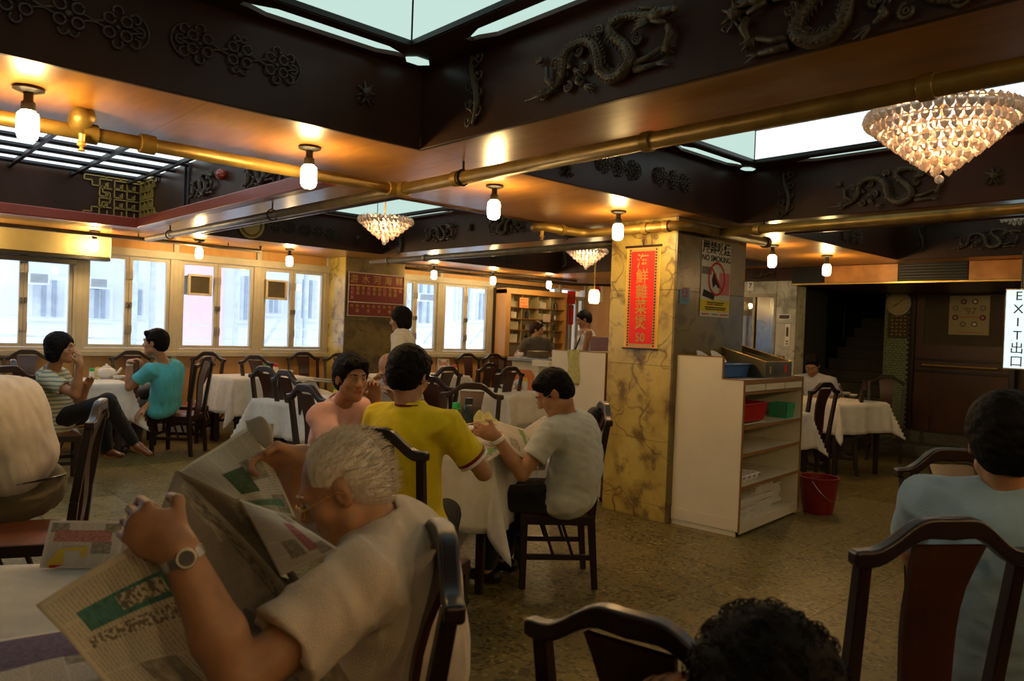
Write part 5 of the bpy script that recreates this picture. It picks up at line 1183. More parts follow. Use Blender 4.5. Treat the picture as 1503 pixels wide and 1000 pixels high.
def surfnet(F, lo, h):
    S = F < 0; n = np.array(F.shape)-1
    cnt = np.zeros(n, np.int8); O = [(i, j, k) for i in (0, 1) for j in (0, 1) for k in (0, 1)]
    for o in O: cnt += S[o[0]:o[0]+n[0], o[1]:o[1]+n[1], o[2]:o[2]+n[2]]
    idx = np.argwhere((cnt > 0) & (cnt < 8))
    acc = np.zeros((len(idx), 3)); num = np.zeros(len(idx))
    val = {o: F[idx[:, 0]+o[0], idx[:, 1]+o[1], idx[:, 2]+o[2]] for o in O}
    for o in O:
        for a in range(3):
            if o[a] == 0:
                p = list(o); p[a] = 1; p = tuple(p); v0, v1 = val[o], val[p]; m = (v0 < 0) != (v1 < 0)
                t = np.where(m, v0/(v0-v1+1e-12), 0); e = np.array(o, float)[None, :].repeat(len(idx), 0); e[:, a] += t
                acc += e*m[:, None]; num += m
    P = (idx+acc/num[:, None])*h+lo
    M = np.full(n, -1, np.int32); M[idx[:, 0], idx[:, 1], idx[:, 2]] = np.arange(len(idx)); quads = []
    for a in range(3):
        sl0 = [slice(None)]*3; sl1 = [slice(None)]*3; sl0[a] = slice(0, -1); sl1[a] = slice(1, None)
        s0, s1 = S[tuple(sl0)], S[tuple(sl1)]; b, c = (a+1) % 3, (a+2) % 3
        e = np.argwhere(s0 != s1); e = e[(e[:, b] > 0) & (e[:, c] > 0) & (e[:, b] < n[b]) & (e[:, c] < n[c])]
        fl = s0[e[:, 0], e[:, 1], e[:, 2]]
        db = np.zeros(3, int); db[b] = 1; dc = np.zeros(3, int); dc[c] = 1
        g = lambda q: M[q[:, 0], q[:, 1], q[:, 2]]
        v = np.stack([g(e-db-dc), g(e-dc), g(e), g(e-db)], 1); v[~fl] = v[~fl][:, ::-1]; quads.append(v)
    Q = np.concatenate(quads); Q = Q[(Q >= 0).all(1)]
    return P, Q
def np_mesh(name, P, Q, mats, midx=None):
    me = bpy.data.meshes.new(name); me.vertices.add(len(P)); me.vertices.foreach_set('co', P.astype(np.float32).ravel())
    me.loops.add(len(Q)*4); me.loops.foreach_set('vertex_index', Q.astype(np.int32).ravel()); me.polygons.add(len(Q))
    me.polygons.foreach_set('loop_start', np.arange(0, len(Q)*4, 4, dtype=np.int32))
    me.polygons.foreach_set('use_smooth', np.ones(len(Q), bool))
    for m in mats: me.materials.append(MATS[m])
    if midx is not None: me.polygons.foreach_set('material_index', midx.astype(np.int32))
    me.update(calc_edges=True); me.validate(); return me
def folds(amp, f=1.0, seed=0, along=None):
    r = np.random.RandomState(seed); W = [(r.normal(size=3)*v*f, r.uniform(0, 6)) for v in (14, 20, 26, 34, 46)]
    def fn(X, Y, Z):
        q = .6*np.sin(W[0][0][0]*X+W[0][0][1]*Y+W[0][0][2]*Z+W[0][1]); s = 0
        for (w, p) in W[1:]: s = s+np.sin(w[0]*X+w[1]*Y+w[2]*Z+p+2.2*q)
        return (amp*(np.abs(s)*.5-.5)).astype(np.float32)
    return fn

def person(label, P, N, head, look, fwd, wrists, skin='skin tan', shirt='white shirt', pants='black trousers', hair='short', hairm='black hair', seated=True, h=.0085,
           knees=None, feet=None, sleeve=.62, wide=1.0, belly=1.0, up=None, poles=None, hands=None, ar=1.0, sl_r=.016, collar=True, legs=True, shoes=True, shoem='black metal', bow=.03, hd=1.0, head_only=False, fold=.004, hem=.0, side_only=None, sc=1.0, arms='LR', cat='person', tuck=False, tank=False, hand_h=None, stripe=None):
    P, N, head = map(lambda v: np.array(v, float), (P, N, head)); fw = unit([fwd[0], fwd[1], 0]); rt = unit(np.cross(fw, [0, 0, 1.0]))
    root = empty('person', (P[0], P[1], 0), label=label, cat=cat); base = np.array([P[0], P[1], 0.0])
    S = unit(N-P); cf = unit(fw-S*(fw@S)); R = np.stack([rt, cf, S], 1); TL = np.linalg.norm(N-P)
    def sp(t): return P+(N-P)*t-cf*(bow*math.sin(math.pi*t))
    w = wide
    def torso(s, g, kk=.05):
        s.ell(sp(.03), (.168*w+g, .118+g, .12+g), R, kk); s.ell(sp(.30)+cf*.012*belly, (.150*w+g, .112*belly+g, .14+g), R, kk)
        s.ell(sp(.58)+cf*.004, (.158*w+g, .112+g, .17+g), R, kk); s.ell(sp(.78), (.155*w+g, .098+g, .11+g), R, kk)
    sh = {}
    for sd, s_ in (('R', 1), ('L', -1)): sh[sd] = N-S*.055+rt*s_*.178*w+cf*.012
    # head frame
    lf = unit(look); lr = unit(np.cross(lf, up if up is not None else [0, 0, 1.0])); lu = np.cross(lr, lf); H = np.stack([lr, lf, lu], 1)
    def hp(x, y, z): return head+H@(np.array([x, y, z])*hd)
    body = SDF()
    if legs or True: torso(body, 0)
    for sd, s_ in (('R', 1), ('L', -1)): body.cap(N-S*.035, sh[sd], .058, .050, .05)
    nb = hp(0, -.022, -.075); body.cap(N-S*.03, nb, .060*w**.5, .050, .025)
    # head
    body.ell(hp(0, -.018, .030), np.array((.0765, .094, .086))*hd, H, .02); body.ell(hp(0, .028, -.030), np.array((.060, .062, .080))*hd, H, .03)
    body.cap(hp(0, .066, -.094), hp(0, .060, -.085), .021*hd, .024*hd, .03); body.cap(hp(-.047, .012, -.066), hp(0, .062, -.090), .020*hd, .020*hd, .03); body.cap(hp(.047, .012, -.066), hp(0, .062, -.090), .020*hd, .020*hd, .03)
    for s_ in (-1, 1):
        body.ell(hp(s_*.040, .056, -.026), np.array((.025, .022, .024))*hd, H, .025); body.ell(hp(s_*.079, -.008, -.010), np.array((.009, .019, .031))*hd, H, .010)
        body.ell(hp(s_*.086, -.002, -.008), np.array((.006, .009, .017))*hd, H, .006, -1)
    body.cap(hp(-.036, .080, .024), hp(.036, .080, .024), .012*hd, .012*hd, .02); body.cap(hp(0, .084, .012), hp(0, .106, -.026), .008*hd, .0135*hd, .012)
    for s_ in (-1, 1): body.ell(hp(s_*.012, .097, -.032), np.array((.009, .010, .008))*hd, H, .008); body.ell(hp(s_*.031, .098, .006), np.array((.014, .016, .0080))*hd, H, .012, -1)
    body.cap(hp(-.018, .086, -.056), hp(.018, .086, -.056), .0075*hd, .0075*hd, .008); body.cap(hp(-.015, .085, -.067), hp(.015, .085, -.067), .0075*hd, .0075*hd, .006); body.cap(hp(-.022, .097, -.0615), hp(.022, .097, -.0615), .0022*hd, .0022*hd, .003, -1)
    # arms
    EL = {}; UA, FA = .285*sc, .25*sc
    for sd in arms:
        if wrists.get(sd) is None: continue
        s_ = 1 if sd == 'R' else -1; A = sh[sd]; Wp = np.array(wrists[sd], float); dv = Wp-A; d = np.linalg.norm(dv)
        if d > (UA+FA)*.985: Wp = A+dv/d*(UA+FA)*.985; d = (UA+FA)*.985; dv = Wp-A
        if d < .12: dv = dv/d*.12; Wp = A+dv; d = .12
        u_ = dv/d; pole = np.array((poles or {}).get(sd, rt*s_*.45+V3(0, 0, -1)), float); pole = unit(pole-u_*(pole@u_))
        a_ = (d*d+UA*UA-FA*FA)/(2*d); E = A+u_*a_+pole*math.sqrt(max(0, UA*UA-a_*a_)); EL[sd] = (A, E, Wp)
        body.cap(A, A+(E-A)*.5, .050*ar, .043*ar, .02); body.cap(A+(E-A)*.5, E, .043*ar, .037*ar, .015); body.cap(E, E+(Wp-E)*.35, .037*ar, .040*ar, .015); body.cap(E+(Wp-E)*.35, Wp, .040*ar, .027*ar, .015)
        # hand
        spec = (hands or {}).get(sd, {}); fd = unit(spec.get('dir', Wp-E)); pn = np.array(spec.get('palm', V3(0, 0, -1)), float); pn = unit(pn-fd*(pn@fd)); sx = np.cross(fd, pn)
        if spec.get('flip'): sx = -sx
        curl = spec.get('curl', .5); hs = spec.get('s', 1.0)
        th = sx*(1 if sd == 'R' else -1)*spec.get('thumb', 1)
        pc = Wp+fd*.050*hs; Rh = np.stack([sx, pn, fd], 1)
        body.cap(Wp, Wp+fd*.02, .026, .026, .02, flat=(pn, 1.15)); body.ell(pc, (.041*hs, .0165*hs, .050*hs), Rh, .02); body.ell(Wp+fd*.035*hs+th*.022*hs+pn*.008, (.018*hs, .016*hs, .030*hs), Rh, .015)
        for fi, (off, L1) in enumerate(((.030, .041), (.010, .046), (-.010, .042), (-.029, .033))):
            p = Wp+fd*(.088-.004*abs(fi-1))*hs+th*off*hs; ang = 0; L_ = L1*hs; rr = (.0092-.0005*fi)*hs
            for j in range(3):
                ang += curl*(.75, 1.05, .8)[j]; dd = fd*math.cos(ang)+pn*math.sin(ang); q = p+dd*L_*(1, .68, .52)[j]; body.cap(p, q, rr*(1-.07*j), rr*(.93-.07*j), .004); p = q
        p = Wp+fd*.030*hs+th*.036*hs+pn*.006*hs
        tc = spec.get('tcurl', curl*.6); d1 = unit(th*.75+fd*.75+pn*.35*tc); q = p+d1*.036*hs; body.cap(p, q, .0125*hs, .011*hs, .008); d2 = unit(fd*.9-th*.15*tc+pn*(.3+.8*tc)); q2 = q+d2*.028*hs; body.cap(q, q2, .011*hs, .0088*hs, .004)
    # legs
    HP = {}; trs = SDF()
    if legs:
        for sd, s_ in (('R', 1), ('L', -1)):
            hj = P+rt*s_*.088+V3(0, 0, -.02)
            if seated: kn = hj+fw*.41*sc+rt*s_*.03+V3(0, 0, .0); kn[2] = .49; an = kn+fw*.02; an[2] = .09
            else: kn = hj*1.0; kn[2] = .49; kn = kn+fw*.02; an = kn-fw*.04; an[2] = .09
            if knees and sd in knees: kn = np.array(knees[sd], float)
            if feet and sd in feet: an = np.array(feet[sd], float)
            HP[sd] = (hj, kn, an); body.cap(hj, kn, .080, .052, .04); body.cap(kn, kn+(an-kn)*.3, .052, .054, .02); body.cap(kn+(an-kn)*.3, an, .054, .036, .02)
            fdir = unit(fw+rt*s_*.12) if not (feet and sd+'d' in feet) else unit(feet[sd+'d']); body.cap(an+V3(0, 0, -.03), an+fdir*.13+V3(0, 0, -.055) if not (feet and sd+'d' in feet) else an+fdir*.15, .035, .026, .02)
            trs.cap(hj, kn, .088, .070, .05); trs.cap(kn, an+(kn-an)*.08, .070, .052, .03)
            if shoes:
                so = SDF(); T = an+V3(0, 0, -.045) if not (feet and sd+'d' in feet) else an
                so.cap(T-fdir*.045, T+fdir*.05, .042, .040, .02).cap(T+fdir*.05, T+fdir*.155, .040, .034, .02, flat=(V3(0, 0, 1), 1.35))
                pp, qq = so.mesh(.009); link('shoe', np_mesh('shoe', pp-base, qq, [shoem]), root)
        trs.ell(sp(-.01), (.180*w, .128*(1.12 if tuck else 1)*max(1, belly*.95), .115), R, .04); tuck and trs.cyl(sp(-.05), sp(.12), .15*w, .15*w, .05)
    bp, bq = body.mesh(h)
    # lips coloured by place on the face
    cen = bp[bq].mean(1); loc = (cen-head)@H/hd
    mi = ((np.abs(loc[:, 0]) < .024) & (loc[:, 1] > .078) & (np.abs(loc[:, 2]+.0615) < .011)).astype(int)
    link('body', np_mesh('body', bp-base, bq, [skin, 'lip'], mi), root)
    for s_ in (-1, 1):
        e = MB().sphere(tuple(hp(s_*.031, .0745, .005)-base), .0125*hd, 12, 8); obj('eye', e, 'eye white', root, smooth=True)
        c_ = hp(s_*.031, .0825, .005)-base; obj('iris', MB().sphere(tuple(c_), .0058*hd, 8, 6), 'iris', root)
        b_ = MB().tube([tuple(hp(s_*.014, .093, .027)-base), tuple(hp(s_*.032, .092, .032)-base), tuple(hp(s_*.050, .078, .027)-base)], [.003, .0035, .002], 6); obj('eyebrow', b_, hairm, root)
    if shirt:
        st = SDF(); torso(st, sl_r, .06)
        if tuck: st.p = st.p[1:]; st.ell(sp(-.12), (.3, .3, .13), R, .005, -1)
        if hem: st.ell(sp(-.04), (.190*w, .150, .11), R, .05)
        if not tank:
            for sd, s_ in (('R', 1), ('L', -1)): st.cap(N-S*.040, sh[sd], .062+sl_r*.5, .056+sl_r*.6, .05)
            for sd, (A, E, Wp) in EL.items():
                e = A+(E-A)*sleeve if sleeve <= 1 else E
                st.cyl(A-(E-A)*.04, e, .060+sl_r*.6, .050+sl_r*1.3, .045)
                if sleeve > 1: st.cap(E, E+(Wp-E)*.85, .050, .036, .02)
                st.cyl(e-(E-A)*.12, e+(E-A)*.2, .042+sl_r*.45, .042+sl_r*.6, .004, -1)
        else:
            for s_ in (-1, 1): st.cap(N-S*.05+rt*s_*.07, sp(.75)+rt*s_*.10, .05, .06, .03)
        if collar: st.cyl(N-S*.045, N+unit(nb-N)*.028+S*.006, .082, .066, .02)
        st.cap(N+unit(nb-N)*.0, N+unit(nb-N)*.1, .058, .060, .006, -1)
        if tank: st.ell(N-S*.04+cf*.02, (.075, .12, .07), R, .02, -1)
        q1, q2 = st.mesh(h*1.05, folds(fold, 1, hash(label) % 97 if 0 else len(label)))
        link('shirt', np_mesh('shirt', q1-base, q2, [shirt]), root)
    if legs:
        q1, q2 = trs.mesh(h*1.15, folds(.004, 1, 5)); link('trousers', np_mesh('trousers', q1-base, q2, [pants]), root)
    # hair
    if hair:
        hs = SDF(); nz = folds(.0048, 3.6, 11)
        if hair in ('short', 'white', 'thick', 'curly'):
            g = {'short': .011, 'white': .002, 'thick': .020, 'curly': .028}[hair]
            hs.ell(hp(0, -.020, .036), (np.array((.0765, .094, .086))+g)*hd, H, .01); hs.ell(hp(0, -.055, -.01), (np.array((.068, .058, .072))+g*.6)*hd, H, .02)
            if hair == 'short' or hair == 'thick': hs.cap(hp(-.05, .055, .085), hp(.05, .055, .085), .024*hd, .024*hd, .02)
            hs.ell(hp(0, .105, -.030), np.array((.105, .078, .100))*hd, H, .012, -1)
            hs.ell(hp(0, -.03, -.135), np.array((.12, .12, .055))*hd, H, .01, -1)
            for s_ in (-1, 1): hs.ell(hp(s_*.092, .008, -.022), np.array((.026, .030, .040))*hd, H, .006, -1)
            if hair == 'white': hs.ell(hp(0, .085, .075), np.array((.060, .050, .050))*hd, H, .02, -1)
        elif hair == 'bob':
            hs.ell(hp(0, -.022, .034), (np.array((.0765, .094, .086))+.022)*hd, H, .01); hs.ell(hp(0, -.045, -.045), np.array((.098, .075, .085))*hd, H, .03)
            for s_ in (-1, 1): hs.cap(hp(s_*.078, .015, .02), hp(s_*.082, .0, -.075), .024*hd, .026*hd, .03)
            hs.ell(hp(0, .108, -.035), np.array((.066, .080, .098))*hd, H, .012, -1)
        elif hair == 'fringe':
            hs.ell(hp(0, -.050, .0), np.array((.082, .062, .055))*hd, H, .01); hs.ell(hp(0, .03, .03), np.array((.12, .07, .2))*hd, H, .008, -1)
        hq, hf = hs.mesh(h*.75 if h < .008 else h*.9, (folds(.0015, 2.2, 11) if hair == 'white' else nz) if hair != 'fringe' else None); ho = link('hair', np_mesh('hair', hq-base, hf, [hairm]), root)
        if hair in ('white', 'curly'):
            rnd = np.random.RandomState(4); m = MB(); cnt = 1800 if hair == 'white' else 700
            sel = rnd.choice(len(hq), cnt)
            for i in sel:
                p = hq[i]; o_ = unit(p-head); l = (p-head)@H
                if hair == 'white':
                    if l[1] > .045: continue
                    sw = unit(o_*.22-lf*.8+lu*rnd.uniform(-.3, .15)+rnd.normal(size=3)*.14); Ln = rnd.uniform(.014, .030)
                    m.tube([tuple(p-base-o_*.003), tuple(p-base+sw*Ln*.6+o_*.002), tuple(p-base+sw*Ln+o_*.001)], [.0009, .0007, .0002], 4, caps=False)
                else:
                    a = unit(np.cross(o_, rnd.normal(size=3))); b = np.cross(a, o_); rr = rnd.uniform(.004, .009); m.tube([tuple(p-base+o_*(rr*.9*math.sin(t)+.0)+a*rr*(math.cos(t)-.3)+b*.003*t) for t in np.linspace(-.5, 3.6, 8)], .0011, 4, caps=False)
            so_ = obj('loose_strands', m, hairm, ho, smooth=True); so_['kind'] = 'stuff'
    root['_w'] = 1; del root['_w']
    return dict(root=root, base=base, hp=hp, EL=EL, sh=sh, R=R, sp=sp, cf=cf, rt=rt, fw=fw, HP=HP, H=H)
def part_of(pr, name, mb, mat, **k):
    b = pr['base']; mb.v = [(x-b[0], y-b[1], z-b[2]) for x, y, z in mb.v]; return obj(name, mb, mat, pr['root'], **k)
def watch(pr, sd, face='watch glass', band='steel', r=.034, t=.90):
    A, E, Wp = pr['EL'][sd]; d = unit(Wp-E); c = E+(Wp-E)*t; a = unit(np.cross(d, [0, 0, 1.0])); b = np.cross(a, d)
    wr = part_of(pr, 'wristwatch', MB().tube([tuple(c-d*.010), tuple(c-d*.008), tuple(c+d*.008), tuple(c+d*.010)], [r*.96, r, r, r*.96], 22), band)
    return wr, c, a, b, d
def dirn(deg): return V3(math.cos(R_(deg)), math.sin(R_(deg)), 0)
LEFT, RIGHT, AWAY, NEAR = dirn(VD+90), dirn(VD-90), dirn(VD), dirn(VD+180)
UPV = V3(0, 0, 1)
# 1 -- white haired reader in front
hd_ = atd(502, 714, 1.62); nb_ = atd(556, 770, 1.66)
P_ = atd(562, 1010, 1.72); P_[2] = .56
wl = atd(262, 806, 1.28); wrr = atd(446, 672, 1.82)
old = person('old man with white hair and glasses reading a newspaper, cream shirt', P_, nb_, hd_, unit(LEFT*.86+NEAR*.10-UPV*.50), unit(LEFT*.95+NEAR*.12), dict(L=wl, R=wrr), shirt='cream shirt', hair='white', hairm='white hair', pants='grey trousers', h=.0062,
    wide=1.12, belly=1.35, sleeve=.70, sl_r=.026, ar=1.14, hd=.92, poles=dict(L=-UPV*1.0+NEAR*.25+RIGHT*.2, R=-UPV+AWAY*.4), hands=dict(L=dict(dir=unit(LEFT*.75+UPV*.38+AWAY*.1), palm=unit(AWAY*.8-UPV*.3+LEFT*.1), curl=1.05, s=1.05), R=dict(dir=unit(LEFT*.9-UPV*.1+NEAR*.2), palm=unit(NEAR*.7-UPV*.5), curl=.9, s=1.0)), bow=.05, fold=.006)
wr_, c, a, b, d = watch(old, 'L', r=.033, t=.93)
for k in range(14):
    t = 2*math.pi*k/14; o_ = c+(a*math.cos(t)+b*math.sin(t))*.034; part_of(old, 'watch_link', MB().bar(tuple(o_-d*.009), tuple(o_+d*.009), .0125, .004, tuple(a*math.cos(t)+b*math.sin(t))), 'steel', bevel=.001)
n_ = unit(-ray(262, 806)); n_ = unit(n_-d*(n_@d)+UPV*.3); n_ = unit(n_-d*(n_@d)); cc = c+n_*.036
part_of(old, 'watch_case', MB().tube([tuple(cc-n_*.004), tuple(cc+n_*.006)], .017, 20), 'steel', bevel=.0015); part_of(old, 'watch_dial', MB().tube([tuple(cc+n_*.0055), tuple(cc+n_*.0065)], .013, 20), 'watch glass')
hp = old['hp']; g = MB()
for s_ in (-1, 1):
    g.tube([tuple(hp(s_*.033+.023*math.cos(t), .104-.10*abs(.023*math.cos(t)), -.004+.018*math.sin(t))) for t in np.linspace(0, 2*math.pi, 21)], .0014, 6)
    g.tube([tuple(hp(s_*.056, .101, .0)), tuple(hp(s_*.074, .085, .002)), tuple(hp(s_*.083, .0, .004)), tuple(hp(s_*.084, -.02, -.012))], .0014, 6)
g.tube([tuple(hp(-.010, .105, 0)), tuple(hp(0, .110, .003)), tuple(hp(.010, .105, 0))], .0013, 6); part_of(old, 'eyeglasses', g, 'gold')
# 2 -- white shirt back at the left edge
P_ = atd(34, 735, 3.75); P_[2] = .55; nb_ = atd(-28, 562, 3.60)
p2_ = person('man in white shirt and khaki trousers bending forward, cut off by the left edge', P_, nb_, nb_+LEFT*.14+UPV*.10, unit(LEFT-UPV*.4), unit(LEFT*.9+AWAY*.25), dict(L=nb_+LEFT*.3-UPV*.35, R=nb_+LEFT*.3-UPV*.3+AWAY*.3), shirt='white shirt', pants='khaki trousers', wide=1.12, belly=1.2, bow=.09, h=.009, hair='short', tuck=True, fold=.004)
R = p2_['R']; sp = p2_['sp']
part_of(p2_, 'belt', MB().tube([tuple(sp(.115)+R[:, 0]*(.196*math.cos(t))+R[:, 1]*(.150*math.sin(t))) for t in np.linspace(0, 2*math.pi, 33)], .013, 6, flat=.4), 'belt')
# 3 -- woman in stripes
hd_ = atd(90, 511, 6.3); nb_ = atd(74, 546, 6.36); P_ = atd(84, 640, 6.5); P_[2] = .55
k1 = atd(158, 590, 6.4); a1 = atd(197, 652, 6.6); k2 = atd(150, 606, 6.7); a2 = atd(158, 664, 6.8)
wom = person('woman in a yellow striped blouse sitting with crossed legs, hand at her mouth', P_, nb_, hd_, unit(RIGHT*.97+AWAY*.12-UPV*.02), unit(RIGHT*.95+AWAY*.25), dict(R=atd(117, 536, 6.15), L=atd(128, 566, 6.5)), shirt='striped blouse', hair='bob', poles=dict(R=-UPV*.9+RIGHT*.7), hands=dict(R=dict(dir=unit(UPV*.95-RIGHT*.1), palm=-RIGHT, curl=.7)), h=.0095, hem=1,
    knees=dict(R=k1, L=k2), feet=dict(R=a1, L=a2, Rd=unit(RIGHT*.8-UPV*.5), Ld=unit(RIGHT*.9+NEAR*.3-UPV*.1)), shoem='cushion')
CH['lady'].location = (P_[0]-.05, P_[1], 0); CH['lady'].rotation_euler = (0, 0, R_(-8-90))
# 4 -- man in turquoise
hd_ = atd(228, 503, 7.6); nb_ = atd(243, 535, 7.7); P_ = atd(240, 622, 7.85); P_[2] = .55
tq = person('man in a turquoise polo shirt leaning his elbow on the table, hand at his mouth', P_, nb_, hd_, unit(LEFT*.96-UPV*.03), unit(LEFT*.93+AWAY*.25), dict(L=atd(190, 532, 7.55), R=atd(212, 600, 7.65)), shirt='turquoise shirt', pants='grey trousers', poles=dict(L=-UPV+LEFT*.6), hands=dict(L=dict(dir=unit(UPV*.35+RIGHT*.8), palm=-UPV, curl=.9)), h=.0095, belly=1.1, hem=1, bow=.04, hd=1.12, wide=1.05)
watch(tq, 'L', band='white plastic', r=.033)
# 5 -- bald man eating
hd_ = atd(570, 541, 6.2); nb_ = hd_-UPV*.15+AWAY*.08; P_ = nb_-UPV*.48+AWAY*.10; P_[2] = .55
bald = person('bald old man bending over his bowl with chopsticks behind the yellow shirt', P_, nb_, hd_, unit(NEAR*.75+LEFT*.1-UPV*.65), unit(NEAR*.95+LEFT*.1), dict(R=hd_+NEAR*.24-UPV*.16+LEFT*.16, L=hd_+NEAR*.24-UPV*.22+RIGHT*.1), shirt='pale blue shirt', hair='fringe', hairm='white hair', h=.0095, hands=dict(R=dict(dir=unit(RIGHT*.6+UPV*.4), palm=-UPV, curl=.9)))
# 6 -- pink shirt
hd_ = atd(516, 555, 4.12); nb_ = atd(498, 592, 4.24); P_ = atd(497, 680, 4.45); P_[2] = .55
pink = person('person with short black hair in a pink polo shirt talking across the table', P_, nb_, hd_, unit(RIGHT*.62+NEAR*.78-UPV*.08), unit(RIGHT*.75+NEAR*.35), dict(R=atd(548, 622, 3.95), L=atd(552, 588, 4.3)), skin='skin tan', shirt='pink shirt', hair='thick', h=.0075, poles=dict(L=-UPV+NEAR*.2), hands=dict(L=dict(dir=unit(UPV*.8+LEFT*.1+NEAR*.2), palm=NEAR, curl=.8)))
# 7 -- yellow shirt from behind
hd_ = atd(601, 551, 3.42); nb_ = atd(603, 600, 3.38); P_ = atd(600, 738, 3.44); P_[2] = .55
kr, kl = P_+AWAY*.40+RIGHT*.14, P_+AWAY*.42-RIGHT*.08; kr[2] = kl[2] = .50
yel = person('man in a bright yellow polo shirt seen from behind', P_, nb_, hd_, unit(AWAY*.85+RIGHT*.35-UPV*.25), unit(AWAY*.8+RIGHT*.55), dict(R=atd(683, 640, 3.55), L=atd(590, 650, 3.7)), shirt='yellow shirt', hair='thick', h=.0072, wide=1.08, poles=dict(R=-UPV*.9+RIGHT*.7+NEAR*.2), hands=dict(R=dict(dir=unit(AWAY*.7+LEFT*.5+UPV*.15), palm=-UPV, curl=.9)), knees=dict(R=kr, L=kl), feet=dict(R=kr-UPV*.40-AWAY*.1, L=kl-UPV*.40-AWAY*.1), hem=1, sleeve=.72, bow=.04, belly=1.1)
A, E, Wp = yel['EL']['R']; u_ = unit(E-A)
for t, m_, rr in ((.66, 'dark red plastic', .0700), (.715, 'white plastic', .0700)): 
    c = A+(E-A)*t; part_of(yel, 'sleeve_band', MB().tube([tuple(c-u_*.007), tuple(c+u_*.007)], rr+.003, 26, caps=False), m_, solid=.002)
part_of(yel, 'collar_band', MB().tube([tuple(nb_+UPV*.015), tuple(nb_+UPV*.024)], .074, 26, caps=False), 'dark red plastic', solid=.003)
# 8 -- grey shirt reader
hd_ = atd(812, 576, 4.15); nb_ = atd(830, 612, 4.2); P_ = atd(836, 722, 4.24); P_[2] = .55
gry = person('man in a light grey shirt reading a paper at the table beside the pillar', P_, nb_, hd_, unit(LEFT*.8-UPV*.6+AWAY*.05), unit(LEFT*.9+AWAY*.38), dict(L=atd(728, 640, 3.98), R=atd(722, 628, 4.3)), shirt='grey shirt', hair='short', h=.0075, wide=1.05, poles=dict(L=-UPV+RIGHT*.05, R=-UPV+AWAY*.3), hands=dict(L=dict(dir=unit(LEFT*.8+UPV*.25), palm=AWAY, curl=.9), R=dict(dir=LEFT, palm=-UPV, curl=.8)), hem=1, belly=1.2, bow=.07)
watch(gry, 'L', r=.034, band='white plastic')
g = MB().tube([tuple(gry['hp'](-.056, .101, .0)), tuple(gry['hp'](-.083, .0, .004))], .0015, 6).tube([tuple(gry['hp'](-.033+.022*math.cos(t), .104, -.004+.017*math.sin(t))) for t in np.linspace(0, 2*math.pi, 17)], .0015, 5); part_of(gry, 'eyeglasses', g, 'steel')
# 9 -- waitress standing
hd_ = atd(587, 469, 8.0); nb_ = hd_-UPV*.13+NEAR*.02+RIGHT*.03; P_ = nb_-UPV*.50; 
person('waitress in a white blouse standing in front of the menu board', P_, nb_, hd_, unit(LEFT*.97-UPV*.2), unit(LEFT), dict(L=P_+LEFT*.18+NEAR*.2+UPV*.05, R=P_+LEFT*.25+AWAY*.1), shirt='white blouse', hair='bob', seated=False, h=.0105, sleeve=1.5, hem=1, wide=.95)
# 10, 11 -- at the counter
hd_ = atd(788, 484, 11.9); nb_ = hd_-UPV*.14; P_ = nb_-UPV*.48; 
person('woman in a dark patterned blouse sitting behind the cashier counter', P_, nb_, hd_, unit(RIGHT*.9+NEAR*.2-UPV*.15), unit(NEAR*.7+RIGHT*.6), dict(L=P_+NEAR*.1+RIGHT*.45+UPV*.14, R=P_+NEAR*.28+LEFT*.2+UPV*.14), shirt='patterned blouse', hair='thick', hairm='brown hair', seated=False, h=.012, wide=1.1, belly=1.2)
hd_ = atd(857, 469, 10.7); nb_ = hd_-UPV*.14+RIGHT*.03; P_ = nb_-UPV*.50
tk = person('man in a white tank top standing at the cashier counter', P_, nb_, hd_, unit(LEFT*.9-UPV*.35), unit(LEFT*.9+NEAR*.2), dict(L=P_+LEFT*.22+UPV*.06+NEAR*.1, R=P_+LEFT*.25+AWAY*.1), shirt='tank top', hair='short', seated=False, h=.011, skin='skin dark', tank=True, collar=False)
part_of(tk, 'shoulder_bag', MB().sphere(tuple(P_+LEFT*.16+NEAR*.10+UPV*.08), (.10, .10, .13), 12, 8).tube([tuple(P_+LEFT*.15+NEAR*.1+UPV*.2), tuple(nb_+LEFT*.04+NEAR*.08-UPV*.02)], .012, 6), 'bag black', smooth=True)
# 12 -- man at the far right table
hd_ = atd(1192, 536, 8.9); nb_ = hd_-UPV*.13+AWAY*.06+RIGHT*.05; P_ = nb_-UPV*.48; P_[2] = .55
person('man in a pale shirt bent over the far right table before the stairs', P_, nb_, hd_, unit(NEAR*.7+LEFT*.4-UPV*.55), unit(NEAR*.9+LEFT*.3), dict(R=P_+NEAR*.3+LEFT*.1+UPV*.25, L=P_+NEAR*.3+RIGHT*.15+UPV*.25), shirt='pale blue shirt', hair='short', h=.0105, skin='skin dark')
# 13 -- figure behind the lift glass
hd_ = atd(1116, 484, 10.4); nb_ = hd_-UPV*.13; P_ = nb_-UPV*.5
person('dim figure standing behind the glass door beside the pale marble', P_, nb_, hd_, unit(RIGHT*.8+NEAR*.3), unit(RIGHT*.7+NEAR*.4), dict(R=P_+NEAR*.1, L=P_+NEAR*.1+RIGHT*.3), shirt='dark shirt', hair='short', seated=False, h=.012, skin='skin dark')
# 14 -- blue shirt at lower right
hd_ = atd(1476, 650, 2.10); nb_ = atd(1486, 722, 2.10); P_ = atd(1476, 970, 2.14); P_[2] = .56
person('man in a light blue shirt seen from behind at the lower right', P_, nb_, hd_, unit(AWAY*.85+RIGHT*.4-UPV*.1), unit(AWAY*.9+RIGHT*.35), dict(R=P_+AWAY*.5+RIGHT*.25+UPV*.2, L=P_+AWAY*.45+LEFT*.02+UPV*.15), shirt='blue shirt', hair='thick', h=.0075, wide=1.12, sl_r=.024, bow=.05, hd=1.05, belly=1.1)
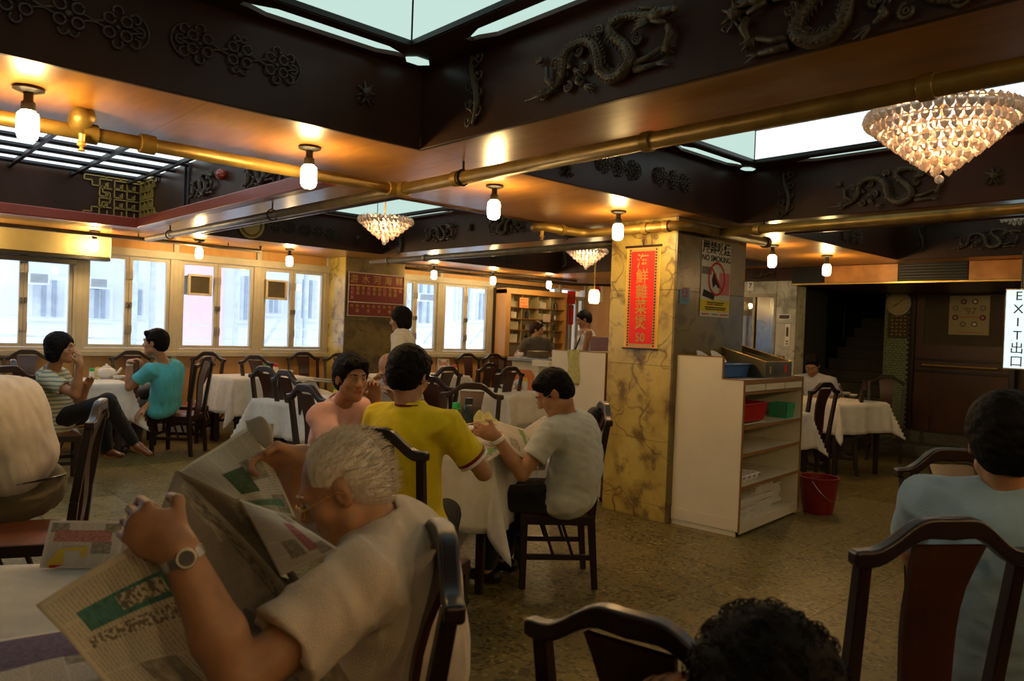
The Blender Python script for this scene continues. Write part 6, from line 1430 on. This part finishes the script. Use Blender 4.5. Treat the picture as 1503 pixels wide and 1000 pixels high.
# 15 -- curly head at the bottom
hd_ = atd(1122, 1052, 1.05); nb_ = hd_-UPV*.13+NEAR*.06; P_ = nb_-UPV*.48+NEAR*.03; P_[2] = .50
person('top of a dark curly head at the bottom edge', P_, nb_, hd_, unit(AWAY*.9-UPV*.35), AWAY, dict(L=P_+AWAY*.3+LEFT*.15+UPV*.25, R=P_+AWAY*.3+RIGHT*.15+UPV*.25), shirt='dark shirt', hair='curly', h=.0075)
# ================================================================ newspapers and small things
def sheet(name, C4, mat, lab=None, par=None, bulge=(0, 0, 0), nu=22, nv=22, curl=None, cat='newspaper', rip=.006, sd=0, thick=.0012, edge=None):
    c = [np.array(q, float) for q in C4]; b = np.array(bulge, float); base = (c[0]+c[2])/2
    def fn(u, v):
        p = c[0]*(1-u)*(1-v)+c[1]*u*(1-v)+c[2]*u*v+c[3]*(1-u)*v + b*math.sin(math.pi*u)*math.sin(math.pi*v)*1.0
        if curl is not None: p = p+np.array(curl(u, v))
        p = p+unit(b+1e-6)*rip*(math.sin(9*u+4*v+sd)+.6*math.sin(5*v-13*u+sd))
        return p-base
    o = obj(name, MB().grid(fn, nu, nv), mat, par, solid=thick, smooth=True)
    o.location = base if par is None else base-np.array(par.location)
    if lab: tag(o, lab, cat)
    return o
tow = unit(-ray(250, 850))
A = lambda x, y, d: atd(x, y, d)
news = empty('newspaper', tuple(A(300, 830, 1.4)), label='open newspaper held up by the white-haired man', cat='newspaper')
sheet('front_page', [A(55, 889, 1.22), A(205, 1060, 1.22), A(450, 1050, 1.38), A(235, 772, 1.33)], 'news left', par=news, bulge=-tow*.03+LEFT*.02, sd=1, nu=26, nv=26)
sheet('middle_page', [A(226, 775, 1.345), A(330, 1050, 1.36), A(520, 1010, 1.50), A(258, 690, 1.47)], 'news mid', par=news, bulge=-tow*.05, sd=2, curl=lambda u, v: -LEFT*.03*math.sin(math.pi*u)*v)
sheet('middle_page', [A(258, 690, 1.47), A(335, 905, 1.52), A(455, 870, 1.50), A(352, 735, 1.50)], 'news mid', par=news, bulge=-tow*.03, sd=3)
sheet('folded_page', [A(352, 733, 1.50), A(412, 846, 1.40), A(498, 806, 1.34), A(418, 757, 1.46)], 'news fold', par=news, bulge=tow*.02, rip=.002, sd=4)
sheet('folded_page', [A(352, 735, 1.51), A(424, 850, 1.43), A(412, 846, 1.405), A(360, 742, 1.49)], 'news fold', par=news, bulge=tow*.01, rip=.001)
sheet('far_page', [A(250, 700, 1.76), A(372, 622, 1.86), A(436, 762, 1.74), A(350, 748, 1.66)], 'news far', par=news, bulge=tow*.04, sd=5, curl=lambda u, v: UPV*.0)
sheet('curled_corner', [A(366, 640, 1.84), A(360, 617, 1.84), A(402, 622, 1.78), A(400, 668, 1.80)], 'paper white', par=news, bulge=UPV*.03+tow*.03, rip=.001)
sheet('table_newspaper', [(0, 0, 0)]*4, 'news table') if 0 else None
def flat(name, pts, z, mat, lab, cat='newspaper', lift=.004, sd=0, h=.010):
    C4 = [np.array([*atz(x, y, z)[:2], z+lift]) for x, y in pts]
    return sheet(name, C4, mat, lab, bulge=(0, 0, h), rip=.0015, sd=sd, nu=14, nv=14, cat=cat)
flat('newspaper', [(-90, 1060), (215, 990), (165, 915), (-70, 955)], .77, 'news table', 'newspaper with a purple heading lying on the nearest table')
flat('newspaper', [(640, 640), (700, 630), (762, 655), (716, 678)], .782, 'news small', 'coloured newspaper page lying at the corner of the table beside the yellow sleeve', h=.008)
flat('newspaper', [(664, 628), (704, 620), (768, 652), (722, 660)], .788, 'magazine', 'second newspaper page lying over the first on the middle table', sd=2, h=.010)
n2 = empty('newspaper', tuple(A(775, 665, 4.05)), label='small newspaper held over his lap by the man in grey', cat='newspaper')
sheet('left_page', [A(722, 618, 4.35), A(736, 650, 4.05), A(792, 690, 4.0), A(770, 630, 4.35)], 'news small', par=n2, bulge=UPV*.02, rip=.002)
sheet('right_page', [A(768, 632, 4.36), A(790, 665, 4.1), A(835, 640, 4.2), A(800, 610, 4.4)], 'news small', par=n2, bulge=UPV*.02, rip=.002)
sheet('lower_page', [A(752, 660, 4.30), A(764, 692, 4.22), A(800, 690, 4.24), A(806, 655, 4.30)], 'magazine', par=n2, bulge=UPV*.01, rip=.002)
def setp(o, px, py, z): p = atz(px, py, z); o.location = (p[0], p[1], z); return o
def card(px, py, z, rz, w, h, lab, mats=('menu print', 'menu print'), gap=.06):
    r = empty('menu_card', (0, 0, 0), R_(rz), label=lab, cat='menu card'); setp(r, px, py, z)
    for s in (-1, 1):
        m = MB().grid(lambda u, v: (-w/2+w*u, s*gap*(1-v), h*v), 3, 6); obj('card_panel', m, mats[0], r, solid=.0015)
    return r
card(128, 826, .765, -38, .20, .115, 'standing menu card with red print on the nearest table', gap=.05)
r = empty('ad_card', (0, 0, 0), R_(-30), label='small yellow and red advert card in front of the standing menu card', cat='card'); setp(r, 97, 833, .765)
obj('sheet', MB().prism([(-.045, 0), (.045, 0), (.05, .055), (-.02, .05), (-.03, .03), (-.045, .02)], -.002, .002, lambda a, b, d: (a, d, b)), 'yellow plastic', r); obj('white_print', B((-.005, -.004, .012), (.035, -.002, .045)), 'paper white', r); obj('red_print', B((-.04, -.004, .0), (.03, -.002, .008)), 'ink red', r)
card(650, 548, .79, -20, .17, .20, 'folded pink and white menu card on the right window table')
card(1229, 583, .76, 40, .16, .17, 'standing menu card on the far right table')
card(532, 560, .76, 10, .12, .10, 'small card standing on the bald man\'s table', gap=.03) if 0 else None
def shaker(px, py, z, capm, bodym, lab, h=.085, r=.02):
    e = empty('sauce_shaker', (0, 0, 0), label=lab, cat='bottle', group='sauce and seasoning bottles'); setp(e, px, py, z)
    obj('bottle_body', MB().lathe([(r, 0), (r, h*.65), (r*.8, h*.75), (0, h*.75)], 12), bodym, e, smooth=False); obj('cap', MB().lathe([(r*.85, h*.72), (r*.85, h), (0, h)], 12), capm, e); return e
shaker(404, 551, .79, 'red cap', 'porcelain', 'red capped shaker on the empty window table', .14, .035); shaker(391, 550.5, .79, 'green cap', 'porcelain', 'green capped shaker beside the red one on the empty window table', .13, .032)
shaker(668, 549, .79, 'red cap', 'yellow plastic', 'red capped shaker beside the pink menu card', .13, .03); shaker(771, 572, .76, 'yellow plastic', 'porcelain', 'yellow capped bottle on the table by the cashier counter', .13, .03)
shaker(135, 556, .76, 'green cap', 'porcelain', 'green capped bottle on the talking couple\'s table', .11, .03); shaker(144, 554, .76, 'yellow plastic', 'yellow plastic', 'yellow bottle on the talking couple\'s table', .11, .035); shaker(494, 585, .76, 'green cap', 'yellow plastic', 'green and yellow bottle behind the pink shirt head', .11, .03)
def cup(px, py, z, lab, r=.04, h=.055, kind='tea_cup', grp='white cups'):
    e = obj(kind, MB().lathe([(r*.5, 0), (r*.55, .006), (r*.85, h*.4), (r, h), (r*.94, h), (r*.75, h*.4), (0, .012)], 18), 'porcelain', smooth=True); setp(e, px, py, z); tag(e, lab, 'cup', grp); return e
cup(424, 552.5, .79, 'white cup near the red shaker on the empty window table', .05, .07); cup(698, 640, .785, 'white bowl cup in front of the chopsticks on the middle table', .055, .06); cup(749, 572, .76, 'white bowl on the table before the cashier counter', .06, .05); cup(721, 645, .785, 'second white bowl beside the chopsticks on the middle table', .05, .045)
def teapot(px, py, z, rz, lab, s=1.0):
    e = empty('teapot', (0, 0, 0), R_(rz), label=lab, cat='teapot', group='white teapots'); setp(e, px, py, z); e.scale = (s, s, s)
    obj('pot_body', MB().lathe([(.045, 0), (.07, .02), (.082, .05), (.075, .085), (.045, .105), (0, .108)], 22), 'porcelain', e, smooth=True); obj('lid', MB().lathe([(.045, .104), (.03, .118), (.010, .122), (.014, .134), (0, .140)], 16), 'porcelain', e, smooth=True)
    obj('spout', MB().tube([(.07, 0, .045), (.10, 0, .065), (.125, 0, .105)], [.018, .013, .009], 10), 'porcelain', e, smooth=True); obj('handle', MB().tube([(-.07, 0, .085), (-.105, 0, .085), (-.115, 0, .055), (-.10, 0, .03), (-.072, 0, .03)], .007, 8), 'porcelain', e, smooth=True); return e
teapot(156, 556, .76, -20, 'white teapot between the couple at the left windows', 1.15); teapot(560, 578, .76, -150, 'white teapot near the bald man', 1.0); teapot(762, 568, .76, 30, 'white teapot on the table by the cashier counter', .8)
def bowl(px, py, z, lab, r=.075, m='porcelain'):
    e = obj('bowl', MB().lathe([(r*.45, 0), (r*.7, .012), (r, .04), (r*.95, .04), (r*.65, .016), (0, .012)], 20), m, smooth=True); setp(e, px, py, z); tag(e, lab, 'bowl', 'white bowls and dishes'); return e
bowl(175, 557, .76, 'small dish in front of the turquoise man\'s elbow', .07); bowl(568, 572, .76, 'dish of food in front of the bald man', .09); bowl(1240, 580, .76, 'white dish on the far right table', .07); bowl(1252, 583, .76, 'second white dish with a spoon on the far right table', .06); bowl(742, 570, .76, 'shallow dish left on the table by the cashier counter', .07)
fd_ = obj('food', MB().sphere((0, 0, .03), (.07, .06, .022), 14, 7), 'yellow plastic', smooth=True); setp(fd_, 568, 572, .765); tag(fd_, 'yellow food heaped on the bald man\'s dish', 'food')
def bottle(px, py, z, m, capm, lab, r=.033, h=.19):
    e = empty('drink_bottle', (0, 0, 0), label=lab, cat='bottle'); setp(e, px, py, z)
    obj('bottle_body', MB().lathe([(r*.9, 0), (r, .01), (r, h*.30), (r*.94, h*.33), (r, h*.36), (r, h*.70), (r*.75, h*.80), (0, h*.80)], 20), m, e, smooth=True); obj('cap', MB().lathe([(r*.78, h*.78), (r*.78, h), (0, h)], 18), capm, e); return e
bottle(669, 626, .78, 'bottle green', 'green cap', 'translucent green drinking bottle on the middle table', .036, .16); bottle(687, 628, .78, 'dark bottle', 'dark bottle', 'dark flask beside the green bottle', .036, .20)
for (a, b, lab) in (((676, 627, 4.25), (697, 620, 4.35), 'chopsticks in the hand of the man in yellow'), ((690, 640, 4.15), (738, 634, 4.2), 'chopsticks laid across the bowls on the middle table'), ((541, 555, 6.1), (565, 566, 6.0), 'chopsticks at the bald man\'s mouth')):
    p, q = atd(*a), atd(*b); m = MB(); m.tube([(0, 0, 0), tuple(q-p)], [.004, .0025], 6); m.tube([(.004, .006, .008), tuple(q-p+V3(.006, .01, -.004))], [.004, .0025], 6); o = obj('chopsticks', m, 'chopstick'); o.location = p; tag(o, lab, 'chopsticks', 'pairs of chopsticks')
nap = MB().grid(lambda u, v: ((u-.5)*.26, (v-.5)*.18, .004+.05*(math.sin(math.pi*u)*math.sin(math.pi*v))**.6*(1+.5*math.sin(11*u+5*v)+.4*math.sin(17*v-6*u))), 24, 20, False)
o = obj('crumpled_napkin', nap, 'towel', smooth=True, solid=.002); setp(o, 708, 622, .785); tag(o, 'crumpled beige cloth behind the chopsticks on the middle table', 'napkin')
# things on and in the service cabinet
def tray(name, w, d, h, m, flare=.88, t=.004, hollow=True):
    mb = MB(); f = flare
    for s in (0, 1):
        q = 1-s*.03
    o_ = [(-w/2*f, -d/2*f, 0), (w/2*f, -d/2*f, 0), (w/2*f, d/2*f, 0), (-w/2*f, d/2*f, 0)]; u_ = [(-w/2, -d/2, h), (w/2, -d/2, h), (w/2, d/2, h), (-w/2, d/2, h)]; r_ = .014
    rim = [(x*(1+2*r_/w), y*(1+2*r_/d), z) for x, y, z in u_]; ui = [(x*(1-2*t/w), y*(1-2*t/d), z) for x, y, z in u_]; oi = [(x*(1-2*t/w), y*(1-2*t/d), t) for x, y, z in o_]
    vs = o_+u_+[(x, y, z-.012) for x, y, z in rim]+rim+ui+oi; fs = [(3, 2, 1, 0)]
    for k in range(4):
        j = (k+1) % 4; fs += [(k, j, 4+j, 4+k), (4+k, 4+j, 8+j, 8+k), (8+k, 8+j, 12+j, 12+k), (12+k, 12+j, 16+j, 16+k), (16+k, 16+j, 20+j, 20+k)]
    fs.append((20, 21, 22, 23)); mb.add(vs, fs); return obj(name, mb, m, bevel=.004)
def on_cab(o, x, y, z, rz=0): p = cab(x, y, z); o.location = p; o.rotation_euler = (0, 0, CA+R_(rz)); return o
tag(on_cab(tray('plastic_basin', .46, .32, .105, 'blue plastic'), .33, .36, 1.145), 'blue plastic basin on top of the service cabinet', 'basin')
for i, (x, y, lab) in enumerate(((.22, .44, 'leftmost white dish sticking out of the blue basin'), (.38, .40, 'middle white dish sticking out of the blue basin'))):
    e = obj('dish', MB().lathe([(.03, 0), (.05, .01), (.075, .035), (.07, .035), (.045, .014), (0, .01)], 18), 'porcelain', smooth=True); on_cab(e, x-.02, y, 1.235); e.rotation_euler = (R_(38), 0, CA); e.location.z = 1.27 if i else 1.268; tag(e, lab, 'dish', 'white dishes in the blue basin')
e = obj('white_packet', B((-.08, -.04, 0), (.08, .04, .03)), 'porcelain', bevel=.012); on_cab(e, .50, .46, 1.23); tag(e, 'white packet lying at the right end of the blue basin', 'packet')
bx = empty('metal_box', cab(.84, .31, 1.142), CA-R_(3), label='open dark metal cutlery box with a sloping top on the service cabinet', cat='box')
hw, hd_, t = .235, .235, .012
def sl_(y): return .125+.12*(y+hd_)/(2*hd_)
m = MB()
for x0_, x1_ in ((-hw, -hw+t), (hw-t, hw)): m.prism([(-hd_, 0), (hd_, 0), (hd_, sl_(hd_)), (-hd_, sl_(-hd_))], x0_, x1_, lambda a, b, d: (d, a, b))
m.box((-hw+t, -hd_, 0), (hw-t, -hd_+t, .125)); m.box((-hw+t, hd_-t, 0), (hw-t, hd_, .245)); m.box((-hw+t, -hd_+t, 0), (hw-t, hd_-t, .02)); obj('box_body', m, 'steel dark', bx)
m = MB(); 
for x in (-hw+.004, hw-.004): m.bar((x, -hd_, .127), (x, hd_, .247), .014, .006)
m.bar((-hw, -hd_, .127), (hw, -hd_, .127), .012, .006); m.bar((-hw, hd_, .247), (hw, hd_, .247), .012, .006); obj('rim', m, 'gold', bx)
for x in (-.08, .08): obj('divider', MB().prism([(-hd_+t, .02), (hd_-t, .02), (hd_-t, .22), (-hd_+t, .11)], x, x+.004, lambda a, b, d: (d, a, b)), 'steel dark', bx)
obj('red_label', B((.10, -hd_-.002, .035), (.135, -hd_, .105)), 'sign red', bx); obj('yellow_label', B((-.17, -hd_-.002, .03), (-.14, -hd_, .09)), 'gold', bx)
for k in range(14): 
    s = obj('chopstick', MB().tube([(-.20+.012*k, -.18, .05+.004*(k % 3)), (-.20+.012*k, .08, .16+.003*(k % 2))], .003, 6), 'chopstick', bx)
tag(on_cab(tray('plastic_basin', .46, .30, .14, 'red plastic'), .27, .17, .825), 'red plastic tray on the top shelf of the service cabinet', 'basin')
e = tray('plastic_basin', .38, .28, .02, 'cream plastic'); on_cab(e, .24, .16, .802); tag(e, 'cream tray under the red tray in the service cabinet', 'tray')
tag(on_cab(tray('metal_bin', .56, .24, .21, 'steel dark', .96), .55, .44, .803), 'grey metal bin behind the red tray in the service cabinet', 'box')
e = empty('plastic_basket', cab(1.03, .12, .803), CA, label='small green plastic basket at the right of the cabinet shelf', cat='basket')
m = MB(); w, d, h = .16, .16, .12
for k in range(9):
    q = -w/2+w*k/8; m.bar((q*.85, -d/2*.85, 0), (q, -d/2, h), .008, .004, (0, 1, 0)); m.bar((q*.85, d/2*.85, 0), (q, d/2, h), .008, .004, (0, 1, 0)); m.bar((-d/2*.85, q*.85, 0), (-d/2, q, h), .008, .004, (1, 0, 0)); m.bar((d/2*.85, q*.85, 0), (d/2, q, h), .008, .004, (1, 0, 0))
for z, g in ((.004, .85), (.05, .91), (h, 1.0)):
    q = w/2*g; hh = .012 if z > .1 else .006
    m.box((-q, -q-.003, z-hh), (q, -q+.003, z)).box((-q, q-.003, z-hh), (q, q+.003, z)).box((-q-.003, -q, z-hh), (-q+.003, q, z)).box((q-.003, -q, z-hh), (q+.003, q, z))
obj('basket_wall', m, 'green plastic', e); obj('basket_floor', B((-.068, -.068, 0), (.068, .068, .004)), 'green plastic', e)
cupm = MB().lathe([(.022, 0), (.026, .006), (.042, .035), (.044, .062), (.040, .062), (.036, .035), (0, .012)], 16); cme = mesh_of('tea_cup', cupm, 'porcelain', True); band = mesh_of('blue_mark', MB().prism([(-.014, .036), (.014, .036), (.014, .046), (-.014, .046)], -.0465, -.043, lambda a, b, d: (a, d, b)), 'blue plastic')
for i in range(5):
    for j in range(3):
        e = link('tea_cup', cme); on_cab(e, .09+.09*i, .09+.10*j, .361); tag(e, 'white tea cup in the %s row on the low cabinet shelf, %s from the left' % (('front', 'middle', 'back')[j], ('first', 'second', 'third', 'fourth', 'fifth')[i]), 'cup', 'white tea cups stored in the cabinet'); link('blue_mark', band, e)
rnd = random.Random(9); fold_me = []
for v in range(3):
    ph = rnd.uniform(0, 6)
    def fn(u, w_, ph=ph): 
        a = 2*math.pi*u; return 0
    m = MB(); N_ = 12
    P = [(-.17+.34*i/N_, .0045*math.sin(2.6*i+ph)) for i in range(N_+1)]
    poly = [(x, .016+z) for x, z in P]+[(x, -.001+z) for x, z in P[::-1]]
    m.prism(poly, -.19, .19, lambda a, b, d: (a, d, b)); fold_me.append(mesh_of('folded_napkin', m, 'napkin', False))
n_i = 0
for (x, y, n, lab) in ((.22, .22, 9, 'left stack'), (.58, .26, 14, 'middle stack'), (.86, .30, 10, 'right stack')):
    for k in range(n):
        e = link('folded_napkin', fold_me[k % 3]); on_cab(e, x+rnd.uniform(-.015, .015), y+rnd.uniform(-.015, .015), .094+.0175*k, rnd.uniform(-4, 4)); 
        tag(e, 'folded white tablecloth, %s the %s in the service cabinet' % ('lowest of' if k == 0 else 'topmost of' if k == n-1 else ('second', 'third', 'fourth', 'fifth', 'sixth', 'seventh', 'eighth', 'ninth', 'tenth', 'eleventh', 'twelfth', 'thirteenth')[k-1]+' from the bottom of', lab), 'folded cloth', 'folded white cloths, %s' % lab)
# bucket
bk = empty('bucket', (0, 0, 0), label='dark red plastic bucket standing right of the service cabinet', cat='bucket'); setp(bk, 1200, 752, 0)
obj('bucket_body', MB().lathe([(.115, 0), (.12, .005), (.158, .29), (.168, .292), (.168, .305), (.152, .305), (.116, .012), (0, .012)], 28), 'dark red plastic', bk, smooth=False)
obj('handle', MB().tube([(.165*math.cos(t), -.165*math.sin(t)*.75-.02, .285-.17*math.sin(t)) for t in np.linspace(0, math.pi, 17)], .003, 6), 'steel', bk)
# bag hung on chair back and a bag on the turquoise man's lap
p = np.array(CH['grey'].location)+dirn(142)*-.245
o = obj('black_bag', MB().sphere((0, 0, 0), (.06, .12, .16), 14, 9), 'bag black', smooth=True); o.location = (p[0]+.03, p[1]+.05, .93); o.rotation_euler = (0, 0, R_(142)); o.scale = (1, .5, .5); tag(o, 'black cap or pouch hooked over the chair of the man in grey', 'bag')
p = tq['base']+LEFT*.16; o = obj('black_bag', MB().sphere((0, 0, 0), (.11, .16, .10), 14, 9), 'bag black', smooth=True); o.location = (p[0], p[1], .66); tag(o, 'black bag on the lap of the man in turquoise', 'bag')

# lettering becomes plain meshes
dg = bpy.context.evaluated_depsgraph_get()
for o in [o for o in COL.objects if o.type == 'FONT']:
    me = bpy.data.meshes.new_from_object(o.evaluated_get(dg), depsgraph=dg); n = bpy.data.objects.new(o.name, me); par, ml = o.parent, o.matrix_local.copy()
    bpy.data.objects.remove(o); COL.objects.link(n); n.name = 'lettering'; n.parent = par; n.matrix_local = ml
